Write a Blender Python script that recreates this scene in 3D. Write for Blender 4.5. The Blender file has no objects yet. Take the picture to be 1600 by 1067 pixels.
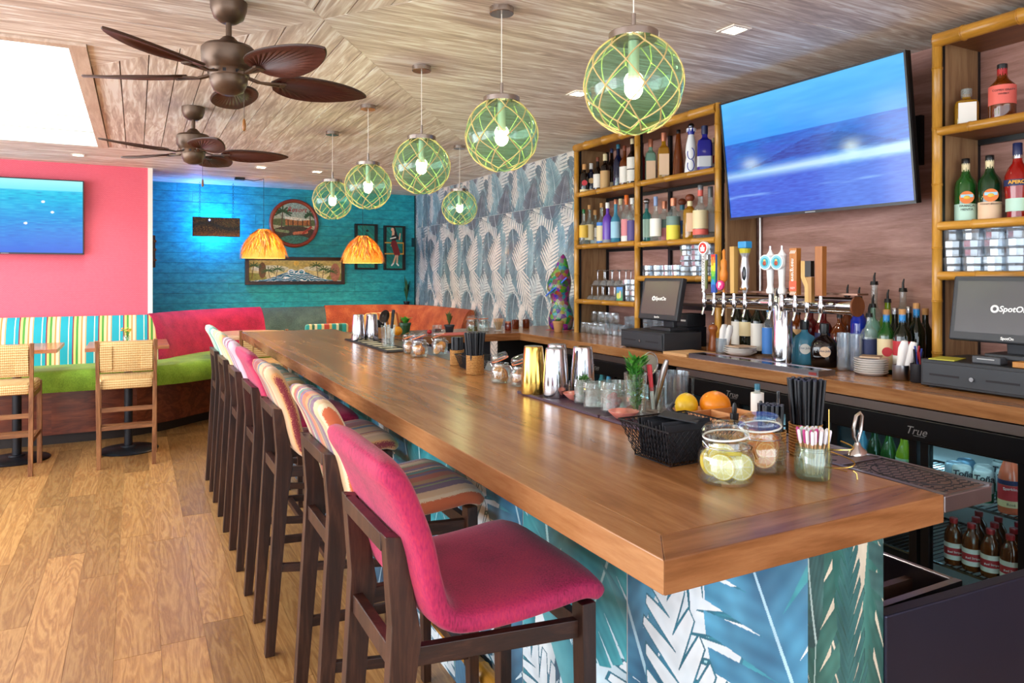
import bpy, bmesh, math, random
import numpy as np
from mathutils import Vector, Matrix

SC = bpy.context.scene
COL = SC.collection
RND = random.Random(11)
PI = math.pi

# ---------------------------------------------------------------- camera
CAMZ, FPX, YAW = 1.5, 1121.0, math.atan2(587.0, 1121.0)
cam_d = bpy.data.cameras.new('camera')
cam = bpy.data.objects.new('camera', cam_d)
COL.objects.link(cam)
cam_d.sensor_width = 36.0
cam_d.lens = 36.0 * FPX / 1600.0
cam_d.shift_y = -(533.5 - 430.0) / 1600.0
cam_d.clip_start = 0.02
cam.location = (0, 0, CAMZ)
cam.rotation_euler = (PI / 2, 0, -YAW)
SC.camera = cam

# ---------------------------------------------------------------- world, daylight, exposure
world = bpy.data.worlds.new('world')
SC.world = world
world.use_nodes = True
bg = world.node_tree.nodes['Background']
bg.inputs[0].default_value = (0.80, 0.90, 1.0, 1)
bg.inputs[1].default_value = 2.9


def area(name, loc, rot, sx, sy, power, color=(1, 1, 1)):
    l = bpy.data.lights.new(name, 'AREA')
    l.shape = 'RECTANGLE'
    l.size, l.size_y, l.energy, l.color = sx, sy, power, color
    o = bpy.data.objects.new(name, l)
    COL.objects.link(o)
    o.location, o.rotation_euler = loc, rot
    return o


# daylight entering by the street front behind the camera, the window wall on the left and the skylight
area('daylight_front_window', (0.4, -2.55, 1.55), (PI / 2, 0, PI), 5.6, 2.0, 300, (1.0, 0.97, 0.94))
area('daylight_side_window', (-3.95, 3.6, 1.5), (PI / 2, 0, -PI / 2), 6.4, 2.0, 150, (0.97, 0.98, 1.0))
area('daylight_skylight', (-1.35, 5.25, 3.42), (0, 0, 0), 2.0, 2.85, 48, (1.0, 1.0, 1.0))

SC.view_settings.view_transform = 'Standard'
SC.view_settings.look = 'None'
SC.view_settings.exposure = 0.67
SC.view_settings.gamma = 1.0
SC.view_settings.use_curve_mapping = False
SC.cycles.use_denoising = True
SC.cycles.use_adaptive_sampling = True
SC.cycles.adaptive_threshold = 0.035
SC.cycles.max_bounces = 6
SC.cycles.diffuse_bounces = 4
SC.cycles.glossy_bounces = 3
SC.cycles.transmission_bounces = 3
SC.cycles.transparent_max_bounces = 26
SC.cycles.caustics_reflective = False
SC.cycles.caustics_refractive = False
SC.cycles.sample_clamp_indirect = 6.0


# ---------------------------------------------------------------- measuring (a picture ray meeting a wall, a shelf or a table top)
def _ray(px, py):
    r, u = (px - 800.0) / FPX, (430.0 - py) / FPX
    s, c = math.sin(YAW), math.cos(YAW)
    return c * r + s, c - s * r, u


def on_x(px, x, py=430):
    a = _ray(px, py)
    d = x / a[0]
    return a[1] * d, CAMZ + a[2] * d          # (y, z) on the plane X = x


def on_y(px, y, py=430):
    a = _ray(px, py)
    d = y / a[1]
    return a[0] * d, CAMZ + a[2] * d          # (x, z) on the plane Y = y


def on_z(px, py, z):
    a = _ray(px, py)
    d = (z - CAMZ) / a[2]
    return a[0] * d, a[1] * d                 # (x, y) on the level z


# ---------------------------------------------------------------- colour and materials
def lin(c):
    if isinstance(c, str):
        c = c.lstrip('#')
        c = [int(c[i:i + 2], 16) / 255.0 for i in (0, 2, 4)]
        return tuple(v / 12.92 if v <= 0.04045 else ((v + 0.055) / 1.055) ** 2.4 for v in c) + (1.0,)
    return tuple(c)[:3] + (1.0,)


def new_mat(name):
    m = bpy.data.materials.new(name)
    m.use_nodes = True
    nt = m.node_tree
    nt.nodes.clear()
    return m, nt, nt.nodes.new('ShaderNodeOutputMaterial')


def nd(nt, kind, ins=None, **kw):
    n = nt.nodes.new('ShaderNode' + kind)
    for k, v in kw.items():
        setattr(n, k, v)
    for k, v in (ins or {}).items():
        if isinstance(v, bpy.types.NodeSocket):
            nt.links.new(v, n.inputs[k])
        else:
            n.inputs[k].default_value = v
    return n


def ramp(nt, fac, stops, interp='LINEAR'):
    n = nt.nodes.new('ShaderNodeValToRGB')
    cr = n.color_ramp
    cr.interpolation = interp
    while len(cr.elements) < len(stops):
        cr.elements.new(0.5)
    for e, (p, c) in zip(cr.elements, stops):
        e.position = p
        e.color = lin(c)
    nt.links.new(fac, n.inputs[0])
    return n.outputs[0]


def coords(nt, scale=(1, 1, 1), per_object=True, kind='Object'):
    tc = nd(nt, 'TexCoord')
    v = tc.outputs[kind]
    if per_object:
        oi = nd(nt, 'ObjectInfo')
        off = nd(nt, 'VectorMath', {0: oi.outputs['Random'], 1: (37.0, 53.0, 29.0)}, operation='MULTIPLY')
        v = nd(nt, 'VectorMath', {0: v, 1: off.outputs[0]}, operation='ADD').outputs[0]
    return nd(nt, 'Mapping', {'Vector': v, 'Scale': scale}).outputs[0]


def pbr(nt, out, color, rough=0.5, metal=0.0, bump=None, bump_s=0.2, bump_d=0.01, **ins):
    p = nd(nt, 'BsdfPrincipled')
    if isinstance(color, bpy.types.NodeSocket):
        nt.links.new(color, p.inputs['Base Color'])
    else:
        p.inputs['Base Color'].default_value = lin(color)
    if isinstance(rough, bpy.types.NodeSocket):
        nt.links.new(rough, p.inputs['Roughness'])
    else:
        p.inputs['Roughness'].default_value = rough
    p.inputs['Metallic'].default_value = metal
    for k, v in ins.items():
        p.inputs[k].default_value = v
    if bump is not None:
        b = nd(nt, 'Bump', {'Height': bump, 'Strength': bump_s, 'Distance': bump_d})
        nt.links.new(b.outputs[0], p.inputs['Normal'])
    nt.links.new(p.outputs[0], out.inputs[0])
    return p


_M = {}


def plain(c, rough=0.5, metal=0.0, var=0.0, vs=8.0, bump=0.0, **ins):
    """one colour, with an optional faint mottling and fine relief"""
    key = ('plain', str(c), rough, metal, var, vs, bump, str(sorted(ins.items())))
    if key in _M:
        return _M[key]
    m, nt, out = new_mat('surface_%d' % len(_M))
    color, h = c, None
    if var or bump:
        nz = nd(nt, 'TexNoise', {'Vector': coords(nt), 'Scale': vs, 'Detail': 5.0})
        h = nz.outputs[0]
        a = lin(c)
        if var:
            color = ramp(nt, h, [(0.3, tuple(v * (1 - var) for v in a[:3])), (0.7, tuple(min(1, v * (1 + var)) for v in a[:3]))])
    pbr(nt, out, color, rough, metal, h if bump else None, bump, 0.004, **ins)
    _M[key] = m
    return m


def wood(c1, c2, c3=None, axis='y', scale=1.0, rough=0.4, ring=1.0, bump=0.15, coat=0.0, tone=0.0):
    """grain running along one axis of the object"""
    key = ('wood', c1, c2, c3, axis, scale, rough, ring, bump, coat, tone)
    if key in _M:
        return _M[key]
    m, nt, out = new_mat('wood_%d' % len(_M))
    st = {'x': (0.10, 1, 1), 'y': (1, 0.10, 1), 'z': (1, 1, 0.10)}[axis]
    v = coords(nt, tuple(q * scale for q in st))
    big = nd(nt, 'TexNoise', {'Vector': v, 'Scale': 5.0, 'Detail': 4.0, 'Distortion': 1.2 * ring})
    rings = nd(nt, 'Math', {0: big.outputs[0], 1: 7.0 * ring}, operation='MULTIPLY')
    fr = nd(nt, 'Math', {0: rings.outputs[0], 1: 1.0}, operation='PINGPONG')
    fine = nd(nt, 'TexNoise', {'Vector': v, 'Scale': 60.0, 'Detail': 6.0, 'Roughness': 0.7})
    mixf = nd(nt, 'Mix', {'Factor': 0.62, 2: fr.outputs[0], 3: fine.outputs[0]}, data_type='FLOAT')
    f = mixf.outputs[0]
    stops = [(0.25, c1), (0.75, c2)] if not c3 else [(0.2, c1), (0.5, c2), (0.8, c3)]
    color = ramp(nt, f, stops)
    if tone:
        oi = nd(nt, 'ObjectInfo')
        val = nd(nt, 'MapRange', {'Value': oi.outputs['Random'], 'To Min': 1 - tone, 'To Max': 1 + tone})
        hsv = nd(nt, 'HueSaturation', {'Color': color, 'Value': val.outputs[0]})
        color = hsv.outputs[0]
    pbr(nt, out, color, rough, 0.0, fine.outputs[0] if bump else None, bump, 0.002, **({'Coat Weight': coat, 'Coat Roughness': 0.12} if coat else {}))
    _M[key] = m
    return m


def glass(tint='#ffffff', refl=0.12, body=None, body_w=0.0, rough=0.02):
    """thin clear or tinted glass: see-through with a mirror-like skin, optionally clouded with a body colour"""
    key = ('glass', tint, refl, body, body_w, rough)
    if key in _M:
        return _M[key]
    m, nt, out = new_mat('glass_%d' % len(_M))
    t = nd(nt, 'BsdfTransparent', {'Color': lin(tint)})
    sh = t.outputs[0]
    if body:
        d = nd(nt, 'BsdfDiffuse', {'Color': lin(body)})
        sh = nd(nt, 'MixShader', {0: body_w, 1: sh, 2: d.outputs[0]}).outputs[0]
    g = nd(nt, 'BsdfGlossy', {'Color': (1, 1, 1, 1), 'Roughness': rough})
    lw0 = nd(nt, 'LayerWeight', {'Blend': 0.5})
    lw = nd(nt, 'Math', {0: lw0.outputs['Facing'], 1: 2.5}, operation='POWER')
    f = nd(nt, 'MapRange', {'Value': lw.outputs[0], 'From Min': 0.0, 'From Max': 1.0, 'To Min': refl * 0.3, 'To Max': min(1, refl * 2.6)})
    mx = nd(nt, 'MixShader', {0: f.outputs[0], 1: sh, 2: g.outputs[0]})
    nt.links.new(mx.outputs[0], out.inputs[0])
    _M[key] = m
    return m


def emit(c, s):
    key = ('emit', str(c), s)
    if key not in _M:
        m, nt, out = new_mat('light_source_%d' % len(_M))
        e = nd(nt, 'Emission', {'Color': lin(c), 'Strength': s})
        nt.links.new(e.outputs[0], out.inputs[0])
        _M[key] = m
    return _M[key]


def metal(c='#c9c9cc', rough=0.25):
    return plain(c, rough, 1.0)


def stripes(stops, axis=1, lo=-0.24, hi=0.24, rough=0.85):
    """woven stripes across one axis of the object"""
    m, nt, out = new_mat('striped_cloth_%d' % len(_M))
    _M[('st', len(_M))] = m
    tc = nd(nt, 'TexCoord')
    sp = nd(nt, 'SeparateXYZ', {0: tc.outputs['Object']})
    mr = nd(nt, 'MapRange', {'Value': sp.outputs[axis], 'From Min': lo, 'From Max': hi})
    wv = nd(nt, 'TexNoise', {'Vector': nd(nt, 'Mapping', {'Vector': tc.outputs['Object'], 'Scale': (1, 1, 1)}).outputs[0], 'Scale': 320.0, 'Detail': 2.0})
    ad = nd(nt, 'MapRange', {'Value': wv.outputs[0], 'To Min': -0.018, 'To Max': 0.018})
    fc = nd(nt, 'Math', {0: mr.outputs[0], 1: ad.outputs[0]}, operation='ADD')
    n = len(stops)
    pos = [(0.0 if not i else stops[i][0], stops[i][1]) for i in range(n)]
    color = ramp(nt, fc.outputs[0], pos, 'CONSTANT')
    pbr(nt, out, color, rough, 0, wv.outputs[0], 0.3, 0.002, **{'Sheen Weight': 0.25})
    return m


def velvet(c, dark, fleck=None):
    key = ('velvet', c, dark, fleck)
    if key in _M:
        return _M[key]
    m, nt, out = new_mat('velvet_%d' % len(_M))
    v = coords(nt, (1, 1, 1))
    n1 = nd(nt, 'TexNoise', {'Vector': v, 'Scale': 7.0, 'Detail': 4.0})
    n2 = nd(nt, 'TexNoise', {'Vector': nd(nt, 'Mapping', {'Vector': v, 'Scale': (1, 1, 0.25)}).outputs[0], 'Scale': 260.0, 'Detail': 3.0})
    f = nd(nt, 'Mix', {'Factor': 0.55, 2: n1.outputs[0], 3: n2.outputs[0]}, data_type='FLOAT')
    color = ramp(nt, f.outputs[0], [(0.36, dark), (0.5, c), (0.66, fleck or c)])
    pbr(nt, out, color, 0.8, 0, n2.outputs[0], 0.35, 0.002, **{'Sheen Weight': 0.15, 'Sheen Roughness': 0.4})
    _M[key] = m
    return m


def painted(rough=0.5, noise=0.0, emission=0.0, sheen=0.0, coat=0.0):
    """shows the colours printed on the mesh itself"""
    key = ('painted', rough, noise, emission, coat)
    if key in _M:
        return _M[key]
    m, nt, out = new_mat('print_%d' % len(_M))
    at = nd(nt, 'Attribute', attribute_name='print')
    if emission:
        e = nd(nt, 'Emission', {'Color': at.outputs[0], 'Strength': emission})
        g = nd(nt, 'BsdfGlossy', {'Roughness': 0.12})
        mx = nd(nt, 'MixShader', {0: 0.04, 1: e.outputs[0], 2: g.outputs[0]})
        nt.links.new(mx.outputs[0], out.inputs[0])
    else:
        pbr(nt, out, at.outputs[0], rough, **({'Coat Weight': coat} if coat else {}))
    _M[key] = m
    return m


# ---------------------------------------------------------------- mesh building
class MB:
    def __init__(s):
        s.v, s.f = [], []

    def add(s, vs, fs):
        n = len(s.v)
        s.v += [tuple(v) for v in vs]
        s.f += [tuple(i + n for i in f) for f in fs]
        return s

    def box(s, x0, y0, z0, x1, y1, z1):
        return s.add([(x0, y0, z0), (x1, y0, z0), (x1, y1, z0), (x0, y1, z0), (x0, y0, z1), (x1, y0, z1), (x1, y1, z1), (x0, y1, z1)],
                     [(3, 2, 1, 0), (4, 5, 6, 7), (0, 1, 5, 4), (1, 2, 6, 5), (2, 3, 7, 6), (3, 0, 4, 7)])

    def bar(s, p0, p1, w, h, up=(0, 0, 1), w1=None, h1=None):
        p0, p1, up = Vector(p0), Vector(p1), Vector(up)
        d = (p1 - p0).normalized()
        a = d.cross(up).normalized()
        b = a.cross(d).normalized()
        w1, h1 = w1 or w, h1 or h
        vs = []
        for p, ww, hh in ((p0, w, h), (p1, w1, h1)):
            vs += [p - a * ww / 2 - b * hh / 2, p + a * ww / 2 - b * hh / 2, p + a * ww / 2 + b * hh / 2, p - a * ww / 2 + b * hh / 2]
        return s.add(vs, [(0, 1, 2, 3), (7, 6, 5, 4), (0, 4, 5, 1), (1, 5, 6, 2), (2, 6, 7, 3), (3, 7, 4, 0)])

    def cyl(s, p0, p1, r0, r1=None, n=16, cap=True):
        p0, p1 = Vector(p0), Vector(p1)
        r1 = r0 if r1 is None else r1
        d = (p1 - p0).normalized()
        a = d.orthogonal().normalized()
        b = d.cross(a)
        vs = []
        for p, r in ((p0, r0), (p1, r1)):
            vs += [p + (a * math.cos(2 * PI * i / n) + b * math.sin(2 * PI * i / n)) * r for i in range(n)]
        fs = [(i, (i + 1) % n, n + (i + 1) % n, n + i) for i in range(n)]
        if cap:
            fs += [tuple(range(n - 1, -1, -1)), tuple(range(n, 2 * n))]
        return s.add(vs, fs)

    def lathe(s, prof, n=20, c=(0, 0, 0), sq=0.0, sx=1.0, sy=1.0, rot=0.0):
        """profile of (radius, z); sq > 0 squares the plan off"""
        vs, fs = [], []
        for r, z in prof:
            for i in range(n):
                a = 2 * PI * (i + 0.5) / n
                ca, sa = math.cos(a), math.sin(a)
                k = 1.0
                if sq:
                    k = (1 - sq) + sq / max(abs(ca), abs(sa))
                x, y = ca * r * k * sx, sa * r * k * sy
                if rot:
                    x, y = x * math.cos(rot) - y * math.sin(rot), x * math.sin(rot) + y * math.cos(rot)
                vs.append((c[0] + x, c[1] + y, c[2] + z))
        for j in range(len(prof) - 1):
            for i in range(n):
                k = (i + 1) % n
                fs.append((j * n + i, j * n + k, (j + 1) * n + k, (j + 1) * n + i))
        if prof[0][0] > 1e-6:
            fs.append(tuple(range(n - 1, -1, -1)))
        if prof[-1][0] > 1e-6:
            m = (len(prof) - 1) * n
            fs.append(tuple(range(m, m + n)))
        return s.add(vs, fs)

    def tube(s, pts, r, n=8, closed=False):
        pts = [Vector(p) for p in pts]
        m = len(pts)
        vs, fs = [], []
        a = None
        for i, p in enumerate(pts):
            q0 = pts[i - 1] if (i or closed) else p
            q1 = pts[(i + 1) % m] if (i < m - 1 or closed) else p
            d = (q1 - q0).normalized()
            a = d.orthogonal().normalized() if a is None else (a - d * a.dot(d)).normalized()
            b = d.cross(a)
            rr = r[i] if isinstance(r, (list, tuple)) else r
            vs += [p + (a * math.cos(2 * PI * k / n) + b * math.sin(2 * PI * k / n)) * rr for k in range(n)]
        for i in range(m if closed else m - 1):
            j = (i + 1) % m
            for k in range(n):
                l = (k + 1) % n
                fs.append((i * n + k, i * n + l, j * n + l, j * n + k))
        if not closed:
            fs += [tuple(range(n - 1, -1, -1)), tuple(range((m - 1) * n, m * n))]
        return s.add(vs, fs)

    def prism(s, poly, a, b, ax='z'):
        n = len(poly)
        f = {'z': lambda u, v, w: (u, v, w), 'y': lambda u, v, w: (u, w, v), 'x': lambda u, v, w: (w, u, v)}[ax]
        vs = [f(u, v, a) for u, v in poly] + [f(u, v, b) for u, v in poly]
        fs = [tuple(range(n - 1, -1, -1)), tuple(range(n, 2 * n))] + [(i, (i + 1) % n, n + (i + 1) % n, n + i) for i in range(n)]
        return s.add(vs, fs)

    def ball(s, c, r, sc=(1, 1, 1), n=14, m=8):
        prof = [(r * math.sin(PI * j / m), -r * math.cos(PI * j / m)) for j in range(m + 1)]
        k = MB().lathe([(max(a, 1e-5), b) for a, b in prof], n)
        return s.add([(c[0] + x * sc[0], c[1] + y * sc[1], c[2] + z * sc[2]) for x, y, z in k.v], k.f)

    def mesh(s, name, mat, smooth=False, bevel=0.0, angle=40):
        me = bpy.data.meshes.new(name)
        me.from_pydata(s.v, [], s.f)
        if bevel or True:
            bm = bmesh.new()
            bm.from_mesh(me)
            if bevel:
                bmesh.ops.bevel(bm, geom=[e for e in bm.edges if e.is_manifold and e.calc_face_angle(0) > 0.5], offset=bevel, segments=2, profile=0.5, affect='EDGES')
            bmesh.ops.recalc_face_normals(bm, faces=bm.faces)
            bm.to_mesh(me)
            bm.free()
        if smooth or bevel >= 0.008:
            me.polygons.foreach_set('use_smooth', [True] * len(me.polygons))
            me.set_sharp_from_angle(angle=math.radians(angle))
        if mat:
            me.materials.append(mat)
        return me

    def build(s, name, mat, parent=None, smooth=False, bevel=0.0, loc=(0, 0, 0), rot=(0, 0, 0), angle=40):
        return link(name, s.mesh(name, mat, smooth, bevel, angle), parent, loc, rot)


def link(name, me, parent=None, loc=(0, 0, 0), rot=(0, 0, 0)):
    o = bpy.data.objects.new(name, me)
    COL.objects.link(o)
    o.parent = parent
    o.location, o.rotation_euler = loc, rot
    return o


def tag(o, label, cat, group=None):
    o['label'], o['category'] = label, cat
    if group:
        o['group'] = group
    return o


def thing(name, label, cat, loc=(0, 0, 0), rz=0.0, group=None):
    o = link(name, None, None, loc, (0, 0, rz))
    o.empty_display_size = 0.05
    return tag(o, label, cat, group)


def struct(o):
    o['kind'] = 'structure'
    return o


def copy_tree(o, parent=None):
    c = o.copy()
    COL.objects.link(c)
    c.parent = parent
    for ch in list(o.children):
        copy_tree(ch, c)
    return c


def again(root, loc, rz=0.0, label=None, group=None):
    c = copy_tree(root)
    c.location = loc
    c.rotation_euler = (0, 0, rz)
    if label:
        c['label'] = label
    if group:
        c['group'] = group
    return c


def print_grid(name, w, h, nx, ny, paint, mat, parent=None, loc=(0, 0, 0), rot=(0, 0, 0), curve_r=0.0, mask=None):
    """a fine sheet in the local XZ plane (facing -Y) that carries printed colours; paint(u, v) -> three arrays of sRGB"""
    u, v = np.meshgrid(np.linspace(0, 1, nx + 1), np.linspace(0, 1, ny + 1))
    r, g, b = paint(u, v)
    rgb = np.clip(np.stack([np.broadcast_to(np.asarray(q, float), u.shape) for q in (r, g, b)], -1), 0, 1)
    rgb = np.where(rgb <= 0.04045, rgb / 12.92, ((rgb + 0.055) / 1.055) ** 2.4)
    n = (nx + 1) * (ny + 1)
    x = (u - 0.5) * w
    yy = np.zeros_like(u)
    if curve_r:
        a = x / curve_r
        x, yy = np.sin(a) * curve_r, -np.cos(a) * curve_r
    co = np.stack([x, yy, (v - 0.5) * h], -1).reshape(-1, 3)
    me = bpy.data.meshes.new(name)
    me.vertices.add(n)
    me.vertices.foreach_set('co', co.ravel())
    j, i = np.meshgrid(np.arange(ny), np.arange(nx), indexing='ij')
    a = (j * (nx + 1) + i).ravel()
    q = np.stack([a, a + 1, a + nx + 2, a + nx + 1], -1).astype(np.int32)
    if mask is not None:
        q = q[mask(u.ravel()[q].mean(1), v.ravel()[q].mean(1))]
    me.loops.add(q.size)
    me.loops.foreach_set('vertex_index', q.ravel())
    me.polygons.add(len(q))
    me.polygons.foreach_set('loop_start', np.arange(0, q.size, 4, dtype=np.int32))
    if curve_r:
        me.polygons.foreach_set('use_smooth', [True] * len(q))
    me.update()
    at = me.color_attributes.new('print', 'FLOAT_COLOR', 'POINT')
    at.data.foreach_set('color', np.concatenate([rgb.reshape(-1, 3), np.ones((n, 1))], -1).astype(np.float32).ravel())
    me.materials.append(mat)
    if parent is False:
        return me
    return link(name, me, parent, loc, rot)


_font_cache = {}


def text(s, size, mat, parent, loc, rot=(PI / 2, 0, 0), name='lettering', shear=0.0, sx=1.0, bold=0.0):
    """raised or printed letters; lying in the local XY plane before rotation"""
    key = (s, size, mat.name, shear, sx, bold)
    if key not in _font_cache:
        cu = bpy.data.curves.new('lettering', 'FONT')
        cu.body, cu.size, cu.align_x, cu.align_y = s, size, 'CENTER', 'CENTER'
        cu.shear, cu.extrude, cu.resolution_u, cu.offset = shear, 0.0004, 3, bold
        ob = bpy.data.objects.new('lettering', cu)
        COL.objects.link(ob)
        bpy.context.view_layer.update()
        me = bpy.data.meshes.new_from_object(ob.evaluated_get(bpy.context.evaluated_depsgraph_get()))
        bpy.data.objects.remove(ob)
        if sx != 1.0:
            me.transform(Matrix.Diagonal((sx, 1, 1, 1)))
        me.materials.clear()
        me.materials.append(mat)
        _font_cache[key] = me
    return link(name, _font_cache[key], parent, loc, rot)


def clip_half(poly, a, b, c):
    """keep the part of a polygon where a*x + b*y <= c"""
    out = []
    for i in range(len(poly)):
        p, q = poly[i], poly[(i + 1) % len(poly)]
        dp, dq = a * p[0] + b * p[1] - c, a * q[0] + b * q[1] - c
        if dp <= 0:
            out.append(p)
        if (dp < 0 < dq) or (dq < 0 < dp):
            t = dp / (dp - dq)
            out.append((p[0] + (q[0] - p[0]) * t, p[1] + (q[1] - p[1]) * t))
    return out


def noise2(u, v, seed, f):
    """smooth value noise on arrays"""
    rs = np.random.RandomState(seed)
    g = rs.rand(64, 64)
    x, y = (u * f) % 63, (v * f) % 63
    xi, yi = x.astype(int), y.astype(int)
    fx, fy = x - xi, y - yi
    fx, fy = fx * fx * (3 - 2 * fx), fy * fy * (3 - 2 * fy)
    x1, y1 = (xi + 1) % 63, (yi + 1) % 63
    return (g[yi, xi] * (1 - fx) + g[yi, x1] * fx) * (1 - fy) + (g[y1, xi] * (1 - fx) + g[y1, x1] * fx) * fy


def cloud(x, y, seed, f):
    """two turned octaves of noise, for washes of colour"""
    a = noise2(np.abs(0.8 * x + 0.6 * y + 3.1), np.abs(0.8 * y - 0.6 * x + 5.7), seed, f)
    b = noise2(np.abs(0.6 * x - 0.8 * y + 9.3), np.abs(0.6 * y + 0.8 * x + 1.9), seed + 1, f * 2.3)
    return 0.65 * a + 0.35 * b


def hexf(c):
    c = c.lstrip('#')
    return np.array([int(c[i:i + 2], 16) / 255.0 for i in (0, 2, 4)])

# ================================================================ the setting
BT, CEIL, XR, YB, YP, XP = 1.067, 2.55, 3.27, 9.0, 7.9, 0.10

OAK = wood('#85592f', '#9e7140', '#b58a54', axis='y', scale=2.6, rough=0.36, ring=1.5, bump=0.12, tone=0.26)
WALNUT_Y = wood('#6d452a', '#93643f', '#a9784d', axis='y', scale=1.6, rough=0.45, ring=1.0)
WALNUT_PANEL = wood('#84594a', '#a3766a', '#bb9082', axis='y', scale=2.5, rough=0.5, ring=0.7)
BAR_Y = wood('#7f512b', '#9a683e', '#b28054', axis='y', scale=1.8, rough=0.25, ring=0.8, bump=0)
BAR_X = wood('#704322', '#8c5a34', '#a26e45', axis='x', scale=1.8, rough=0.25, ring=0.9, bump=0)
WHITE_PAINT = plain('#efe6dc', 0.5, var=0.03, vs=5)
BLACK_STEEL = plain('#17181b', 0.4, 0.3)
STEEL = plain('#9a9a9f', 0.28, 1.0, var=0.06, vs=20)
DARK_STEEL = plain('#4a4c58', 0.42, 0.75, var=0.08, vs=6)
RUBBER = plain('#1c1a20', 0.65)
PURPLE_RUBBER = plain('#4d3a4c', 0.5)


def brushed(axis):
    """boards of brushed, whitewashed plywood"""
    m, nt, out = new_mat('whitewashed_board_' + axis)
    st = (0.10, 1, 1) if axis == 'x' else (1, 0.07, 1)
    v = coords(nt, st, per_object=True)
    n1 = nd(nt, 'TexNoise', {'Vector': v, 'Scale': 6.0, 'Detail': 8.0, 'Roughness': 0.6, 'Distortion': 2.2})
    n2 = nd(nt, 'TexNoise', {'Vector': v, 'Scale': 26.0, 'Detail': 5.0, 'Distortion': 2.2})
    f = nd(nt, 'Mix', {'Factor': 0.5, 2: n1.outputs[0], 3: n2.outputs[0]}, data_type='FLOAT')
    c = ramp(nt, f.outputs[0], [(0.37, '#b9a89e'), (0.46, '#d4c4b9'), (0.53, '#e9ded5'), (0.585, '#fffcf8')])
    pbr(nt, out, c, 0.55, 0, f.outputs[0], 0.12, 0.004)
    return m


CEIL_X, CEIL_Y = brushed('x'), brushed('y')

# floor: boards running away from the street
floor = struct(MB().box(-4.0, -2.6, -0.06, XR, YB, -0.003).build('floor', OAK))
for r in range(34):
    x0 = -2.25 + r * 0.167
    y = 0.5 + RND.random() * 0.9 - 0.9
    while y < 8.9:
        L = 1.1 + RND.random() * 0.75
        a, b = max(y, 0.4), min(y + L, 8.98)
        if b - a > 0.1 and x0 + 0.165 < XR:
            MB().box(x0 + 0.0008, a + 0.001, -0.012, x0 + 0.1662, b - 0.001, 0.0).build('plank', OAK, floor)
        y += L

# ceiling with its skylight well; mitred fields of boards
SX0, SX1, SY0, SY1 = -2.4, -0.275, 3.85, 6.73
cb = MB()
for q in ((-4.0, -2.6, SX0, YB), (SX1, -2.6, 3.4, YB), (SX0, -2.6, SX1, SY0), (SX0, SY1 + 0.03, SX1, YB)):
    cb.box(q[0], q[1], CEIL + 0.014, q[2], q[3], CEIL + 0.11)
ceiling = struct(cb.build('ceiling', plain('#4a382e', 0.8)))
AX, AY, SL = 0.68, 2.97, 1.38


def ceil_field(lo, hi, w, along, halves, m, g=0.0026):
    k = lo
    while k < hi - 0.01:
        a, b = k + g, min(k + w, hi) - g
        poly = [(a, -2.55), (b, -2.55), (b, 8.98), (a, 8.98)] if along == 'y' else [(-3.98, a), (3.26, a), (3.26, b), (-3.98, b)]
        for h in halves:
            poly = clip_half(poly, *h) if poly else []
        if len(poly) > 2:
            MB().prism(poly, CEIL + RND.random() * 0.002, CEIL + 0.0145).build('plank', m, ceiling)
        k += w


far_l, far_r = (-SL, -1, -SL * AX - AY), (SL, -1, SL * AX - AY)       # y >= AY + SL*|x-AX|
near_l, near_r = (-SL, 1, -SL * AX + AY), (SL, 1, SL * AX + AY)
ceil_field(-0.20, 3.27, 0.127, 'y', [far_l, far_r, (0, 1, 6.735)], CEIL_Y)
ceil_field(-0.9, 2.6, 0.127, 'y', [near_l, near_r], CEIL_Y)
ceil_field(-2.5, 6.735, 0.305, 'x', [(-SL, -1, -SL * AX - AY - 0.0), (-SL, 1, -SL * AX + AY)][:0] + [(-1, 0, -AX), (-SL, 1, AY - SL * AX), (-SL, -1, -AY - SL * AX)], CEIL_X, 0.0012)
ceil_field(-2.5, SY0 - 0.06, 0.203, 'x', [(1, 0, AX), (SL, 1, AY + SL * AX), (SL, -1, SL * AX - AY)], CEIL_X)
ceil_field(SY0 - 0.06, SY1, 0.203, 'x', [(SL, 1, AY + SL * AX), (SL, -1, SL * AX - AY), (-1, 0, -SX1 - 0.075 + 0.0)], CEIL_X)
ceil_field(6.737, 8.98, 0.19, 'x', [], CEIL_X, 0.0012)

# skylight well
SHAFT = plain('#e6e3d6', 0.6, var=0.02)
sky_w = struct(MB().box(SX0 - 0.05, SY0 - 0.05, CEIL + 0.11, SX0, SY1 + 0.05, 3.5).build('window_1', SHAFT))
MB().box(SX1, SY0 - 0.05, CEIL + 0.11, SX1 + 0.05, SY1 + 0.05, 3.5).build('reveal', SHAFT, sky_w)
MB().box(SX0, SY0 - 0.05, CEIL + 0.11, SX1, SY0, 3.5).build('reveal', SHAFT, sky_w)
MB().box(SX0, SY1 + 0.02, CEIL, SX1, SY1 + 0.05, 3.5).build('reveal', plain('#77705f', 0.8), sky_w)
for i in range(8):
    MB().box(SX0, SY1, CEIL - 0.004 + i * 0.116, SX1, SY1 + 0.019, CEIL - 0.004 + i * 0.116 + 0.111).build('board', SHAFT, sky_w)
TRIM_W = wood('#c9b09b', '#e2cfbd', axis='y', scale=2, rough=0.5)
MB().box(SX1, SY0 - 0.06, CEIL - 0.012, SX1 + 0.073, SY1 + 0.02, CEIL + 0.012).build('frame', TRIM_W, sky_w)
MB().box(SX0, SY0 - 0.06, CEIL - 0.012, SX1, SY0, CEIL + 0.012).build('frame', TRIM_W, sky_w)
MB().box(SX0 + 0.0, SY0, 3.5, SX1, SY1, 3.508).build('pane', glass('#f4fbff', 0.05), sky_w)

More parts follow.
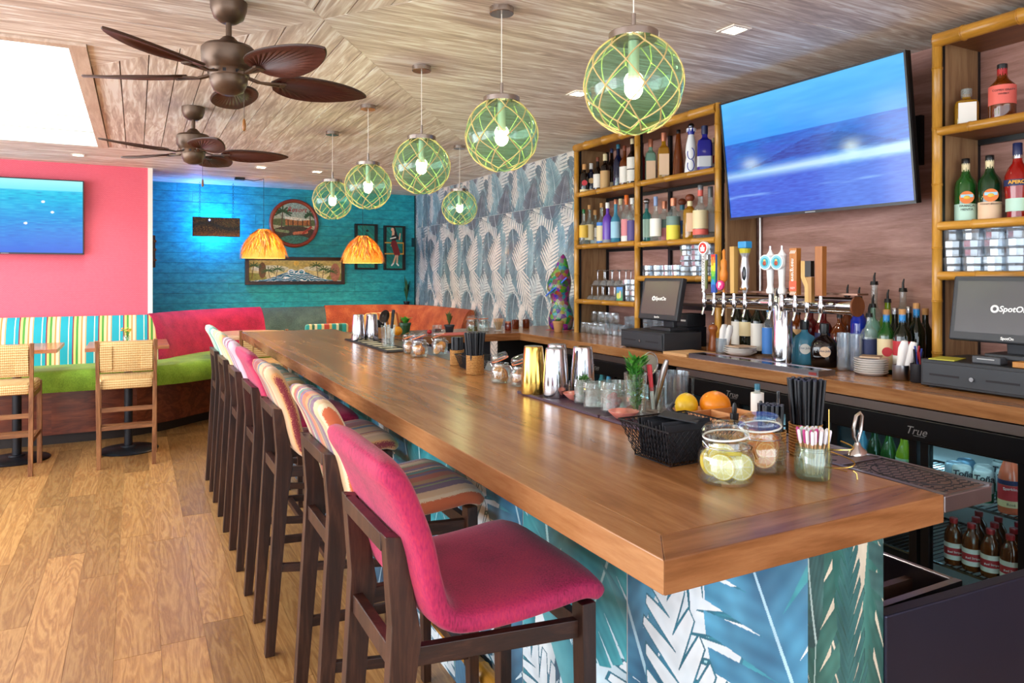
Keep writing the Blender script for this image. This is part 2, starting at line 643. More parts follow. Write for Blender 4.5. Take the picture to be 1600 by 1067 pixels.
# street front and side front: piers, sills and headers of the window openings the daylight comes through
FRAME_M = plain('#2c2724', 0.5)
PLASTER = plain('#e9dccf', 0.7, var=0.03)
wf = struct(MB().box(-4.0, -2.75, 0.0, XR, -2.65, 0.45).build('wall_front', PLASTER))
MB().box(-4.0, -2.75, 2.5, XR, -2.65, 2.62).build('header', PLASTER, wf)
for x in (-3.95, -2.2, -0.45, 1.3, 3.1):
    MB().box(x - 0.04, -2.74, 0.45, x + 0.04, -2.66, 2.5).build('mullion', FRAME_M, wf)
wl = struct(MB().box(-4.15, -2.65, 0.0, -4.05, YP, 0.45).build('wall_left', PLASTER))
MB().box(-4.15, -2.65, 2.5, -4.05, YP, 2.62).build('header', PLASTER, wl)
for y in (-2.5, -0.6, 1.3, 3.2, 5.1, 7.0):
    MB().box(-4.14, y - 0.04, 0.45, -4.06, y + 0.04, 2.5).build('mullion', FRAME_M, wl)


# pink block wall left of the alcove
def pink_wall():
    m, nt, out = new_mat('pink_woven_wallcovering')
    v = coords(nt, (1, 1, 1), False)
    ck = nd(nt, 'TexBrick', {'Vector': nd(nt, 'Mapping', {'Vector': v, 'Rotation': (PI / 2, 0, 0)}).outputs[0], 'Color1': (1, 1, 1, 1), 'Color2': (0.8, 0.8, 0.8, 1), 'Mortar': (0, 0, 0, 1), 'Scale': 26.0, 'Mortar Size': 0.03})
    n = nd(nt, 'TexNoise', {'Vector': v, 'Scale': 240.0, 'Detail': 2.0})
    mx = nd(nt, 'Mix', {'Factor': 0.5, 6: ck.outputs[0], 7: n.outputs[0]}, data_type='RGBA')
    bw = nd(nt, 'RGBToBW', {0: mx.outputs[2]})
    c = ramp(nt, bw.outputs[0], [(0.2, '#d8465f'), (0.75, '#ec6d80')])
    pbr(nt, out, c, 0.6, 0, bw.outputs[0], 0.25, 0.003)
    return m


struct(MB().box(-4.05, YP, 0, XP, YB + 0.1, CEIL + 0.02).build('wall_partition', pink_wall()))
struct(MB().box(XP, YP - 0.012, 0.0, XP + 0.042, YP + 0.04, CEIL + 0.012).build('trim_1', WHITE_PAINT))


# teal board wall at the back
def teal_board():
    m, nt, out = new_mat('worn_teal_board')
    v = coords(nt, (0.5, 1, 1))
    n1 = nd(nt, 'TexNoise', {'Vector': v, 'Scale': 22.0, 'Detail': 9.0, 'Roughness': 0.7})
    n2 = nd(nt, 'TexNoise', {'Vector': coords(nt, (1.6, 1, 14.0)), 'Scale': 4.0, 'Detail': 10.0, 'Roughness': 0.75})
    base = ramp(nt, n1.outputs[0], [(0.35, '#0b8292'), (0.5, '#109bab'), (0.68, '#2ab4c0')])
    wear = ramp(nt, n2.outputs[0], [(0.60, (0, 0, 0)), (0.70, (1, 1, 1))])
    c = nd(nt, 'Mix', {'Factor': nd(nt, 'Math', {0: wear, 1: 0.5}, operation='MULTIPLY').outputs[0], 6: base, 7: lin('#7fb3ab')}, data_type='RGBA')
    pbr(nt, out, c.outputs[2], 0.55, 0, n2.outputs[0], 0.2, 0.003)
    return m


TEAL = teal_board()
wall_back = struct(MB().box(XP, YB, 0, XR + 0.13, YB + 0.1, CEIL + 0.02).build('wall_back', plain('#0a3f49', 0.7)))
for i in range(22):
    z0 = 0.012 + i * 0.1165
    x = XP + 0.002 - RND.random() * 1.2
    while x < XR - 0.02:
        L = 0.9 + RND.random() * 1.0
        a, b = max(x, XP + 0.002), min(x + L, XR - 0.02)
        if b - a > 0.05:
            MB().box(a + 0.001, YB - 0.014 - RND.random() * 0.004, z0, b - 0.001, YB, min(z0 + 0.1135, CEIL)).build('plank', TEAL, wall_back)
        x += L


# ---------------------------------------------------------------- leaf print
def leaf_print(seed, tw, th, pal, count, big=1.0, mixes=((0.62, 0.2, 0.18), (0.18, 0.66, 0.16), (0.6, 0.3, 0.1)), slits=0.16):
    """watercolour banana and palm leaves; repeats from side to side"""
    rs = np.random.RandomState(seed)
    P = {k: [hexf(c) for c in v] for k, v in pal.items()}
    leaves = []
    for i in range(count):
        f = i / count
        kind = rs.choice(['broad', 'spiky', 'strap'], p=mixes[0] if f < 0.4 else (mixes[1] if f < 0.82 else mixes[2]))
        up = PI / 2 + rs.uniform(-0.7, 0.7) if rs.rand() < 0.8 else -PI / 2 + rs.uniform(-0.6, 0.6)
        leaves.append((kind, rs.rand() * tw, rs.rand() * (th + 0.45 * big) - 0.35 * big if up > 0 else rs.rand() * th + 0.2, up, rs.uniform(0.36, 0.6) * big,
                       rs.uniform(0.10, 0.17) * big, rs.uniform(-1.2, 1.2), rs.randint(0, 1000), rs.randint(0, 100)))

    def paint(u, v):
        X, Z = u * tw, v * th
        full_x, full_z = X, Z
        img_all = np.ones(u.shape + (3,)) * P['bg'][0]
        img_all = img_all * (0.93 + 0.07 * cloud(X, Z, seed + 5, 9)[..., None] * 2)
        ny, nx = u.shape
        for kind, lx, lz, ang, L, W, bend, sd, ci in leaves:
            pal_l = P[kind][ci % (len(P[kind]) // 2) * 2: ci % (len(P[kind]) // 2) * 2 + 2]
            for sh in (-1, 0, 1):
                ex, ez = lx + sh * tw + L * math.cos(ang), lz + L * math.sin(ang)
                m_ = W * 1.25 + abs(bend) * 0.36 * L
                x0, x1 = min(lx + sh * tw, ex) - m_, max(lx + sh * tw, ex) + m_
                z0, z1 = min(lz, ez) - m_, max(lz, ez) + m_
                i0, i1 = int(max(0, x0 / full_x.max() * nx)), int(min(nx, x1 / full_x.max() * nx + 1))
                j0, j1 = int(max(0, z0 / full_z.max() * ny)), int(min(ny, z1 / full_z.max() * ny + 1))
                if i1 - i0 < 2 or j1 - j0 < 2:
                    continue
                X, Z, img = full_x[j0:j1, i0:i1], full_z[j0:j1, i0:i1], img_all[j0:j1, i0:i1]
                dx, dz = X - lx - sh * tw, Z - lz
                s = (dx * math.cos(ang) + dz * math.sin(ang)) / L
                t = -dx * math.sin(ang) + dz * math.cos(ang)
                t = t - bend * 0.35 * L * s * s
                sc = np.clip(s, 1e-4, 1)
                inside = (s > 0) & (s < 1)
                if not inside.any():
                    continue
                at = np.abs(t)
                side = (t > 0) * 1.0
                if kind == 'broad':
                    w = W * np.sin(PI * sc ** 0.75) ** 0.75
                    q = s * 9 - at / W * 1.4 + side * 0.37 + sd
                    cell = np.floor(q)
                    rnd = np.abs(np.sin(cell * 12.9898 + sd + side * 7) * 43758.5453) % 1
                    fr = q - cell
                    slit = (fr < slits * np.clip(at / W * 1.6 - 0.25, 0, 1) * (rnd > 0.3))
                    inside &= (at < w * (0.86 + 0.14 * rnd)) & ~slit
                    shade = 0.5 * at / W + 0.16 * np.sin(q * 2 * PI) ** 2 + 0.9 * (cloud(X, Z, sd, 11) - 0.45) + 0.2 * s
                elif kind == 'spiky':
                    w = W * 1.15 * np.sin(PI * sc ** 0.6) ** 0.9
                    q = s * 11 - at / W * 2.6 + sd + side * 0.5
                    cell = np.floor(q)
                    fr = np.abs(q - cell - 0.5) * 2
                    rnd = np.abs(np.sin(cell * 78.233 + sd + side * 3) * 43758.5453) % 1
                    gap = np.clip(at / np.maximum(w, 1e-4), 0, 1)
                    rim = inside & (at < w * (0.79 + 0.25 * rnd)) & (fr < 1.16 - 0.66 * gap)
                    img = np.where(rim[..., None], P['line'][0] * (0.8 + 0.4 * cloud(X, Z, sd + 1, 25)[..., None]), img)
                    inside &= (at < w * (0.75 + 0.25 * rnd)) & (fr < 0.94 - 0.62 * gap)
                    shade = 0.75 - 0.35 * (1 - gap) + 0.3 * (fr - 0.5) + 0.6 * (cloud(X, Z, sd, 14) - 0.5)
                else:
                    w = W * 0.38 * np.sin(PI * sc ** 0.8) ** 0.8
                    inside &= at < w
                    shade = 0.5 + 0.5 * t / np.maximum(w, 1e-4) * 0.7 + 0.5 * (cloud(X, Z, sd, 14) - 0.5)
                shade = np.clip(shade, 0, 1)[..., None]
                c = pal_l[0] * (1 - shade) + pal_l[1] * shade
                if kind == 'broad':
                    rib = (at < 0.0035 * big * (1.3 - s))[..., None]
                    c = np.where(rib, pal_l[1] * 0.5 + 0.48, c)
                img_all[j0:j1, i0:i1] = np.where(inside[..., None], c, img)
        wsh = 0.92 + 0.16 * cloud(full_x, full_z, seed + 3, 22)[..., None]
        img = img_all * wsh
        return img[..., 0], img[..., 1], img[..., 2]
    return paint


WALL_PAL = {'bg': ['#ded6cd'], 'line': ['#66737c'],
            'broad': ['#5a6a76', '#93b0b8', '#5e5c66', '#8f98a2', '#6f8c98', '#b3cbd0', '#55707c', '#9fb9bd'],
            'spiky': ['#cfc8c2', '#f2ece4', '#b9c4c6', '#eee8e0', '#56616c', '#8fa3aa', '#d2cac2', '#f4eee6'],
            'strap': ['#7b98a4', '#c7d5d8', '#dfd8d0', '#efeae3']}
BAR_PAL = {'bg': ['#c4dbe6'], 'line': ['#2c6f86'],  # same leaf print, with the bluish light on the bar front put into its colours
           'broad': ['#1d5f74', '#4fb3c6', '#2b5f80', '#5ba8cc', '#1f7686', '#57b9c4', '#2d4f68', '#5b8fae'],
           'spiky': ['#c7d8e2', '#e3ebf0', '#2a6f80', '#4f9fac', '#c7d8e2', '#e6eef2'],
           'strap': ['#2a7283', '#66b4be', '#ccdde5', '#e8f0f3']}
END_PAL = {'bg': ['#d6cdb8'], 'line': ['#2a5a58'],  # bar-end tile: the beige light on this side is put into the print colours
           'broad': ['#204d4a', '#4f8a80', '#2a5a5c', '#6aa3a0', '#26474a', '#5d8d88'],
           'spiky': ['#d6ccb9', '#e6ddcc', '#24555a', '#4d8582'],
           'strap': ['#1f5a55', '#59958c', '#2a6360', '#6aa098']}
PRINT_TILE = painted(0.35, coat=0.15)

# right wall: walnut panels behind the bar, leaf tiles beyond it
wall_right = struct(MB().box(XR + 0.004, -2.65, 0, XR + 0.13, YB, CEIL + 0.02).build('wall_right', plain('#d8d4d0', 0.7)))
for y0, y1 in ((-2.6, 0.7), (0.7, 1.95), (1.95, 3.25), (3.25, 4.64)):
    MB().box(XR - 0.012, y0 + 0.001, 0, XR + 0.004, y1 - 0.001, CEIL).build('panel', WALNUT_PANEL, wall_right)
TW, TH = 0.5535, 1.2
lower = print_grid('tile', TW, TH, 200, 430, leaf_print(3, 0.5565, TH, WALL_PAL, 54, 1.1), PRINT_TILE, False)
upper = print_grid('tile', TW, 0.427, 200, 150, leaf_print(8, 0.5565, 0.427, WALL_PAL, 26, 1.0), PRINT_TILE, False)
for q_, h_, zc_, sd_ in ((TH, 430, 2.117 - TH / 2, 3), (0.427, 150, 2.12 + 0.427 / 2, 8)):
    print_grid('tile', 0.44, q_, 160, h_, leaf_print(sd_ + 50, 0.5565, q_, WALL_PAL, 40 if sd_ == 3 else 24, 1.1), PRINT_TILE, wall_right, (XR - 0.002, 8.764, zc_), (0, 0, -PI / 2))
lowest = print_grid('tile', TW, 0.912, 150, 240, leaf_print(14, 0.5565, 0.912, WALL_PAL, 40, 1.1), PRINT_TILE, False)
for i in range(8):
    yc = 4.645 + 0.5565 * (i + 0.5)
    if yc + 0.2 < YB:
        link('tile', lower, wall_right, (XR - 0.002, yc, 2.117 - TH / 2), (0, 0, -PI / 2))
        link('tile', lowest, wall_right, (XR - 0.002, yc, 0.457), (0, 0, -PI / 2))
        link('tile', upper, wall_right, (XR - 0.002, yc, 2.12 + 0.427 / 2), (0, 0, -PI / 2))

# ================================================================ the bar
bar_top = thing('bar_worktop', 'long walnut bar top with mitred edge boards, stools along its left side', 'bar top', (0, 0, BT))
MB().box(0.775, 0.945, -0.055, 1.411, 5.735, 0.0).build('slab', BAR_Y, bar_top, bevel=0.0015)
MB().prism([(0.71, 0.858), (0.775, 0.945), (0.775, 5.735), (0.71, 5.8)], -0.055, 0.0).build('edge_board', BAR_Y, bar_top, bevel=0.002)
MB().prism([(0.71, 0.858), (1.411, 0.858), (1.411, 0.945), (0.775, 0.945)], -0.055, 0.0).build('edge_board', BAR_X, bar_top, bevel=0.002)
MB().prism([(0.71, 5.8), (0.775, 5.735), (1.411, 5.735), (1.411, 5.8)], -0.055, 0.0).build('edge_board', BAR_X, bar_top, bevel=0.002)

bar_base = thing('tiled_bar_front', 'bar front clad in teal and white leaf-print tiles', 'bar front', (0, 0, 0))
MB().box(1.045, 0.878, 0, 1.252, 5.76, 1.012).build('core', plain('#e8e8e6', 0.5), bar_base)
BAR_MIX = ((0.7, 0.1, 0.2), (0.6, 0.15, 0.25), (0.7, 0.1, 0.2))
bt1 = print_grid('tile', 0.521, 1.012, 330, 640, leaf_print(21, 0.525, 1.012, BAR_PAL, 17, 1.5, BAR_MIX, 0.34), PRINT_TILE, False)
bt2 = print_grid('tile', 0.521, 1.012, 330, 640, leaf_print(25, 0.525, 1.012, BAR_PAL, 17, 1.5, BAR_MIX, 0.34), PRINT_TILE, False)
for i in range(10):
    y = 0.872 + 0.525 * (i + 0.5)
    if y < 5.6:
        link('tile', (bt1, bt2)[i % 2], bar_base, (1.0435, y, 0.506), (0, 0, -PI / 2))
print_grid('tile', 0.206, 1.012, 150, 720, leaf_print(37, 0.5, 1.012, END_PAL, 15, 1.2, BAR_MIX, 0.36), PRINT_TILE, bar_base, (1.149, 0.8765, 0.506))
BAMBOO = wood('#9a6a1e', '#c08a34', '#d6a850', axis='z', scale=3.0, rough=0.3, ring=0.5)
BAMBOO_Y = wood('#9a6a1e', '#bd8531', '#d29f47', axis='y', scale=3.0, rough=0.3, ring=0.5)


def bamboo(name, p0, p1, r, parent, seed=0, m=None):
    """a cane with swollen joints"""
    rs = random.Random(seed)
    p0, p1 = Vector(p0), Vector(p1)
    L = (p1 - p0).length
    pts, rr = [p0], [r]
    d = rs.uniform(0.10, 0.24)
    while d < L - 0.05:
        for k, q in ((-0.006, 1.0), (-0.003, 1.13), (0.0, 1.02), (0.003, 1.13), (0.006, 1.0)):
            pts.append(p0.lerp(p1, (d + k) / L))
            rr.append(r * q)
        d += rs.uniform(0.20, 0.27)
    pts.append(p1)
    rr.append(r)
    vert = abs(p1.z - p0.z) > abs(p1.y - p0.y)
    return MB().tube(pts, rr, 12).build(name, m or (BAMBOO if vert else BAMBOO_Y), parent, smooth=True, angle=60)


bamboo('foot_rail', (1.006, 0.92, 0.20), (1.006, 5.7, 0.20), 0.028, bar_base, 5)
for y in (1.2, 2.2, 3.2, 4.2, 5.2):
    MB().bar((1.044, y, 0.14), (1.006, y, 0.2), 0.03, 0.03).build('rail_bracket', BLACK_STEEL, bar_base)
    MB().cyl((1.006, y - 0.012, 0.2), (1.006, y + 0.012, 0.2), 0.031, n=14).build('rail_collar', BLACK_STEEL, bar_base)

# steel service rail along the inner side of the bar
rail = thing('drip_rail', 'brushed steel service rail with perforated rinser plate on the bar inner edge', 'drip rail', (0, 0, BT))
MB().box(1.413, 0.858, -0.037, 1.575, 5.45, -0.004).build('tray', STEEL, rail, bevel=0.002)
MB().box(1.413, 0.858, -0.004, 1.425, 5.45, 0.001).build('lip', STEEL, rail)
MB().box(1.566, 0.858, -0.004, 1.575, 5.45, 0.001).build('lip', STEEL, rail)
MB().box(1.427, 1.10, -0.004, 1.564, 1.104, 0.0012).build('divider', STEEL, rail)
RUST = plain('#8d7266', 0.38, 0.85, var=0.1, vs=30)
MB().box(1.427, 1.106, -0.004, 1.564, 2.4, -0.002).build('slotted_plate', RUST, rail)
MB().box(1.427, 0.868, -0.004, 1.564, 1.098, -0.002).build('rinser_plate', RUST, rail)
sl = MB().box(-0.005, -0.012, 0, 0.005, 0.012, 0.0004).mesh('slot', RUBBER)
for y in np.arange(1.15, 2.35, 0.075):
    for j, x in enumerate((1.452, 1.494, 1.536)):
        link('slot', sl, rail, (x, y + 0.03 * (j % 2), -0.002), (0, 0, 0.5))
MB().cyl((1.52, 1.155, -0.002), (1.52, 1.155, -0.0012), 0.013, n=16).build('drain_hole', RUBBER, rail)
MB().tube([(1.496 + 0.056 * math.cos(a), 0.985 + 0.085 * math.sin(a), -0.0018) for a in np.linspace(0, 2 * PI, 40, endpoint=False)], 0.0015, 6, True).build('rinser_ring', RUBBER, rail)
hole = MB().box(-0.0065, -0.003, 0, 0.0065, 0.003, 0.0004).mesh('hole', RUBBER)
for i in range(9):
    for j in range(16):
        x, y = 1.436 + i * 0.0148, 0.878 + j * 0.0142
        e = ((x - 1.496) / 0.056) ** 2 + ((y - 0.985) / 0.085) ** 2
        if abs(e - 1) > 0.16:
            link('hole', hole, rail, (x, y, -0.002), (0, 0, 0.6 if (i + j) % 2 else -0.6))

# under-bar sink at the near end, and the steel service gate beside it
sink = thing('ice_sink', 'stainless under-bar ice sink behind the bar end', 'sink', (1.26, 0.905, 0))
SW, SD, SZ = 0.292, 1.0, 0.853
MB().box(0, 0, 0.05, SW, SD, SZ - 0.26).build('cabinet', DARK_STEEL, sink)
MB().box(0, 0, SZ - 0.26, SW, 0.016, SZ).build('end_wall', STEEL, sink)
MB().box(SW - 0.016, 0.016, SZ - 0.26, SW, SD, SZ).build('rim', STEEL, sink, bevel=0.003)
MB().box(0, 0.016, SZ - 0.26, 0.012, SD, SZ - 0.02).build('rim', STEEL, sink)
MB().box(0, SD - 0.016, SZ - 0.26, SW, SD, SZ).build('end_wall', STEEL, sink)
MB().box(0.012, 0.1, SZ - 0.06, SW - 0.016, 0.118, SZ - 0.03).build('crossbar', RUST, sink)
pp = MB().box(0.02, 0.02, SZ - 0.12, SW - 0.02, SD - 0.02, SZ - 0.115).build('perforated_plate', RUST, sink)
dot = MB().cyl((0, 0, 0), (0, 0, 0.0006), 0.0035, n=8).mesh('perforation', RUBBER)
for i in range(12):
    for j in range(14):
        link('perforation', dot, pp, (0.035 + i * 0.02, 0.035 + j * 0.02 + 0.01 * (i % 2), SZ - 0.115))

gate = MB().box(0, 0, 0, 0.62, 0.028, 0.788).build('service_gate', plain('#33364a', 0.34, 0.7, var=0.1, vs=3), None, bevel=0.003, loc=(1.2535, 0.872, 0.068), rot=(0, 0, -0.052))
tag(gate, 'dark blue-grey steel service gate at the lower right corner', 'gate')

# ================================================================ back counter
counter = thing('back_counter', 'walnut back counter running under the bamboo shelves and turning to the bar', 'counter', (0, 0, BT))
MB().box(2.555, -0.8, -0.054, XR - 0.014, 5.35, 0.0).build('slab', BAR_Y, counter, bevel=0.002)
MB().box(1.578, 4.75, -0.054, 2.554, 5.35, 0.0).build('return_slab', BAR_X, counter, bevel=0.002)
MB().box(1.62, 5.25, -BT, 2.55, 5.33, -0.054).build('support_panel', plain('#3a3a40', 0.6), counter)
for y in (-0.5, 1.16, 2.17, 3.08, 5.2):
    MB().box(2.60 if y > 5 else 2.75, y - 0.02, -BT, XR - 0.02, y + 0.02, -0.054).build('support', plain('#1f1c1b', 0.6), counter)

# back-bar coolers under the counter
COOL_BLACK = plain('#0e0e11', 0.3, 0.2)
COOL_IN = plain('#d5e6ea', 0.5)
LOGO = plain('#c9c9c9', 0.3, 0.8)
PANE = glass('#e8f6f8', 0.05)


def cooler(y0, y1, label, splits, logo_y):
    t = thing('back_bar_cooler', label, 'cooler', (2.6, y0, 0))
    W = y1 - y0
    MB().box(0.0, 0, 0.965, 0.62, W, 1.0).build('steel_top', plain('#8c7f78', 0.35, 0.9), t)
    MB().box(0.0, 0, 0.0, 0.04, W, 0.16).build('kick_grille', COOL_BLACK, t)
    MB().box(0.60, 0, 0.0, 0.62, W, 0.965).build('back', COOL_IN, t)
    MB().box(0.04, 0, 0.0, 0.60, W, 0.14).build('base', COOL_BLACK, t)
    MB().box(0.04, 0, 0.93, 0.60, W, 0.965).build('roof', COOL_BLACK, t)
    MB().box(0.04, 0, 0.14, 0.60, 0.02, 0.93).build('side', COOL_BLACK, t)
    MB().box(0.04, W - 0.02, 0.14, 0.60, W, 0.93).build('side', COOL_BLACK, t)
    hd = MB().box(-0.012, 0, 0.88, 0.03, W, 0.962).build('header', COOL_BLACK, t, bevel=0.003)
    text('True', 0.042, LOGO, hd, (-0.0125, logo_y - y0, 0.915), (PI / 2, 0, -PI / 2), shear=0.35, name='logo')
    MB().box(-0.0128, logo_y - y0 - 0.035, 0.897, -0.0118, logo_y - y0 + 0.01, 0.8985).build('logo_underline', LOGO, hd)
    for a, b in splits:
        d = MB().box(0.0, a - y0 - 0.03, 0.17, 0.03, a - y0, 0.88).build('door', COOL_BLACK, t)
        MB().box(0.0, b - y0, 0.17, 0.03, b - y0 + 0.03, 0.88).build('door_frame', COOL_BLACK, d)
        MB().box(0.0, a - y0, 0.17, 0.03, b - y0, 0.21).build('door_frame', COOL_BLACK, d)
        MB().box(0.0, a - y0, 0.872, 0.03, b - y0, 0.88).build('door_frame', COOL_BLACK, d)
        MB().box(0.012, a - y0, 0.21, 0.017, b - y0, 0.872).build('pane', PANE, d)
    WIRE = plain('#2b2f36', 0.4, 0.5)
    for z in (0.43, 0.675):
        sh = MB().box(0.045, 0.02, z - 0.008, 0.053, W - 0.02, z).build('wire_shelf', metal('#8f979c'), t)
        MB().box(0.56, 0.02, z - 0.008, 0.568, W - 0.02, z).build('rod', WIRE, sh)
        rod = MB().box(0.045, -0.002, z - 0.003, 0.568, 0.002, z).mesh('rod', WIRE)
        for i in range(int(W / 0.024)):
            link('rod', rod, sh, (0, 0.03 + i * 0.024, 0))
    MB().cyl((0.06, 0.03, 0.918), (0.06, W - 0.03, 0.918), 0.009, n=8).build('strip_light', emit('#dff6ff', 9.0), t)
    MB().cyl((0.58, 0.03, 0.64), (0.58, W - 0.03, 0.64), 0.006, n=8).build('strip_light', emit('#cfefff', 4.0), t)
    return t


cooler(1.20, 2.12, 'nearest black glass-door back-bar cooler, lit inside, full of cans and bottles', [(1.335, 1.64), (1.715, 2.03)], 1.68)
cooler(2.22, 3.04, 'middle black back-bar cooler under the beer taps', [(2.30, 2.58), (2.66, 2.96)], 2.62)
cooler(3.20, 4.40, 'farthest black back-bar cooler under the counter, lit blue inside', [(3.28, 3.55), (3.64, 4.0)], 3.80)

# ================================================================ bar stools
STOOL_WOOD = wood('#1f0e08', '#331a10', '#4c2e20', axis='z', scale=3.0, rough=0.4, ring=1.0, tone=0.1)
STOOL_WOOD_X = wood('#1f0e08', '#331a10', '#4c2e20', axis='x', scale=3.0, rough=0.4, ring=1.0, tone=0.1)


def soft_profile(out, th, half, n=22, name='cushion'):
    """upholstered shell: an outer curve in XZ thickened inwards and rounded at its edges"""
    pts = [Vector((a, 0, b)) for a, b in out]
    fine = []
    for i in range(len(pts) - 1):                      # catmull-rom
        p0, p1, p2, p3 = pts[max(i - 1, 0)], pts[i], pts[i + 1], pts[min(i + 2, len(pts) - 1)]
        for k in range(4):
            t = k / 4.0
            fine.append(0.5 * ((2 * p1) + (p2 - p0) * t + (2 * p0 - 5 * p1 + 4 * p2 - p3) * t * t + (3 * p1 - p0 - 3 * p2 + p3) * t ** 3))
    fine.append(pts[-1])
    m = len(fine)
    vs, fs = [], []
    ends = {0: (0.84, 0.15), 1: (0.93, 0.62), 2: (0.975, 0.88), 3: (0.995, 0.98)}
    for i, p in enumerate(fine):
        d = (fine[min(i + 1, m - 1)] - fine[max(i - 1, 0)]).normalized()
        nrm = Vector((-d.z, 0, d.x))
        e = min(i, m - 1 - i)
        ws, ts = ends.get(e, (1, 1))
        c = p + nrm * th / 2
        for k in range(n):
            a = 2 * PI * k / n
            ca, sa = math.cos(a), math.sin(a)
            y = half * ws * math.copysign(abs(ca) ** 0.32, ca)
            o = th / 2 * ts * math.copysign(abs(sa) ** 0.6, sa)
            bulge = 0.006 * (1 - (y / half) ** 2)
            vs.append(c + nrm * (o + (bulge if sa > 0 else -bulge * 0.3)) + Vector((0, y, 0)))
    for i in range(m - 1):
        for k in range(n):
            l = (k + 1) % n
            fs.append((i * n + k, i * n + l, (i + 1) * n + l, (i + 1) * n + k))
    fs += [tuple(range(n)), tuple(range((m - 1) * n, m * n))]
    return MB().add(vs, fs)


SO = 0.035
CUSH = [(-0.068, 1.112), (-0.034, 1.070), (-0.008, 1.012), (0.016, 0.945), (0.032, 0.872), (0.055, 0.806), (0.10, 0.768), (0.17, 0.757), (0.26, 0.757), (0.35, 0.764), (0.425, 0.770), (0.448, 0.752)]
CUSH = [(a + SO, b) for a, b in CUSH]
stool_cushion = soft_profile(CUSH, 0.058, 0.236)
rear_leg = [(-0.018, 0), (0.018, 0), (0.07, 0.62), (0.09, 0.755), (0.052, 0.968), (0.012, 0.975), (0.026, 0.79), (0.020, 0.66)]


def make_stool(label, cloth):
    t = thing('bar_stool', label, 'stool', (0, 0, 0), 0, 'upholstered bar stools along the bar')
    stool_cushion.build('cushion', cloth, t, smooth=True, angle=80)
    for s in (-1, 1):
        MB().prism(rear_leg, s * 0.155 - 0.019, s * 0.155 + 0.019, 'y').build('rear_leg', STOOL_WOOD, t, bevel=0.002)
        fl = MB().bar((0.475, s * 0.21, 0), (0.465, s * 0.205, 0.768), 0.03, 0.034, (0, 1, 0), 0.036, 0.046)
        fl.build('front_leg', STOOL_WOOD, t, bevel=0.002)
        MB().bar((0.075, s * 0.158, 0.716), (0.455, s * 0.197, 0.706), 0.022, 0.04).build('side_apron', STOOL_WOOD_X, t, bevel=0.0015)
        MB().bar((0.035, s * 0.157, 0.34), (0.465, s * 0.206, 0.30), 0.02, 0.032).build('side_stretcher', STOOL_WOOD_X, t, bevel=0.0015)
    MB().box(0.012, -0.14, 0.935, 0.036, 0.14, 0.972).build('back_rail', STOOL_WOOD, t, bevel=0.002, rot=(0, 0, 0))
    MB().box(0.03, -0.14, 0.69, 0.055, 0.14, 0.735).build('rear_apron', STOOL_WOOD, t, bevel=0.002)
    MB().box(0.455, -0.19, 0.685, 0.477, 0.19, 0.725).build('front_apron', STOOL_WOOD, t, bevel=0.002)
    MB().box(0.452, -0.19, 0.27, 0.486, 0.19, 0.30).build('footrest', STOOL_WOOD, t, bevel=0.002)
    MB().box(0.235, -0.18, 0.305, 0.265, 0.18, 0.33).build('cross_stretcher', STOOL_WOOD, t, bevel=0.002)
    return t


def band(cols, seed, n=27):
    rs = random.Random(seed)
    pos = sorted(rs.random() for _ in range(n))
    return [(p, cols[i % len(cols)] if rs.random() < 0.6 else rs.choice(cols)) for i, p in enumerate(pos)]


PINK = velvet('#ab1c52', '#84113c', '#c22c50')
SERAPE = stripes(band(['#c4643c', '#8d9a63', '#7a5a80', '#d8b489', '#4f8f86', '#a4503a', '#e0c9a6', '#75566e', '#b98a54'], 3))
MULTI = stripes(band(['#b8442f', '#d79a63', '#8b2f3a', '#caa27a', '#c0574a', '#4a6a7c', '#e0b58c', '#94402c'], 5, 30))
LILAC = stripes(band(['#d8bcc8', '#b58aa8', '#7c2f46', '#e7d3d6', '#5b3a5a', '#c9a6b6'], 6, 20))
CORAL = stripes(band(['#e2b07a', '#5fae9e', '#efe0c2', '#c9573f', '#2f8d86', '#e7c77c'], 9, 22))
MINT = stripes(band(['#efe6cf', '#7fc4a8', '#2f9486', '#f1ead8', '#d8b566', '#4aa88f'], 12, 22))
stool_specs = [
    (0.430, 1.565, PINK, 'magenta velvet bar stool nearest the camera at the bar'),
    (0.475, 2.290, SERAPE, 'serape-striped bar stool just behind the nearest magenta one'),
    (0.465, 3.110, MULTI, 'rust and multicolour woven bar stool, third from the near end'),
    (0.465, 3.720, PINK, 'magenta velvet bar stool in the middle of the row'),
    (0.465, 4.345, LILAC, 'lilac and burgundy striped bar stool beyond the middle magenta one'),
    (0.465, 4.960, CORAL, 'cream, teal and coral striped bar stool, next to last along the bar'),
    (0.465, 5.540, MINT, 'mint and cream striped bar stool at the far end of the bar'),
]
for x, y, cl, lb in stool_specs:
    o = make_stool(lb, cl)
    o.location = (x, y, 0)

# ================================================================ dining corner
def weave(name):
    m, nt, out = new_mat(name)
    v = coords(nt, (1, 1, 1), False)
    w1 = nd(nt, 'TexWave', {'Vector': v, 'Scale': 17.0, 'Distortion': 0.6, 'Detail': 1.0}, bands_direction='Z')
    w2 = nd(nt, 'TexWave', {'Vector': v, 'Scale': 26.0, 'Distortion': 0.5, 'Detail': 1.0}, bands_direction='X')
    f = nd(nt, 'Mix', {'Factor': 0.4, 2: w1.outputs[0 if len(w1.outputs) == 1 else 1], 3: w2.outputs[0 if len(w2.outputs) == 1 else 1]}, data_type='FLOAT')
    c = ramp(nt, f.outputs[0], [(0.15, '#b98a4e'), (0.6, '#dcb77c'), (0.9, '#ecd09c')])
    pbr(nt, out, c, 0.75, 0, f.outputs[0], 0.6, 0.004)
    return m


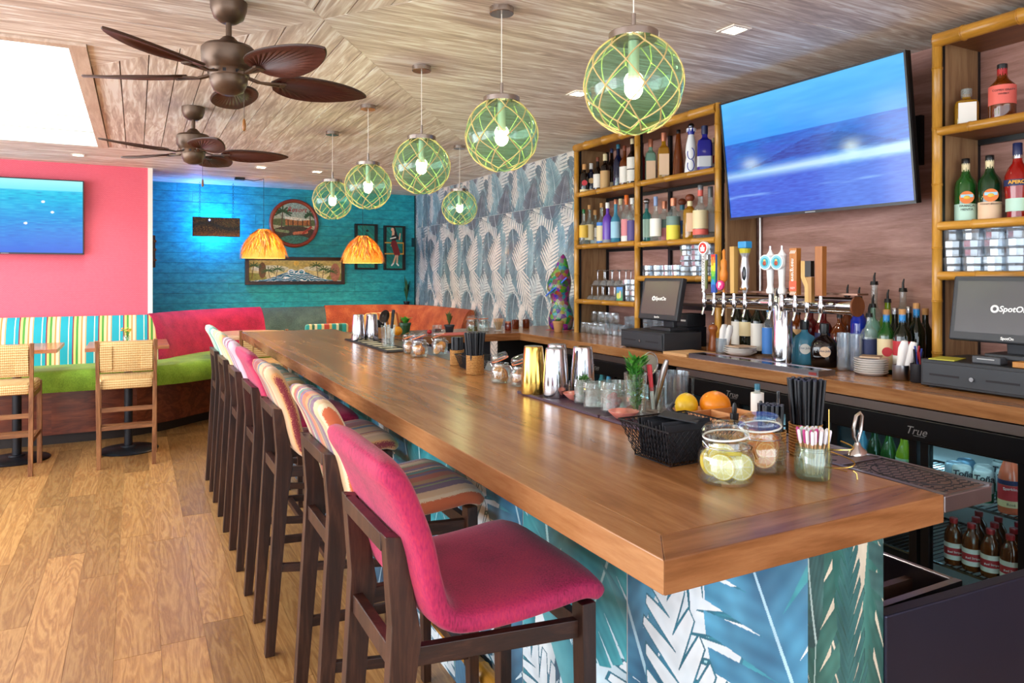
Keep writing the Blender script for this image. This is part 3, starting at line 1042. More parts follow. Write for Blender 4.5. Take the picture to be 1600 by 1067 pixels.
ROPE = weave('woven_rope')
CHAIR_WOOD = wood('#5a3318', '#84532f', '#9c6a40', axis='z', scale=3, rough=0.45)
CHAIR_WOOD_X = wood('#5a3318', '#84532f', '#9c6a40', axis='x', scale=3, rough=0.45)


def make_chair(label):
    """back towards the camera, facing +Y; origin below the middle of the back posts"""
    t = thing('counter_chair', label, 'chair', (0, 0, 0), 0, 'woven rope counter chairs')
    for s in (-1, 1):
        MB().bar((s * 0.19, 0.0, 0), (s * 0.197, -0.005, 0.66), 0.03, 0.034, (0, 1, 0)).bar((s * 0.197, -0.005, 0.655), (s * 0.203, -0.035, 0.995), 0.026, 0.032, (0, 1, 0)).build('back_post', CHAIR_WOOD, t, bevel=0.002)
        MB().bar((s * 0.205, 0.425, 0), (s * 0.205, 0.41, 0.665), 0.034, 0.034, (0, 1, 0)).build('front_leg', CHAIR_WOOD, t, bevel=0.002)
        MB().bar((s * 0.195, 0.01, 0.26), (s * 0.205, 0.41, 0.26), 0.018, 0.03).build('side_rung', CHAIR_WOOD, t)
        MB().bar((s * 0.197, 0.01, 0.60), (s * 0.205, 0.40, 0.60), 0.018, 0.04).build('side_rail', CHAIR_WOOD, t)
    MB().box(-0.18, -0.008, 0.435, 0.18, 0.010, 0.470).build('back_rung', CHAIR_WOOD_X, t, bevel=0.002)
    MB().box(-0.18, -0.008, 0.295, 0.18, 0.010, 0.325).build('back_rung', CHAIR_WOOD_X, t, bevel=0.002)
    MB().box(-0.195, 0.40, 0.235, 0.195, 0.42, 0.27).build('front_rung', CHAIR_WOOD_X, t, bevel=0.002)
    MB().prism([(-0.182, 0.005), (0.182, 0.005), (0.215, 0.435), (-0.215, 0.435)], 0.608, 0.688).build('seat', ROPE, t, bevel=0.022)
    bk = MB().prism([(-0.014, 0.745), (0.012, 0.745), (-0.018, 0.985), (-0.044, 0.985)], -0.186, 0.186, 'x').build('backrest', ROPE, t, bevel=0.011)
    for s in (-1, 1):
        MB().prism([(-0.025, 0.765), (-0.016, 0.762), (-0.040, 0.950), (-0.049, 0.953)], s * 0.14 - 0.042, s * 0.14 + 0.042, 'x').build('wrap_panel', ROPE, bk, bevel=0.004)
    return t


ch = make_chair('woven rope counter chair standing clear in front of the striped banquette')
ch.location = (-0.066, 6.385, 0)
again(ch, (-0.89, 6.41, 0), 0, 'woven rope counter chair cut off by the left picture edge')
again(ch, (1.045, 6.96, 0), 0, 'woven rope counter chair just beyond the far end of the bar')

DINE_TOP = wood('#8f4f2b', '#b06a3d', '#c27d4c', axis='x', scale=2, rough=0.3, coat=0.3)
TAB_BLACK = plain('#1b1e26', 0.35, 0.3)


def make_table(label, rnd=False):
    t = thing('pedestal_table', label, 'table', (0, 0, 0), 0, 'counter-height pedestal tables')
    if rnd:
        MB().lathe([(0.36, 0.872), (0.365, 0.878), (0.365, 0.91), (0.36, 0.915)], 40).build('table_top', wood('#b98a66', '#d8b394', axis='x', scale=2, rough=0.35), t, smooth=True)
    else:
        MB().box(-0.305, -0.33, 0.885, 0.305, 0.33, 0.915).build('table_top', DINE_TOP, t, bevel=0.003)
    MB().cyl((0, 0, 0.03), (0, 0, 0.885), 0.033, n=20).build('column', TAB_BLACK, t, smooth=True)
    MB().lathe([(0.23, 0.0), (0.235, 0.008), (0.22, 0.018), (0.06, 0.032), (0.05, 0.045), (0.001, 0.05)], 36).build('foot_disc', TAB_BLACK, t, smooth=True)
    MB().box(-0.2, -0.02, 0.868, 0.2, 0.02, 0.885).build('bracket', TAB_BLACK, t)
    return t


tb = make_table('square walnut pedestal table behind the clear-standing rope chair')
tb.location = (-0.06, 6.985, 0)
again(tb, (-0.86, 7.03, 0), 0, 'square walnut pedestal table at the left picture edge')
make_table('round pedestal table in front of the magenta banquette back', True).location = (1.02, 7.72, 0)

# chair with a striped upholstered back beyond the bar
t = thing('striped_chair', 'low chair with a teal, gold and red striped padded back beyond the bar', 'chair', (1.74, 7.45, 0))
SBACK = stripes([(0, '#2f9e93'), (0.08, '#e7d08a'), (0.14, '#3a6a4a'), (0.2, '#e9d7a6'), (0.26, '#2fa79a'), (0.36, '#e7cf86'), (0.42, '#c8452f'), (0.54, '#e9b45a'), (0.6, '#2b9d92'), (0.7, '#efe0ae'), (0.76, '#34795a'), (0.84, '#2fa79a'), (0.94, '#e7d08a')], 0, -0.22, 0.22)
MB().prism([(-0.03, 0.70), (0.03, 0.70), (0.02, 1.0), (-0.05, 1.0)], -0.22, 0.22, 'x').build('backrest', SBACK, t, bevel=0.024)
MB().box(-0.21, 0.0, 0.58, 0.21, 0.42, 0.66).build('seat', SBACK, t, bevel=0.02)
for sx in (-1, 1):
    MB().bar((sx * 0.18, 0.02, 0), (sx * 0.18, 0.0, 0.72), 0.034, 0.034, (0, 1, 0)).build('leg', CHAIR_WOOD, t)
    MB().bar((sx * 0.18, 0.39, 0), (sx * 0.18, 0.38, 0.6), 0.034, 0.034, (0, 1, 0)).build('leg', CHAIR_WOOD, t)


# ---------------------------------------------------------------- wrap-around banquette
def smooth_path(pts, n=6):
    P = [Vector((a, b, 0)) for a, b in pts]
    o = []
    for i in range(len(P) - 1):
        p0, p1, p2, p3 = P[max(i - 1, 0)], P[i], P[i + 1], P[min(i + 2, len(P) - 1)]
        for k in range(n):
            t = k / n
            o.append(0.5 * ((2 * p1) + (p2 - p0) * t + (2 * p0 - 5 * p1 + 4 * p2 - p3) * t * t + (3 * p1 - p0 - 3 * p2 + p3) * t ** 3))
    o.append(P[-1])
    return o


def sweep(path, prof, closed_ends=True):
    """carry a closed (offset, z) outline along a plan path; positive offset is to the left of travel"""
    m, n = len(path), len(prof)
    vs, fs = [], []
    for i, p in enumerate(path):
        d = (path[min(i + 1, m - 1)] - path[max(i - 1, 0)]).normalized()
        l = Vector((-d.y, d.x, 0))
        vs += [(p.x + l.x * o, p.y + l.y * o, z) for o, z in prof]
    for i in range(m - 1):
        for k in range(n):
            j = (k + 1) % n
            fs.append((i * n + k, i * n + j, (i + 1) * n + j, (i + 1) * n + k))
    fs += [tuple(range(n)), tuple(range((m - 1) * n, m * n))]
    return MB().add(vs, fs)


banq = thing('banquette', 'wrap-around banquette with green seat and striped, magenta, grey and rust backs', 'banquette', (0, 0, 0))
back_line = smooth_path([(-3.2, 7.70), (-1.6, 7.70), (-0.2, 7.70), (0.17, 7.72), (0.36, 7.98), (0.70, 8.36), (1.32, 8.70), (2.05, 8.78), (2.70, 8.72), (3.02, 8.40), (3.08, 7.75), (3.08, 7.05)])
BPROF = [(-0.045, 0.66), (-0.035, 0.80), (0.02, 1.0), (0.065, 1.085), (0.105, 1.118), (0.145, 1.105), (0.16, 1.05), (0.14, 0.66)]
iA, iB, iC, iD = 18, 36, 42, 66


def nearest_i(x, y):
    return min(range(len(back_line)), key=lambda i: (back_line[i].x - x) ** 2 + (back_line[i].y - y) ** 2)


iA, iB, iC = nearest_i(0.17, 7.72), nearest_i(1.32, 8.70), nearest_i(2.05, 8.78)
STRIPE_BACK_COLS = []
pat = [('#17a3b2', 0.30), ('#f3e6c2', 0.03), ('#17a3b2', 0.13), ('#8a1f3a', 0.05), ('#e9d27c', 0.09), ('#4f9a3c', 0.09), ('#f1d79c', 0.10), ('#d98b4a', 0.06), ('#f2e2ba', 0.11), ('#e0a060', 0.04)]
acc = 0.0
for c_, w_ in pat:
    STRIPE_BACK_COLS.append((acc, c_))
    acc += w_


def canvas_stripes():
    m, nt, out = new_mat('canvas_stripes')
    tc = nd(nt, 'TexCoord')
    sp = nd(nt, 'SeparateXYZ', {0: tc.outputs['Object']})
    k = nd(nt, 'Math', {0: sp.outputs[0], 1: 1 / 0.205}, operation='MULTIPLY')
    fr = nd(nt, 'Math', {0: k.outputs[0]}, operation='FRACT')
    c = ramp(nt, fr.outputs[0], STRIPE_BACK_COLS, 'CONSTANT')
    pbr(nt, out, c, 0.75)
    return m


sweep(back_line[:iA + 1], BPROF).build('striped_back', canvas_stripes(), banq, smooth=True)
sweep(back_line[iA:iB + 1], [(o, z + 0.012 if z > 0.7 else z) for o, z in BPROF]).build('magenta_back', velvet('#b3174f', '#7f0d38', '#cf2c5a'), banq, smooth=True)
sweep(back_line[iB:iC + 1], BPROF).build('grey_back', velvet('#41595a', '#2f4445', '#56706c'), banq, smooth=True)
sweep(back_line[iC:], [(o, z + 0.012 if z > 0.7 else z) for o, z in BPROF]).build('rust_back', velvet('#a34626', '#80301a', '#c87a48'), banq, smooth=True)
front_line = smooth_path([(-3.2, 7.20), (-1.6, 7.20), (-0.2, 7.21), (0.30, 7.27), (0.72, 7.52), (1.10, 7.92), (1.5, 8.12), (2.0, 8.2), (2.40, 8.12), (2.55, 7.8), (2.57, 7.4), (2.57, 7.05)])
sv, sf = [], []
SEATP = [(0.03, 0.50), (0.0, 0.53), (-0.005, 0.60), (0.02, 0.655), (0.07, 0.678), (0.25, 0.684), (0.97, 0.69), (1.0, 0.50)]
for a, b in zip(front_line, back_line):
    for t_, z in SEATP:
        q = a.lerp(b, t_)
        sv.append((q.x, q.y, z))
n_ = len(SEATP)
for i in range(len(front_line) - 1):
    for k in range(n_):
        j = (k + 1) % n_
        sf.append((i * n_ + k, i * n_ + j, (i + 1) * n_ + j, (i + 1) * n_ + k))
sf += [tuple(range(n_)), tuple(range((len(front_line) - 1) * n_, len(front_line) * n_))]
MB().add(sv, sf).build('seat_cushion', velvet('#7ea324', '#64861a', '#93b93a'), banq, smooth=True)
base_line = smooth_path([(-3.2, 7.50), (-1.6, 7.50), (-0.3, 7.50), (0.2, 7.64), (0.62, 8.0), (1.05, 8.32), (1.5, 8.48), (2.0, 8.52), (2.60, 8.46), (2.82, 8.1), (2.84, 7.6), (2.84, 7.05)])
MAHOG = wood('#4a1c0e', '#6e2f19', '#86452a', axis='x', scale=2.0, rough=0.3, ring=1.0, coat=0.2)
cuts = [0, 5, 10, 15, 22, 30, 38, 50, 66]
for a, b in zip(cuts[:-1], cuts[1:]):
    seg = base_line[a:b + 1]
    sweep(seg, [(0.0, 0.09), (0.03, 0.09), (0.03, 0.505), (0.0, 0.505)]).build('base_panel', MAHOG, banq, smooth=True)
sweep(base_line, [(0.04, 0.0), (0.06, 0.0), (0.06, 0.09), (0.04, 0.09)]).build('toe_kick', plain('#1e100b', 0.5), banq)

ledge = MB().box(2.45, 8.86, 1.075, XR - 0.015, YB - 0.025, 1.10).build('wall_shelf', wood('#3a2a22', '#5a4334', axis='x'), None)
tag(ledge, 'narrow dark wooden ledge behind the rust banquette back in the corner', 'shelf')

# ================================================================ ceiling fans
BRONZE = plain('#5d4a3c', 0.38, 0.65, var=0.08, vs=4)
BLADE = wood('#2c120e', '#431d18', '#5a2d24', axis='x', scale=2.0, rough=0.5, ring=0.4, bump=0.2)
BLADE_EDGE = plain('#3a2318', 0.5)


def blade_mesh():
    """palm-leaf blade: pleats fanning out from the stem"""
    L, W, n, rings = 0.40, 0.118, 44, 7
    vs = [(0.0, 0, 0)]
    fs = []
    out = []
    for i in range(n + 1):
        a = -1 + 2 * i / n
        x = 1 - abs(a) ** 1.25
        out.append((L * x, W * 1.75 * max(x, 0) ** 0.45 * max(1 - x, 0) ** 0.72 * (1 if a > 0 else -1)))
    for j in range(1, rings + 1):
        f = j / rings
        for i, (x, y) in enumerate(out):
            pl = (0.0026 if i % 2 else -0.0026) * math.sin(PI * f)
            px, py = 0.03 + (x - 0.03) * f, y * f
            vs.append((px, py, pl - 0.9 * (py * py)))
    k = n + 1
    for i in range(n):
        fs.append((0, 1 + i, 2 + i))
        for j in range(rings - 1):
            a = 1 + j * k + i
            fs.append((a, a + k, a + k + 1, a + 1))
    bot = [(x, y, z - 0.006) for x, y, z in vs]
    m = len(vs)
    rim = [1 + (rings - 1) * k + i for i in range(k)]
    fs2 = fs + [tuple(q + m for q in reversed(f)) for f in fs] + [(rim[i], rim[i] + m, rim[i + 1] + m, rim[i + 1]) for i in range(n)]
    edge = [Vector(vs[r]) for r in rim]
    return MB().add(vs + bot, fs2), edge


def make_fan(label, start):
    t = thing('ceiling_fan', label, 'ceiling fan', (0, 0, CEIL), 0, 'palm-blade ceiling fans')
    MB().lathe([(0.001, -0.082), (0.03, -0.08), (0.055, -0.062), (0.066, -0.03), (0.068, 0.0)], 28).build('canopy', BRONZE, t, smooth=True)
    MB().cyl((0, 0, -0.16), (0, 0, -0.07), 0.011, n=12).build('downrod', BRONZE, t, smooth=True)
    mt = MB().lathe([(0.02, -0.135), (0.035, -0.15), (0.045, -0.165), (0.088, -0.172), (0.10, -0.185), (0.098, -0.235), (0.08, -0.262), (0.075, -0.268), (0.073, -0.285), (0.07, -0.29)], 32).build('motor', BRONZE, t, smooth=True)
    for i in range(10):
        a = 2 * PI * i / 10
        MB().box(-0.006, -0.0008, -0.284, 0.006, 0.0008, -0.272).build('vent', RUBBER, mt, loc=(0.0745 * math.cos(a), 0.0745 * math.sin(a), 0), rot=(0, 0, a + PI / 2))
    MB().lathe([(0.070, -0.29), (0.069, -0.31), (0.055, -0.342), (0.03, -0.355), (0.001, -0.358)], 28).build('switch_housing', BRONZE, t, smooth=True)
    bm_, edge = blade_mesh()
    bme = bm_.mesh('blade', BLADE, True, 0, 20)
    rme = MB().tube(edge, 0.0045, 6).mesh('blade_edge', BLADE_EDGE, True)
    arm = MB().bar((0.06, 0, -0.278), (0.115, 0, -0.292), 0.022, 0.008).bar((0.11, 0.0, -0.292), (0.21, 0.02, -0.29), 0.014, 0.007).bar((0.11, 0.0, -0.292), (0.21, -0.02, -0.29), 0.014, 0.007).bar((0.205, -0.028, -0.29), (0.205, 0.028, -0.29), 0.02, 0.007)
    ame = arm.mesh('blade_arm', BRONZE)
    for i in range(5):
        a = math.radians(start + 72 * i)
        link('blade_arm', ame, t, (0, 0, 0), (0, 0, a))
        b = link('blade', bme, t, (0.165 * math.cos(a), 0.165 * math.sin(a), -0.282), (math.radians(-13), 0, a))
        link('blade_edge', rme, b)
    ch_ = MB().cyl((0.05, -0.045, -0.33), (0.05, -0.045, -0.455), 0.0012, n=6).build('pull_chain', BRONZE, t)
    MB().lathe([(0.001, -0.5), (0.006, -0.495), (0.0075, -0.48), (0.005, -0.458), (0.002, -0.452)], 12, (0.05, -0.045, 0)).build('pull_knob', wood('#6b3f1c', '#a2692f', axis='z'), ch_, smooth=True)
    return t


make_fan('bronze ceiling fan with brown palm-leaf blades, the nearer one', 8).location = (0.315, 2.95, CEIL)
make_fan('bronze ceiling fan with brown palm-leaf blades, the farther one', -9).location = (0.316, 4.90, CEIL)

# ================================================================ pendant lights
NICKEL = plain('#b3aaa4', 0.22, 1.0)
GLOBE = glass('#cdeedd', 0.15, '#9fdcc4', 0.025, 0.01)
NET = plain('#cdb27a', 0.8)
CORD = plain('#e9e2d8', 0.5)
BULB = emit('#ffe2a8', 60.0)


def point(name, loc, power, color, radius, parent):
    l = bpy.data.lights.new(name, 'POINT')
    l.energy, l.color, l.shadow_soft_size = power, color, radius
    o = bpy.data.objects.new(name, l)
    COL.objects.link(o)
    o.parent = parent
    o.location = loc
    return o


GR, GDROP = 0.142, 0.50
net = MB()
NM, rows_ = 8, [0.40, 0.86, 1.32, 1.78, 2.2, 2.56, 2.85]


def gp(th_, ph):
    r = GR + 0.002
    return Vector((r * math.sin(th_) * math.cos(ph), r * math.sin(th_) * math.sin(ph), r * math.cos(th_)))


def arc(p, q, n=5):
    return [(p.lerp(q, i / n)).normalized() * (GR + 0.002) for i in range(n + 1)]


jr = random.Random(4)
knots = [[gp(th_ + jr.uniform(-0.06, 0.06), 2 * PI * (i + 0.5 * (j % 2)) / NM + jr.uniform(-0.07, 0.07)) for i in range(NM)] for j, th_ in enumerate(rows_)]
for j in range(len(rows_) - 1):
    for i in range(NM):
        p = knots[j][i]
        for q in ((knots[j + 1][i], knots[j + 1][(i - 1) % NM]) if j % 2 == 0 else (knots[j + 1][i], knots[j + 1][(i + 1) % NM])):
            net.tube(arc(p, q), 0.0021, 5)
        net.ball(p, 0.0036, n=6, m=4)
net.tube([gp(0.40, a) for a in np.linspace(0, 2 * PI, 28, endpoint=False)], 0.0026, 6, True)
net_me = net.mesh('rope_net', NET, True)
globe_me = MB().lathe([(GR * math.sin(a), GR * math.cos(a)) for a in np.linspace(0.36, PI - 0.001, 24)], 40).mesh('glass_globe', GLOBE, True, 0, 80)
bulb_me = MB().ball((0, 0, -0.012), 0.026, (1, 1, 1.15), 16, 10).mesh('bulb', BULB, True)
neck_me = MB().cyl((0, 0, 0.015), (0, 0, 0.125), 0.016, n=14).mesh('lamp_holder', plain('#d8d2c4', 0.35, 0.4), True)
cap_me = MB().lathe([(0.001, 0.150), (0.068, 0.150), (0.072, 0.147), (0.072, 0.128), (0.066, 0.126)], 32).mesh('cap', NICKEL, True)
stem_me = MB().cyl((0, 0, 0.15), (0, 0, 0.205), 0.0065, n=12).mesh('stem', NICKEL, True)
cord_me = MB().cyl((0, 0, 0.2), (0, 0, GDROP), 0.002, n=8).mesh('cord', CORD)
cano_me = MB().lathe([(0.001, GDROP - 0.024), (0.046, GDROP - 0.024), (0.048, GDROP - 0.022), (0.048, GDROP), (0.001, GDROP)], 28).mesh('canopy', NICKEL, True)


def globe_pendant(x, y, label, power, rz):
    t = thing('globe_pendant', label, 'pendant light', (x, y, CEIL - GDROP), rz, 'green glass float pendants')
    for nm, me in (('glass_globe', globe_me), ('rope_net', net_me), ('bulb', bulb_me), ('lamp_holder', neck_me), ('cap', cap_me), ('stem', stem_me), ('cord', cord_me), ('canopy', cano_me)):
        link(nm, me, t)
    point('pendant_glow', (0, 0, -0.012), power, (1.0, 0.80, 0.5), 0.03, t)


for i, (y, lb) in enumerate(((1.672, 'green glass float pendant in rope net, nearest and largest over the bar'), (2.517, 'green glass float pendant in rope net, second from the camera over the bar'),
                             (3.41, 'green glass float pendant in rope net, third over the bar'), (4.35, 'green glass float pendant in rope net, fourth over the bar'),
                             (5.262, 'green glass float pendant in rope net, farthest of the row over the bar'))):
    globe_pendant(1.272, y, lb, 7.0, i * 0.9)
globe_pendant(2.326, 5.36, 'green glass float pendant hanging apart, before the leaf wallpaper', 7.0, 2.2)


def straw_pendant(x, y, zt, label, hook):
    t = thing('straw_pendant', label, 'pendant light', (x, y, zt), 0, 'straw shade pendants')
    rs = random.Random(int(x * 100))
    sm = bpy.data.materials.get('straw')
    if not sm:
        sm, nt, out = new_mat('straw')
        v = coords(nt, (1, 1, 1), False)
        c = nd(nt, 'Attribute', attribute_name='print').outputs[0]
        d = nd(nt, 'BsdfDiffuse', {'Color': c})
        tr = nd(nt, 'BsdfTranslucent', {'Color': c})
        nt.links.new(nd(nt, 'MixShader', {0: 0.5, 1: d.outputs[0], 2: tr.outputs[0]}).outputs[0], out.inputs[0])
    hue = [hexf(c) for c in ('#b07c30', '#cc984a', '#e0b468', '#eecf90', '#f8e6b8', '#c48a3c')]
    prof = [(0.055, 0.0), (0.11, -0.045), (0.175, -0.12), (0.222, -0.22), (0.238, -0.31)]
    MB().lathe([(r - 0.012, z - 0.004) for r, z in prof] + [(prof[-1][0] - 0.014, prof[-1][1] - 0.004)] + [(r - 0.014, z - 0.006) for r, z in reversed(prof)], 36).build('shade_lining', glass('#f4dcaa', 0.0, '#eccc8c', 0.35), t, smooth=True)
    st = MB()
    cols_ = []
    for layer in range(9):
        z_off = layer / 9.0
        for k in range(120):
            a = rs.random() * 2 * PI
            a2 = a + rs.uniform(-0.28, 0.28)
            s0 = z_off * 0.75 + rs.uniform(-0.04, 0.04)
            s1 = min(s0 + rs.uniform(0.26, 0.40), 1.06 + rs.random() * 0.14)

            def at(s, aa, lift):
                s = max(0, s)
                q = min(s, 0.999) * 4
                i = int(q)
                f = q - i
                r = prof[i][0] * (1 - f) + prof[i + 1][0] * f + lift
                z = prof[i][1] * (1 - f) + prof[i + 1][1] * f - max(0, s - 1) * 0.3
                return Vector((r * math.cos(aa), r * math.sin(aa), z))
            p, q = at(s0, a, 0.001), at(s1, a2, 0.004 + rs.random() * 0.03)
            mid = (at((s0 + s1) / 2, (a + a2) / 2, 0.005))
            w = Vector((-math.sin(a), math.cos(a), 0)) * 0.0035
            st.add([p - w, p + w, mid + w, mid - w, q], [(0, 1, 2, 3), (3, 2, 4)])
            cols_ += [rs.choice(hue)] * 5
    me_ = bpy.data.meshes.new('straw_thatch')
    me_.from_pydata(st.v, [], st.f)
    ca = me_.color_attributes.new('print', 'FLOAT_COLOR', 'POINT')
    ca.data.foreach_set('color', np.array([tuple(np.power(c, 2.2)) + (1.0,) for c in cols_], np.float32).ravel())
    me_.materials.append(sm)
    s_ = link('straw_thatch', me_, t)
    s_['kind'] = 'stuff'
    MB().cyl((0, 0, -0.02), (0, 0, CEIL - zt), 0.0025, n=8).build('cord', BLACK_STEEL, t)
    if hook:
        MB().tube([(0, 0, CEIL - zt - 0.005), (-0.1, 0.02, CEIL - zt - 0.03), (-0.24, 0.04, CEIL - zt - 0.012)], 0.003, 6).build('swag_cable', BLACK_STEEL, t)
        MB().box(-0.29, 0.0, CEIL - zt - 0.025, -0.19, 0.08, CEIL - zt - 0.003).build('ceiling_plate', BLACK_STEEL, t)
    MB().ball((0, 0, -0.12), 0.02, n=12, m=8).build('bulb', emit('#ffdca0', 40.0), t, smooth=True)
    point('pendant_glow', (0, 0, -0.155), 14.0, (1.0, 0.74, 0.40), 0.04, t)


straw_pendant(1.225, 8.15, 2.0, 'straw thatch pendant left of the round picture, hung from a black cable', True)
straw_pendant(2.32, 8.15, 1.955, 'straw thatch pendant right of the long wave picture', False)

# recessed ceiling lights
for x, y, lb in ((2.262, 2.275, 'square recessed ceiling light above the right television'), (2.26, 3.49, 'square recessed ceiling light half hidden behind the nearest globe'),
                 (1.073, 7.3, 'square recessed ceiling light near the back wall'), (1.62, 7.35, 'square recessed ceiling light between far pendants'), (-0.45, 7.3, 'square recessed ceiling light above the pink wall')):
    t = thing('recessed_light', lb, 'ceiling light', (x, y, CEIL - 0.001))
    f = 0.052
    fm = MB()
    for q in ((-f, -f, f, -f + 0.014), (-f, f - 0.014, f, f), (-f, -f + 0.014, -f + 0.014, f - 0.014), (f - 0.014, -f + 0.014, f, f - 0.014)):
        fm.box(q[0], q[1], -0.005, q[2], q[3], 0.0)
    fm.build('frame', WHITE_PAINT, t)
    MB().box(-f + 0.014, -f + 0.014, -0.0035, f - 0.014, f - 0.014, -0.0005).build('diffuser', emit('#fff0cf', 14.0), t)
    sp = bpy.data.lights.new('downlight', 'SPOT')
    sp.energy, sp.color, sp.spot_size, sp.spot_blend, sp.shadow_soft_size = 14, (1, 0.9, 0.74), 2.1, 0.7, 0.04
    o = bpy.data.objects.new('downlight', sp)
    COL.objects.link(o)
    o.parent, o.location = t, (0, 0, -0.02)

# ================================================================ televisions
def mixc(a, b, t):
    t = np.clip(t, 0, 1)[..., None]
    return a * (1 - t) + b * t


def sea_right(u, v):
    n = noise2(u * 1.0, v * 5, 3, 10)
    n2 = noise2(u * 2.2, v * 14, 5, 16)
    img = mixc(hexf('#2f92ee'), hexf('#5cbcff'), (v - 0.55) * 2.2 + 0.25 * (n - 0.5))
    sea = mixc(hexf('#2a63d2'), hexf('#1f7de0'), n * 1.1)
    img = np.where((v < 0.64)[..., None], mixc(sea, hexf('#164aa8'), n2 * 0.6), img)
    crest = 0.40 + 0.045 * np.sin(u * 4.6 - 0.6) + 0.03 * (u - 0.5)
    face = (v < crest + 0.14 * np.exp(-((u - 0.62) / 0.3) ** 2)) & (v > crest)
    img = np.where(face[..., None], mixc(hexf('#123f96'), hexf('#2263c8'), n2), img)
    foam = np.clip(1 - np.abs(v - (0.355 + 0.02 * u)) / (0.055 + 0.02 * n2), 0, 1) * (0.55 + 0.45 * u)
    low = mixc(hexf('#3f74e2'), hexf('#2b58c8'), n2)
    img = np.where((v < 0.33)[..., None], low, img)
    img = mixc(img, hexf('#b9defc'), foam * 1.5)
    f2 = np.clip(1 - np.abs(v - 0.17 - 0.03 * u) / 0.02, 0, 1) * np.clip(n * 2 - 0.7, 0, 1)
    img = mixc(img, hexf('#86b8f5'), f2)
    return img[..., 0], img[..., 1], img[..., 2]


def sea_left(u, v):
    n = noise2(u * 1.6, v * 9, 8, 14)
    img = mixc(hexf('#1458d4'), hexf('#14c0e6'), v * 1.25)
    img = mixc(img, hexf('#4fd4ee'), np.clip(n * 2 - 1.1, 0, 1) * v)
    img = mixc(img, hexf('#0c4fb0'), np.clip(0.8 - n * 2, 0, 1) * 0.4)
    img = np.where((v > 0.855)[..., None], mixc(hexf('#6fe0f2'), hexf('#a5eef8'), (v - 0.85) * 6), img)
    for cx, cy in ((0.74, 0.70), (0.80, 0.56), (0.63, 0.40)):
        img = np.where((((u - cx) / 0.012) ** 2 + ((v - cy) / 0.016) ** 2 < 1)[..., None], hexf('#f2fafa'), img)
    return img[..., 0], img[..., 1], img[..., 2]


SCREEN = painted(emission=0.74)
TV_BLACK = plain('#0c0d10', 0.3)


def television(label, W, H, painter, loc, rot, arm):
    t = thing('television', label, 'television', loc)
    t.rotation_euler = rot
    b = 0.009
    body = MB().box(-W / 2, 0.003, -H / 2, W / 2, 0.035, H / 2).build('housing', TV_BLACK, t, bevel=0.004)
    MB().box(-W / 2, -0.004, -H / 2, W / 2, 0.003, -H / 2 + b * 1.6).build('bezel', TV_BLACK, t)
    MB().box(-W / 2, -0.004, H / 2 - b, W / 2, 0.003, H / 2).build('bezel', TV_BLACK, t)
    MB().box(-W / 2, -0.004, -H / 2 + b, -W / 2 + b, 0.003, H / 2 - b).build('bezel', TV_BLACK, t)
    MB().box(W / 2 - b, -0.004, -H / 2 + b, W / 2, 0.003, H / 2 - b).build('bezel', TV_BLACK, t)
    print_grid('screen', W - 2 * b, H - 2.6 * b, 260, 150, painter, SCREEN, t, (0, 0.001, b * 0.3))
    MB().box(-0.03, -0.0045, -H / 2 + 0.004, 0.03, -0.004, -H / 2 + 0.009).build('maker_mark', plain('#8a8f98', 0.4), t)
    MB().box(-0.22, 0.035, -0.2, 0.22, 0.05, 0.2).build('back_box', TV_BLACK, t)
    MB().box(-0.05, 0.05, -0.05, 0.05, arm, 0.05).build('bracket', BLACK_STEEL, t)
    return t


television('large television tilted above the beer taps showing a breaking blue wave', 1.086, 0.648, sea_right, (2.906, 2.449, 2.128), (0.118, 0, -PI / 2), 0.31)
television('television on the pink wall showing a turquoise sea', 1.22, 0.69, sea_left, (-1.045, YP - 0.092, 2.037), (0, 0, 0), 0.088)
mp = thing('wall_mount_plate', 'black perforated mounting plate on the wood wall right of the television', 'mount', (XR - 0.03, on_x(1433, 3.25)[0], 2.13))
MB().box(-0.012, -0.03, -0.115, 0.018, 0.03, 0.115).build('plate', BLACK_STEEL, mp)
for z in (-0.08, -0.03, 0.03, 0.08):
    MB().cyl((-0.016, 0.0, z), (-0.012, 0.0, z), 0.008, n=10).build('bolt', metal(), mp)
y_, z_ = on_x(1187, 3.24, 340)
tag(MB().cyl((0, 0, 1.40), (0, 0, 1.86), 0.009, n=10).build('cable_conduit', metal('#c8c4c0', 0.35), None, True, loc=(3.245, y_, 0)), 'thin steel cable conduit on the wood wall below the television', 'conduit')


# ================================================================ pictures on the teal wall
def ell(u, v, cx, cy, rx, ry, rot=0.0):
    c, s = math.cos(rot), math.sin(rot)
    a, b = u - cx, v - cy
    return ((a * c + b * s) / rx) ** 2 + ((b * c - a * s) / ry) ** 2 < 1


def seg(u, v, x0, y0, x1, y1, w, asp=1.0):
    du, dv = (u - x0) * asp, v - y0
    ex, ey = (x1 - x0) * asp, y1 - y0
    t = np.clip((du * ex + dv * ey) / (ex * ex + ey * ey), 0, 1)
    return (du - t * ex) ** 2 + (dv - t * ey) ** 2 < w * w


def put(img, m, c):
    return np.where(m[..., None], hexf(c), img)


def palm_tree(img, u, v, x, y0, y1, asp, lean=0.03, r=0.16, c='#2c4a24', tr='#5a4630'):
    img = put(img, seg(u, v, x - lean, y0, x, y1, 0.014, asp), tr)
    for a in np.linspace(-0.5, PI + 0.5, 9):
        ex, ey = x + math.cos(a) * r / asp, y1 + math.sin(a) * r * 0.6 - 0.05 * abs(math.cos(a))
        img = put(img, seg(u, v, x, y1, ex, ey, 0.018, asp), c)
    return img


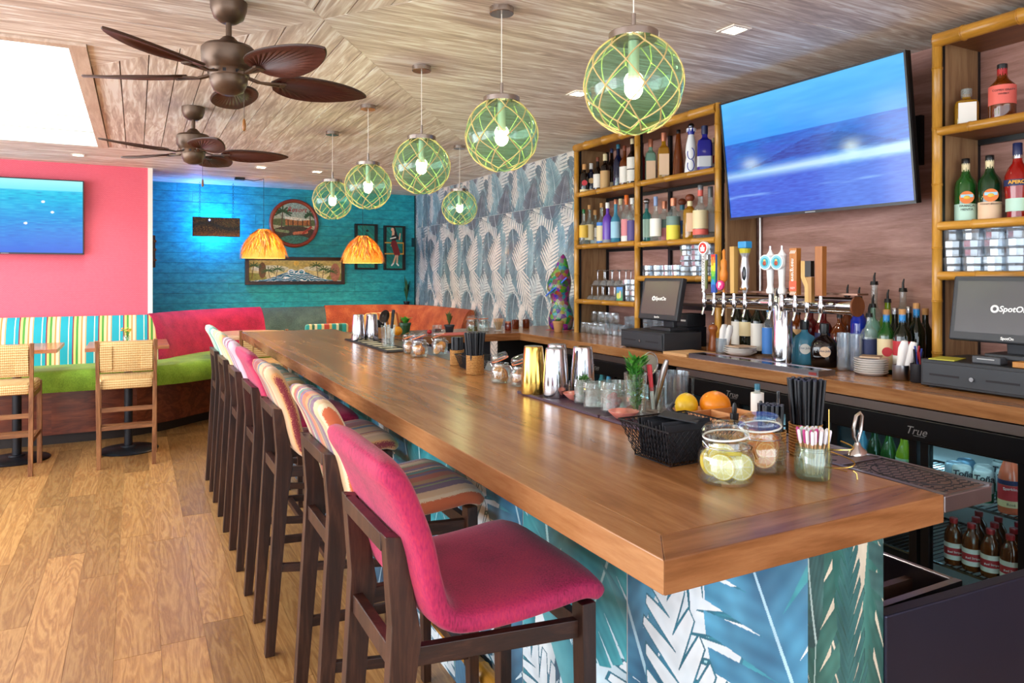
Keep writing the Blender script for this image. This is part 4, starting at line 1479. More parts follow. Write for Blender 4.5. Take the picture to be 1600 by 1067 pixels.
def pic_resort(u, v):
    img = mixc(hexf('#c9b98a'), hexf('#8fa596'), v * 1.3 - 0.2)
    img = put(img, ell(u, v, 0.5, 0.52, 0.6, 0.10), '#5d6a3c')
    img = put(img, ell(u, v, 0.5, 0.20, 0.6, 0.24), '#4a3a26')
    img = put(img, (v < 0.60) & (v > 0.60 - 0.14) & (u > 0.3) & (u < 0.88), '#a8662f')
    img = put(img, (v > 0.56 + 0.12 * np.abs(u - 0.62)) & (v < 0.66 - 0.1 * (u - 0.3)) & (u > 0.28) & (u < 0.9), '#d8cfae')
    for x in (0.36, 0.47, 0.58, 0.69, 0.8):
        img = put(img, (np.abs(u - x) < 0.012) & (v < 0.58) & (v > 0.44), '#4a2d18')
    img = put(img, ell(u, v, 0.52, 0.10, 0.36, 0.12), '#3f7a66')
    img = palm_tree(img, u, v, 0.24, 0.25, 0.78, 1.0, 0.04, 0.2)
    img = palm_tree(img, u, v, 0.86, 0.4, 0.72, 1.0, -0.02, 0.12)
    img = put(img, seg(u, v, 0.5, 0.27, 0.78, 0.30, 0.035), '#c9754a')
    img = put(img, seg(u, v, 0.7, 0.27, 0.88, 0.42, 0.025), '#a83a28')
    img = put(img, seg(u, v, 0.1, 0.33, 0.36, 0.30, 0.03), '#7a8a5a')
    n = noise2(u, v, 4, 50)[..., None]
    img = img * (0.8 + 0.35 * n)
    return img[..., 0], img[..., 1], img[..., 2]


def pic_wave(u, v):
    asp = 3.6
    img = mixc(hexf('#b7a65a'), hexf('#d8cd96'), np.abs(v - 0.75) * 2)
    img = put(img, ell(u, v, 0.50, 0.86, 0.03, 0.11), '#e6c25a')
    img = put(img, ell(u, v, 0.22, 0.6, 0.2, 0.16) | ell(u, v, 0.78, 0.62, 0.2, 0.14), '#cfcdaa')
    sea = v < 0.50 * np.exp(-((u - 0.5) / 0.24) ** 2) + 0.02
    st = np.sin(60 * (v + 0.9 * (u - 0.5) ** 2) + 8 * noise2(u * 3, v, 2, 9))
    img = np.where(sea[..., None], mixc(hexf('#14607e'), hexf('#3f9fb8'), st * 0.5 + 0.4), img)
    for s in (-1, 1):
        d = np.hypot((u - 0.5 - s * 0.055) * asp, v - 0.44)
        img = put(img, (d < 0.14) & (d > 0.09) & (v > 0.36), '#e8f1ee')
        img = put(img, (d < 0.09) & (v > 0.30), '#1f7f98')
    img = put(img, sea & (st > 0.75), '#e8f1ee')
    img = put(img, (ell(u, v, 0.02, 0.1, 0.17, 0.3) | ell(u, v, 0.98, 0.1, 0.15, 0.28)) & ~sea, '#8a8a3c')
    img = put(img, ell(u, v, 0.14, 0.52, 0.04, 0.38), '#6a4a28')
    img = put(img, ell(u, v, 0.93, 0.42, 0.055, 0.45), '#a8705a')
    for x, l in ((0.05, 0.02), (0.20, -0.02), (0.30, 0.02), (0.72, -0.02), (0.80, 0.01), (0.88, 0.02)):
        img = palm_tree(img, u, v, x, 0.15, 0.62 + 0.15 * math.sin(x * 20), asp, l, 0.28, '#3d5a2a')
    n = noise2(u * 3, v, 6, 20)[..., None]
    img = img * (0.86 + 0.24 * n)
    return img[..., 0], img[..., 1], img[..., 2]


def green_panel(u, v):
    img = mixc(hexf('#0f8d84'), hexf('#0a6a66'), noise2(u + v * 2, v, 9, 8))
    img = put(img, np.abs(((u * 0.5 + v) * 9) % 1 - 0.5) < 0.06, '#0b5c58')
    edge = (u < 0.10 + 0.05 * (v - 0.3) ** 2) | (u > 0.88) | (v < 0.03) | (v > 0.975)
    return put(img, edge, '#161417')


def pic_plain(u, v):
    img = green_panel(u, v)
    img = put(img, ell(u, v, 0.55, 0.86, 0.07, 0.025), '#141a18')
    img = put(img, ell(u, v, 0.5, 0.5, 0.16, 0.3), '#14504c')
    return img[..., 0], img[..., 1], img[..., 2]


def pic_dancer(u, v):
    a = 0.5
    img = green_panel(u, v)
    fr = ((np.abs(v - 0.62) < 0.013) | (np.abs(v - 0.365) < 0.013)) & (u < 0.95) | ((np.abs(u - 0.93) < 0.022) & (v < 0.633) & (v > 0.352))
    img = put(img, fr, '#dba63a')
    img = put(img, seg(u, v, 0.42, 0.92, 0.60, 0.78, 0.035, a) | seg(u, v, 0.48, 0.95, 0.62, 0.72, 0.03, a), '#17151c')
    img = put(img, ell(u, v, 0.40, 0.925, 0.075, 0.04), '#e2b193')
    img = put(img, seg(u, v, 0.44, 0.88, 0.42, 0.78, 0.03, a), '#e2b193')
    img = put(img, seg(u, v, 0.58, 0.82, 0.74, 0.70, 0.02, a), '#1b1920')
    img = put(img, seg(u, v, 0.74, 0.70, 0.77, 0.83, 0.016, a) | seg(u, v, 0.5, 0.6, 0.33, 0.55, 0.012, a), '#dfae8e')
    img = put(img, ell(u, v, 0.46, 0.72, 0.13, 0.075), '#1b1920')
    img = put(img, seg(u, v, 0.30, 0.715, 0.55, 0.745, 0.014, a), '#eae6e0')
    img = put(img, seg(u, v, 0.47, 0.60, 0.62, 0.38, 0.075, a), '#7d1a22')
    img = put(img, seg(u, v, 0.56, 0.32, 0.44, 0.15, 0.02, a) | seg(u, v, 0.64, 0.32, 0.62, 0.15, 0.02, a), '#dfae8e')
    img = put(img, seg(u, v, 0.44, 0.14, 0.36, 0.10, 0.016, a) | seg(u, v, 0.61, 0.14, 0.69, 0.10, 0.016, a), '#f0ece6')
    return img[..., 0], img[..., 1], img[..., 2]


def pic_sign(u, v):
    n = noise2(u * 3, v, 12, 16)
    n2 = noise2(u * 5, v * 2, 15, 20)
    img = mixc(hexf('#2a2018'), hexf('#6a4a2c'), n * 1.3 - 0.3)
    img = mixc(img, hexf('#93803f'), np.clip(n2 * 3 - 1.9, 0, 1))
    img = mixc(img, hexf('#1e2a30'), np.clip(1 - np.abs(v - 0.55 - 0.15 * np.sin(u * 6)) * 6, 0, 1) * 0.8)
    for k in range(9):
        aa = 0.3 + k * 0.28
        img = put(img, seg(u, v, 0.76, 0.55, 0.76 + 0.2 * math.cos(aa), 0.55 + 0.5 * math.sin(aa) - 0.1, 0.012, 2.3), '#4a4a2a')
    img = mixc(img, hexf('#b0703a'), np.clip((0.35 - v) * 3, 0, 1) * 0.6)
    return img[..., 0], img[..., 1], img[..., 2]


CANVAS = painted(0.6)
CANVAS_GLOSS = painted(0.3)
FRAME_DARK = wood('#1e100c', '#3a1e16', axis='x', rough=0.35)


def framed(name, label, x0, x1, z0, z1, bw, painter, nx, ny, fm, yoff=0.02):
    t = thing(name, label, 'picture', ((x0 + x1) / 2, YB - yoff - 0.018, (z0 + z1) / 2))
    W, H = x1 - x0, z1 - z0
    MB().box(-W / 2, -0.004, -H / 2, W / 2, 0.016, H / 2).build('backing', fm, t)
    for q in ((-W / 2, H / 2 - bw, W / 2, H / 2), (-W / 2, -H / 2, W / 2, -H / 2 + bw), (-W / 2, -H / 2 + bw, -W / 2 + bw, H / 2 - bw), (W / 2 - bw, -H / 2 + bw, W / 2, H / 2 - bw)):
        MB().box(q[0], -0.022, q[1], q[2], 0.002, q[3]).build('frame', fm, t, bevel=0.002)
    print_grid('canvas', W - 2 * bw, H - 2 * bw, nx, ny, painter, CANVAS, t, (0, -0.006, 0))
    return t


framed('wave_picture', 'long dark-framed painting of a curling wave between palms', 1.136, 2.316, 1.386, 1.722, 0.042, pic_wave, 300, 84, FRAME_DARK)
framed('green_picture', 'green panel picture half hidden behind the right straw pendant', 2.447, 2.741, 1.572, 2.152, 0.006, pic_plain, 90, 180, plain('#141214', 0.5))
framed('dancer_picture', 'green panel picture of a woman in a dark top and red skirt', 2.826, 3.113, 1.566, 2.141, 0.006, pic_dancer, 130, 260, plain('#141214', 0.5))
t = thing('round_picture', 'round red-framed resort picture with palms on the teal wall', 'picture', (1.70, YB - 0.04, 2.13))
MB().cyl((0, -0.004, 0), (0, 0.02, 0), 0.285, n=48).build('backing', plain('#5a2a18', 0.5), t)
MB().tube([(0.272 * math.cos(a), -0.006, 0.272 * math.sin(a)) for a in np.linspace(0, 2 * PI, 56, endpoint=False)], 0.024, 10, True).build('frame', wood('#7a2a16', '#a2411f', axis='x', rough=0.3), t, smooth=True)
print_grid('canvas', 0.52, 0.52, 150, 150, pic_resort, CANVAS, t, (0, -0.012, 0), mask=lambda u, v: (u - 0.5) ** 2 + (v - 0.5) ** 2 < 0.245)
text('Resort', 0.085, plain('#a31d24', 0.5), t, (0.03, -0.016, 0.165), shear=0.3)

# carved sign hung on chains, lit blue from behind
t = thing('hanging_sign', 'small dark carved sign hanging on two chains before a blue glow', 'sign', (0.805, 8.74, 2.045))
MB().box(-0.25, 0, -0.108, 0.25, 0.012, 0.108).build('board', plain('#1d1612', 0.6), t, bevel=0.003)
print_grid('relief', 0.49, 0.206, 150, 70, pic_sign, CANVAS, t, (0, -0.0015, 0))
ring_me = MB().tube([(0.009 * math.cos(a), 0, 0.013 * math.sin(a)) for a in np.linspace(0, 2 * PI, 10, endpoint=False)], 0.0016, 5, True).mesh('chain_link', BLACK_STEEL)
for s in (-0.175, 0.175):
    c0 = MB().tube([(s + 0.012 * math.cos(a), 0.006, 0.122 + 0.013 * math.sin(a)) for a in np.linspace(0, 2 * PI, 12, endpoint=False)], 0.002, 5, True).build('hook', BLACK_STEEL, t)
    for k in range(18):
        link('chain_link', ring_me, t, (s, 0.006, 0.148 + k * 0.0208), (0, 0, PI / 2 * (k % 2)))
t = thing('accent_lamp', 'small blue spotlight glinting at the top edge of the hanging sign', 'spotlight', (0.728, 8.72, 2.118))
MB().cyl((0, -0.006, 0), (0, 0.03, 0), 0.02, 0.012, n=14).build('lamp_body', plain('#1b2a4a', 0.4), t, True)
MB().ball((0, -0.012, 0.004), 0.0085, n=10, m=6).build('lens', emit('#bcd0ff', 12.0), t, True)
point('blue_glow', (0.07, 0.12, -0.06), 22.0, (0.04, 0.36, 1.0), 0.04, t)
point('blue_glow', (-0.12, 0.10, 0.28), 2.5, (0.16, 0.26, 1.0), 0.04, t)

t = thing('wall_carving', 'narrow dark wood carving on the alcove side, right of the pink wall', 'carving', (XP + 0.003, 8.45, 1.75))
MB().box(0, -0.03, -0.17, 0.075, 0.03, 0.17).build('block', wood('#2a130c', '#4c2616', axis='z'), t, bevel=0.008)
for z in (-0.09, 0.02, 0.11):
    MB().box(0.06, -0.035, z - 0.012, 0.085, 0.035, z + 0.012).build('carved_band', plain('#7a4a1e', 0.5), t, bevel=0.004)


# ================================================================ bamboo shelf units
SHELF_WOOD = wood('#6a3f22', '#87562f', axis='y', scale=2, rough=0.4)
SIDE_WOOD = wood('#7a5638', '#94704c', '#a5825c', axis='z', scale=2.2, rough=0.5)
SX, SXB = 2.965, XR - 0.016


def shelf_unit(label, posts, bays, top_z, sides):
    t = thing('bamboo_shelf_unit', label, 'shelf', (0, 0, 0))
    for i, y in enumerate(posts):
        bamboo('bamboo_post', (SX, y, BT), (SX, y, top_z + 0.035), 0.0195, t, 20 + i + int(y * 7))
        MB().box(SX + 0.018, y - 0.012, BT, SX + 0.036, y + 0.012, top_z).build('steel_upright', BLACK_STEEL, t)
        MB().box(SXB - 0.02, y - 0.012, BT, SXB, y + 0.012, top_z).build('steel_upright', BLACK_STEEL, t)
    for y, s in sides:
        MB().box(SX + 0.036, y - 0.016 if s < 0 else y, BT, SXB - 0.02, y if s < 0 else y + 0.016, top_z).build('side_panel', SIDE_WOOD, t)
    ya, yb = posts[-1], posts[0]
    MB().box(SX - 0.01, ya - 0.02, top_z, SXB, yb + 0.02, top_z + 0.022).build('top_board', SHELF_WOOD, t)
    bamboo('bamboo_rail', (SX - 0.008, ya, top_z + 0.008), (SX - 0.008, yb, top_z + 0.008), 0.029, t, 77)
    for (y0, y1), zs in bays:
        for z, cane in zs:
            MB().box(SX + 0.012, y0 + 0.014, z - 0.02, SXB - 0.004, y1 - 0.014, z).build('shelf_board', SHELF_WOOD if cane else BLACK_STEEL, t)
            MB().box(SXB - 0.022, y0 + 0.014, z - 0.042, SXB - 0.004, y1 - 0.014, z - 0.02).build('steel_rail', BLACK_STEEL, t)
            if cane:
                bamboo('bamboo_rail', (SX - 0.004, y0 + 0.012, z - 0.008), (SX - 0.004, y1 - 0.012, z - 0.008), 0.0185, t, int(z * 1000 + y0 * 10))
    return t


Z1, Z2, ZL3, ZR3, ZR4 = 2.115, 1.722, 1.312, 1.486, 1.315
shelf_unit('tall bamboo-framed shelf unit left of the television, full of bottles and glasses', (4.604, 3.857, 3.106),
           [((3.857, 4.604), [(Z1, 1), (Z2, 1), (ZL3, 1)]), ((3.106, 3.857), [(Z1, 1), (Z2 - 0.01, 1), (ZR3, 1), (ZR4, 0)])], 2.455, [(4.60, 1), (3.09, -1)])
RZ1, RZ2, RZ3 = 2.105, 1.712, 1.506
shelf_unit('bamboo-framed shelf unit at the right picture edge', (1.832, 0.60), [((0.60, 1.832), [(RZ1, 1), (RZ2, 1), (RZ3, 1)])], 2.47, [(1.82, 1)])


# ================================================================ till stations
POS_GREY = plain('#26282d', 0.45)
POS_SCREEN = plain('#4c4a4d', 0.25, var=0.06, vs=5)
POS_SCREEN2 = plain('#5d504c', 0.25, var=0.04, vs=5)
WHITE_PRINT = plain('#f4f4f2', 0.5)


def till(label, loc, W, H, tilt, scr, rz=-PI / 2):
    t = thing('till_screen', label, 'till', loc, rz)
    MB().box(-0.09, 0.02, 0.0, 0.09, 0.16, 0.02).build('stand_foot', POS_GREY, t, bevel=0.004)
    MB().bar((0, 0.10, 0.015), (0, 0.085, 0.16), 0.09, 0.03, (0, 1, 0)).build('stand_neck', POS_GREY, t, bevel=0.004)
    s = link('screen_tilt', None, t, (0, 0.03, 0.06 + H / 2), (tilt, 0, 0))
    p = MB().box(-W / 2, -0.012, -H / 2, W / 2, 0.022, H / 2).build('screen_housing', POS_GREY, t, bevel=0.006, loc=(0, 0.03, 0.06 + H / 2), rot=(tilt, 0, 0))
    bpy.data.objects.remove(s)
    MB().box(-W / 2 + 0.02, -0.0135, -H / 2 + 0.032, W / 2 - 0.02, -0.0125, H / 2 - 0.02).build('display', scr, p)
    MB().tube([(-0.05 + 0.011 * math.cos(a), -0.0145, 0.011 * math.sin(a)) for a in np.linspace(0, 2 * PI, 20, endpoint=False)], 0.004, 6, True).build('logo_ring', WHITE_PRINT, p)
    text('SpotOn', 0.03, WHITE_PRINT, p, (0.012, -0.0145, 0), shear=0.15, bold=0.0006)
    text('SpotOn', 0.014, WHITE_PRINT, p, (0, -0.0135, -H / 2 + 0.016), bold=0.0003)
    return t


def drawer(label, x0, x1, y0, y1, h):
    t = thing('cash_drawer', label, 'cash drawer', (x0, (y0 + y1) / 2, BT), -PI / 2)
    W, D = y1 - y0, x1 - x0
    MB().box(-W / 2, 0.004, 0.006, W / 2, D, h).build('case', POS_GREY, t, bevel=0.003)
    f = MB().box(-W / 2 + 0.012, -0.004, 0.016, W / 2 - 0.012, 0.006, h - 0.012).build('drawer_front', plain('#30343a', 0.45), t, bevel=0.002)
    for s in (-1, 1):
        MB().box(s * W * 0.26 - W * 0.14, -0.0052, h * 0.45, s * W * 0.26 + W * 0.14, -0.0035, h * 0.52).build('slot', RUBBER, f)
        for k in (-1, 1):
            MB().cyl((s * (W / 2 - 0.03), 0.03 if k < 0 else D - 0.03, 0.0), (s * (W / 2 - 0.03), 0.03 if k < 0 else D - 0.03, 0.006), 0.012, n=10).build('foot', RUBBER, t)
    MB().cyl((0, -0.012, h * 0.47), (0, -0.004, h * 0.47), 0.008, n=14).build('lock', metal(), f)
    return t


drawer('black cash drawer under the till by the left shelf unit', 2.605, 2.885, 3.155, 3.555, 0.108)
till('till screen standing on the cash drawer beside the left shelf unit', (2.70, 3.325, BT + 0.108), 0.35, 0.25, -0.20, POS_SCREEN2)
drawer('dark cash drawer at the right picture edge', 2.715, 3.03, 1.345, 1.745, 0.108)
till('large till screen at the right picture edge', (2.765, 1.455, BT + 0.125), 0.42, 0.245, -0.16, POS_SCREEN)
t = thing('card_reader', 'small grey card reader under the right till screen', 'card reader', (2.80, 1.52, BT + 0.108), -PI / 2)
MB().box(-0.05, -0.05, 0.0, 0.05, 0.0, 0.028).build('body', plain('#44464b', 0.4), t, bevel=0.004)
MB().box(-0.03, -0.0515, 0.016, 0.03, -0.0495, 0.019).build('slot', plain('#c8c8c8', 0.4), t)
tag(MB().box(-0.06, -0.045, 0, 0.06, 0.045, 0.004).build('notepad', plain('#b9b23a', 0.6), None, loc=(2.775, 1.675, BT + 0.109), rot=(0, 0, 0.2)), 'thin yellow-green notepad lying on the right cash drawer', 'notepad')
tag(MB().box(-0.03, -0.025, 0, 0.03, 0.025, 0.02).build('small_box', wood('#a86a24', '#c98a3c', axis='x'), None, 0, 0.002, loc=(2.76, 1.395, BT + 0.109)), 'little orange-brown box on the right end of the cash drawer', 'box')
t = thing('receipt_printer', 'black receipt printer on a dark box beside the left till', 'printer', (2.915, 3.385, BT), -PI / 2)
MB().box(-0.065, 0.0, 0.0, 0.065, 0.16, 0.12).build('stand_box', plain('#1c2129', 0.45), t, bevel=0.002)
MB().box(-0.062, 0.01, 0.12, 0.062, 0.16, 0.20).build('printer_body', POS_GREY, t, bevel=0.008)
MB().box(-0.05, 0.005, 0.155, 0.05, 0.012, 0.165).build('paper_slot', WHITE_PRINT, t)
text('SpotOn', 0.02, WHITE_PRINT, t, (0, -0.001, 0.07))

t = thing('pepper_mill', 'turned wooden pepper mill beside the printer box', 'pepper mill', (2.94, 3.12, BT))
MB().lathe([(0.028, 0), (0.030, 0.01), (0.026, 0.03), (0.020, 0.075), (0.018, 0.10), (0.026, 0.118), (0.028, 0.13), (0.022, 0.145), (0.001, 0.15)], 20).build('body', wood('#7a3c18', '#a85c2a', axis='z', rough=0.3), t, smooth=True)
MB().ball((0, 0, 0.156), 0.007, n=10, m=6).build('knob', metal(), t, True)

# ================================================================ beer tower
CHROME = plain('#d6d6da', 0.10, 1.0)
tower = thing('beer_tower', 'chrome T-shaped beer tower with ten taps on the back counter', 'beer tower', (2.745, 2.447, BT))
MB().lathe([(0.062, 0.0), (0.062, 0.012), (0.046, 0.018), (0.046, 0.365), (0.042, 0.372), (0.001, 0.374)], 32).build('column', CHROME, tower, smooth=True)
MB().cyl((0, 0.50, 0.298), (0, -0.40, 0.298), 0.038, n=28).build('cross_pipe', CHROME, tower, True)
MB().cyl((0, -0.40, 0.298), (0, -0.408, 0.298), 0.044, n=28).build('end_cap', wood('#5a2f18', '#7a4526', axis='z'), tower)
MB().box(-0.02, -0.42, 0.346, 0.05, 0.46, 0.354).build('top_plate', plain('#8a6a5a', 0.35, 0.8), tower)


def faucet(y):
    f = MB().cyl((-0.036, y, 0.298), (-0.078, y, 0.298), 0.009, n=12).build('faucet', CHROME, tower, True)
    MB().lathe([(0.006, 0.262), (0.010, 0.272), (0.012, 0.295), (0.011, 0.312), (0.007, 0.325), (0.009, 0.332), (0.007, 0.345)], 14, (-0.08, y, 0)).build('valve_body', CHROME, f, True)
    MB().tube([(-0.08, y, 0.27), (-0.087, y, 0.245), (-0.094, y, 0.225)], [0.0065, 0.006, 0.0055], 10).build('spout', CHROME, f, True)
    return f


def handle(y, z=0.342):
    o = link('tap_handle', None, tower, (-0.08, y, z), (0, 0, -PI / 2))
    o.empty_display_size = 0.03
    return o


ty = [q - 2.447 for q in (2.895, 2.82, 2.751, 2.68, 2.608, 2.447, 2.378, 2.302, 2.235, 2.164)]
for q in ty:
    faucet(q)


def hmesh(mb, name, m, y, z=0.342, smooth=False, bevel=0.0, **k):
    return mb.build(name, m, tower, smooth, bevel, (-0.08, y, z), (0, 0, -PI / 2), **k)


RED_P, ORANGE_P = plain('#cc2a24', 0.4), plain('#e0702a', 0.45)
h = hmesh(MB().box(-0.011, -0.008, 0.02, 0.011, 0.008, 0.21).cyl((0, -0.008, 0), (0, 0, 0.02), 0.007, n=8), 'tap_handle', plain('#f0eeea', 0.4), ty[0])
h['label'] = 'white tap handle with a red castle badge'
MB().cyl((0, -0.010, 0.235), (0, 0.008, 0.235), 0.034, n=28).build('badge', plain('#f0eeea', 0.4), h)
b = MB().cyl((0, -0.0115, 0.235), (0, -0.010, 0.235), 0.028, n=28).build('badge_face', RED_P, h)
MB().box(-0.014, -0.0128, 0.217, 0.014, -0.0116, 0.230).box(-0.016, -0.0128, 0.230, -0.008, -0.0116, 0.240).box(0.008, -0.0128, 0.230, 0.016, -0.0116, 0.240).box(-0.005, -0.0128, 0.230, 0.005, -0.0116, 0.250).build('castle_emblem', WHITE_PRINT, b)
text('TWO COAST', 0.024, plain('#3a3c40', 0.5), h, (0.0, -0.0088, 0.115), (0, -PI / 2, -PI / 2), sx=1.15)
MB().box(0.0115, -0.004, 0.02, 0.022, 0.006, 0.17).build('side_strip', plain('#6a7040', 0.5), h)


def pixels(u, v):
    img = np.zeros(u.shape + (3,))
    cols = ['#1f4fa8', '#1f86c8', '#1fa05a', '#7cc23a', '#f2d52a', '#f08a24', '#e23a2a']
    q = np.floor(v * 14) / 14 + 0.10 * (np.abs(np.sin(np.floor(u * 5) * 12.9 + np.floor(v * 14) * 78.2) * 437.5) % 1 - 0.5)
    k = np.clip((q * 7).astype(int), 0, 6)
    for i, c in enumerate(cols):
        img = np.where((k == i)[..., None], hexf(c), img)
    return img[..., 0], img[..., 1], img[..., 2]


h = hmesh(MB().box(-0.016, -0.007, 0.0, 0.016, 0.007, 0.20), 'tap_handle', plain('#2a6ab0', 0.4), ty[1], bevel=0.002)
h['label'] = 'rainbow pixel tap handle'
print_grid('pixel_print', 0.031, 0.198, 20, 70, pixels, CANVAS_GLOSS, h, (0, -0.0076, 0.10))
h = hmesh(MB().lathe([(0.006, 0), (0.007, 0.055), (0.019, 0.07), (0.021, 0.10), (0.014, 0.125), (0.017, 0.145), (0.015, 0.165), (0.007, 0.175), (0.008, 0.215), (0.001, 0.225)], 18), 'tap_handle', plain('#d9812a', 0.5), ty[2], smooth=True)
h['label'] = 'rounded orange tap handle with a pink P disc'
d = MB().cyl((0, -0.03, 0.04), (0, -0.018, 0.04), 0.024, n=24).build('disc', plain('#d8327a', 0.4), h)
text('P', 0.036, WHITE_PRINT, d, (0, -0.0305, 0.04), bold=0.002)
h = hmesh(MB().bar((0, 0, 0), (0, 0, 0.235), 0.026, 0.03, (0, 1, 0), 0.03, 0.034), 'tap_handle', wood('#b98a44', '#d0a760', axis='z', rough=0.5), ty[3], bevel=0.002)
h['label'] = 'plain tan wooden tap handle'
h = hmesh(MB().lathe([(0.008, 0), (0.012, 0.012), (0.02, 0.03), (0.015, 0.05), (0.020, 0.08), (0.023, 0.12), (0.016, 0.17), (0.017, 0.185), (0.024, 0.20), (0.001, 0.205)], 20), 'tap_handle', plain('#d9d9de', 0.25, 0.6), ty[4], smooth=True)
h['label'] = 'silver tap handle with a blue crown and black oval'
MB().lathe([(0.024, 0.20), (0.029, 0.222), (0.025, 0.224)], 12).build('yellow_band', plain('#c2b52a', 0.4), h)
MB().box(-0.027, -0.022, 0.224, 0.027, 0.022, 0.258).build('blue_crown', plain('#2a8fc8', 0.35), h, bevel=0.004)
MB().ball((0.012, -0.018, 0.10), 0.022, (0.6, 0.3, 1.6), 14, 8).build('oval', plain('#14171c', 0.3), h, True)
for q in (-0.012, 0.0, 0.012):
    MB().ball((q, -0.012, 0.024), 0.008, n=8, m=6).build('knob', plain('#a8743a', 0.4), h, True)
for i in (5, 6):
    h = hmesh(MB().lathe([(0.010, 0.0), (0.018, 0.006), (0.020, 0.022), (0.016, 0.03), (0.014, 0.045), (0.020, 0.15), (0.022, 0.185), (0.010, 0.20), (0.006, 0.21)], 20), 'tap_handle', plain('#efece8', 0.15), ty[i], smooth=True)
    h['label'] = 'white ceramic tap handle with round badge'
    MB().cyl((0, 0, 0.205), (0, 0, 0.228), 0.006, n=10).build('finial', CHROME, h, True)
    bd = MB().cyl((0, -0.036, 0.152), (0, -0.02, 0.152), 0.036, n=30).build('badge', plain('#eef2f4', 0.3), h)
    r_ = MB().cyl((0, -0.0375, 0.152), (0, -0.036, 0.152), 0.031, n=28).build('badge_ring', plain('#7cc0d4', 0.4), bd)
    MB().cyl((0, -0.0388, 0.152), (0, -0.0375, 0.152), 0.021, n=24).build('badge_centre', plain('#2fa0ae', 0.4), r_)
    MB().ball((0, -0.039, 0.147), 0.011, (1, 0.25, 1.0), 10, 6).build('badge_emblem', plain('#a8452a', 0.5), r_, True)
    MB().ball((0, -0.039, 0.161), 0.007, (1, 0.25, 0.8), 10, 6).build('badge_emblem', plain('#d8c06a', 0.5), r_, True)
WOOD_T = wood('#9c5a1e', '#c07a34', axis='z', rough=0.4)
h = hmesh(MB().box(-0.020, -0.016, 0.0, 0.020, 0.016, 0.215), 'tap_handle', WOOD_T, ty[7], bevel=0.002)
h['label'] = 'orange wooden tap handle with white lettering'
MB().box(-0.0202, -0.0168, 0.02, 0.0202, -0.0155, 0.065).build('red_band', plain('#dd5a38', 0.5), h)
for z in (0.008, 0.196):
    for q in (-0.012, -0.004, 0.004, 0.012):
        MB().bar((q - 0.004, -0.0166, z - 0.006), (q + 0.004, -0.0166, z + 0.008), 0.0025, 0.0006, (0, 1, 0)).build('white_hatch', WHITE_PRINT, h)
text('evergreen', 0.027, WHITE_PRINT, h, (0, -0.0168, 0.115), (0, -PI / 2, -PI / 2), sx=0.95)
text('HZY', 0.013, WHITE_PRINT, h, (0, -0.0172, 0.032))
h = hmesh(MB().prism([(-0.004, -0.03), (0.016, -0.03), (0.014, 0.05), (-0.004, 0.085), (-0.004, 0.155), (-0.026, 0.155), (-0.026, 0.08), (-0.006, 0.04)], -0.012, 0.012, 'y'), 'tap_handle', wood('#c29a58', '#d8b678', axis='z', rough=0.5), ty[8])
h['label'] = 'pale curved wooden tap handle with a black panel'
MB().box(-0.004, -0.012, 0.085, 0.028, 0.012, 0.155).build('black_panel', plain('#14130f', 0.35), h)
MB().box(0.0, -0.011, -0.03, 0.030, 0.011, 0.083).build('brown_block', wood('#a87a40', '#b98a4c', axis='z'), h)
h = hmesh(MB().bar((0, 0, 0.0), (0, 0, 0.218), 0.036, 0.03, (0, 1, 0), 0.038, 0.032), 'tap_handle', wood('#8a4a1e', '#aa6a30', axis='z', rough=0.4), ty[9], bevel=0.002)
h['label'] = 'tall plain brown wooden tap handle'

tray = thing('drip_tray', 'steel drip tray with slatted grille under the beer taps', 'drip tray', (2.572, 2.10, BT))
MB().box(0, 0, 0.0, 0.106, 0.81, 0.012).build('pan', STEEL, tray)
MB().box(0, 0, 0.012, 0.01, 0.81, 0.024).build('rim', STEEL, tray)
MB().box(0.098, 0, 0.012, 0.106, 0.81, 0.024).build('rim', STEEL, tray)
MB().box(0.01, 0, 0.012, 0.098, 0.01, 0.024).build('rim', STEEL, tray)
MB().box(0.01, 0.8, 0.012, 0.098, 0.81, 0.024).build('rim', STEEL, tray)
sl_me = MB().box(0.01, -0.004, 0.017, 0.098, 0.004, 0.022).mesh('slat', CHROME)
for i in range(52):
    link('slat', sl_me, tray, (0, 0.02 + i * 0.015, 0))
MB().box(-0.001, 0.01, 0.004, 0.0, 0.05, 0.016).build('maker_plate', plain('#8a2a2a', 0.5), tray)
tag(MB().box(2.575, 2.93, 0, 2.78, 3.12, 0.014).build('cutting_board', wood('#c99a68', '#dab387', axis='y'), None, loc=(0, 0, BT)), 'thin pale cutting board beside the drip tray', 'board')

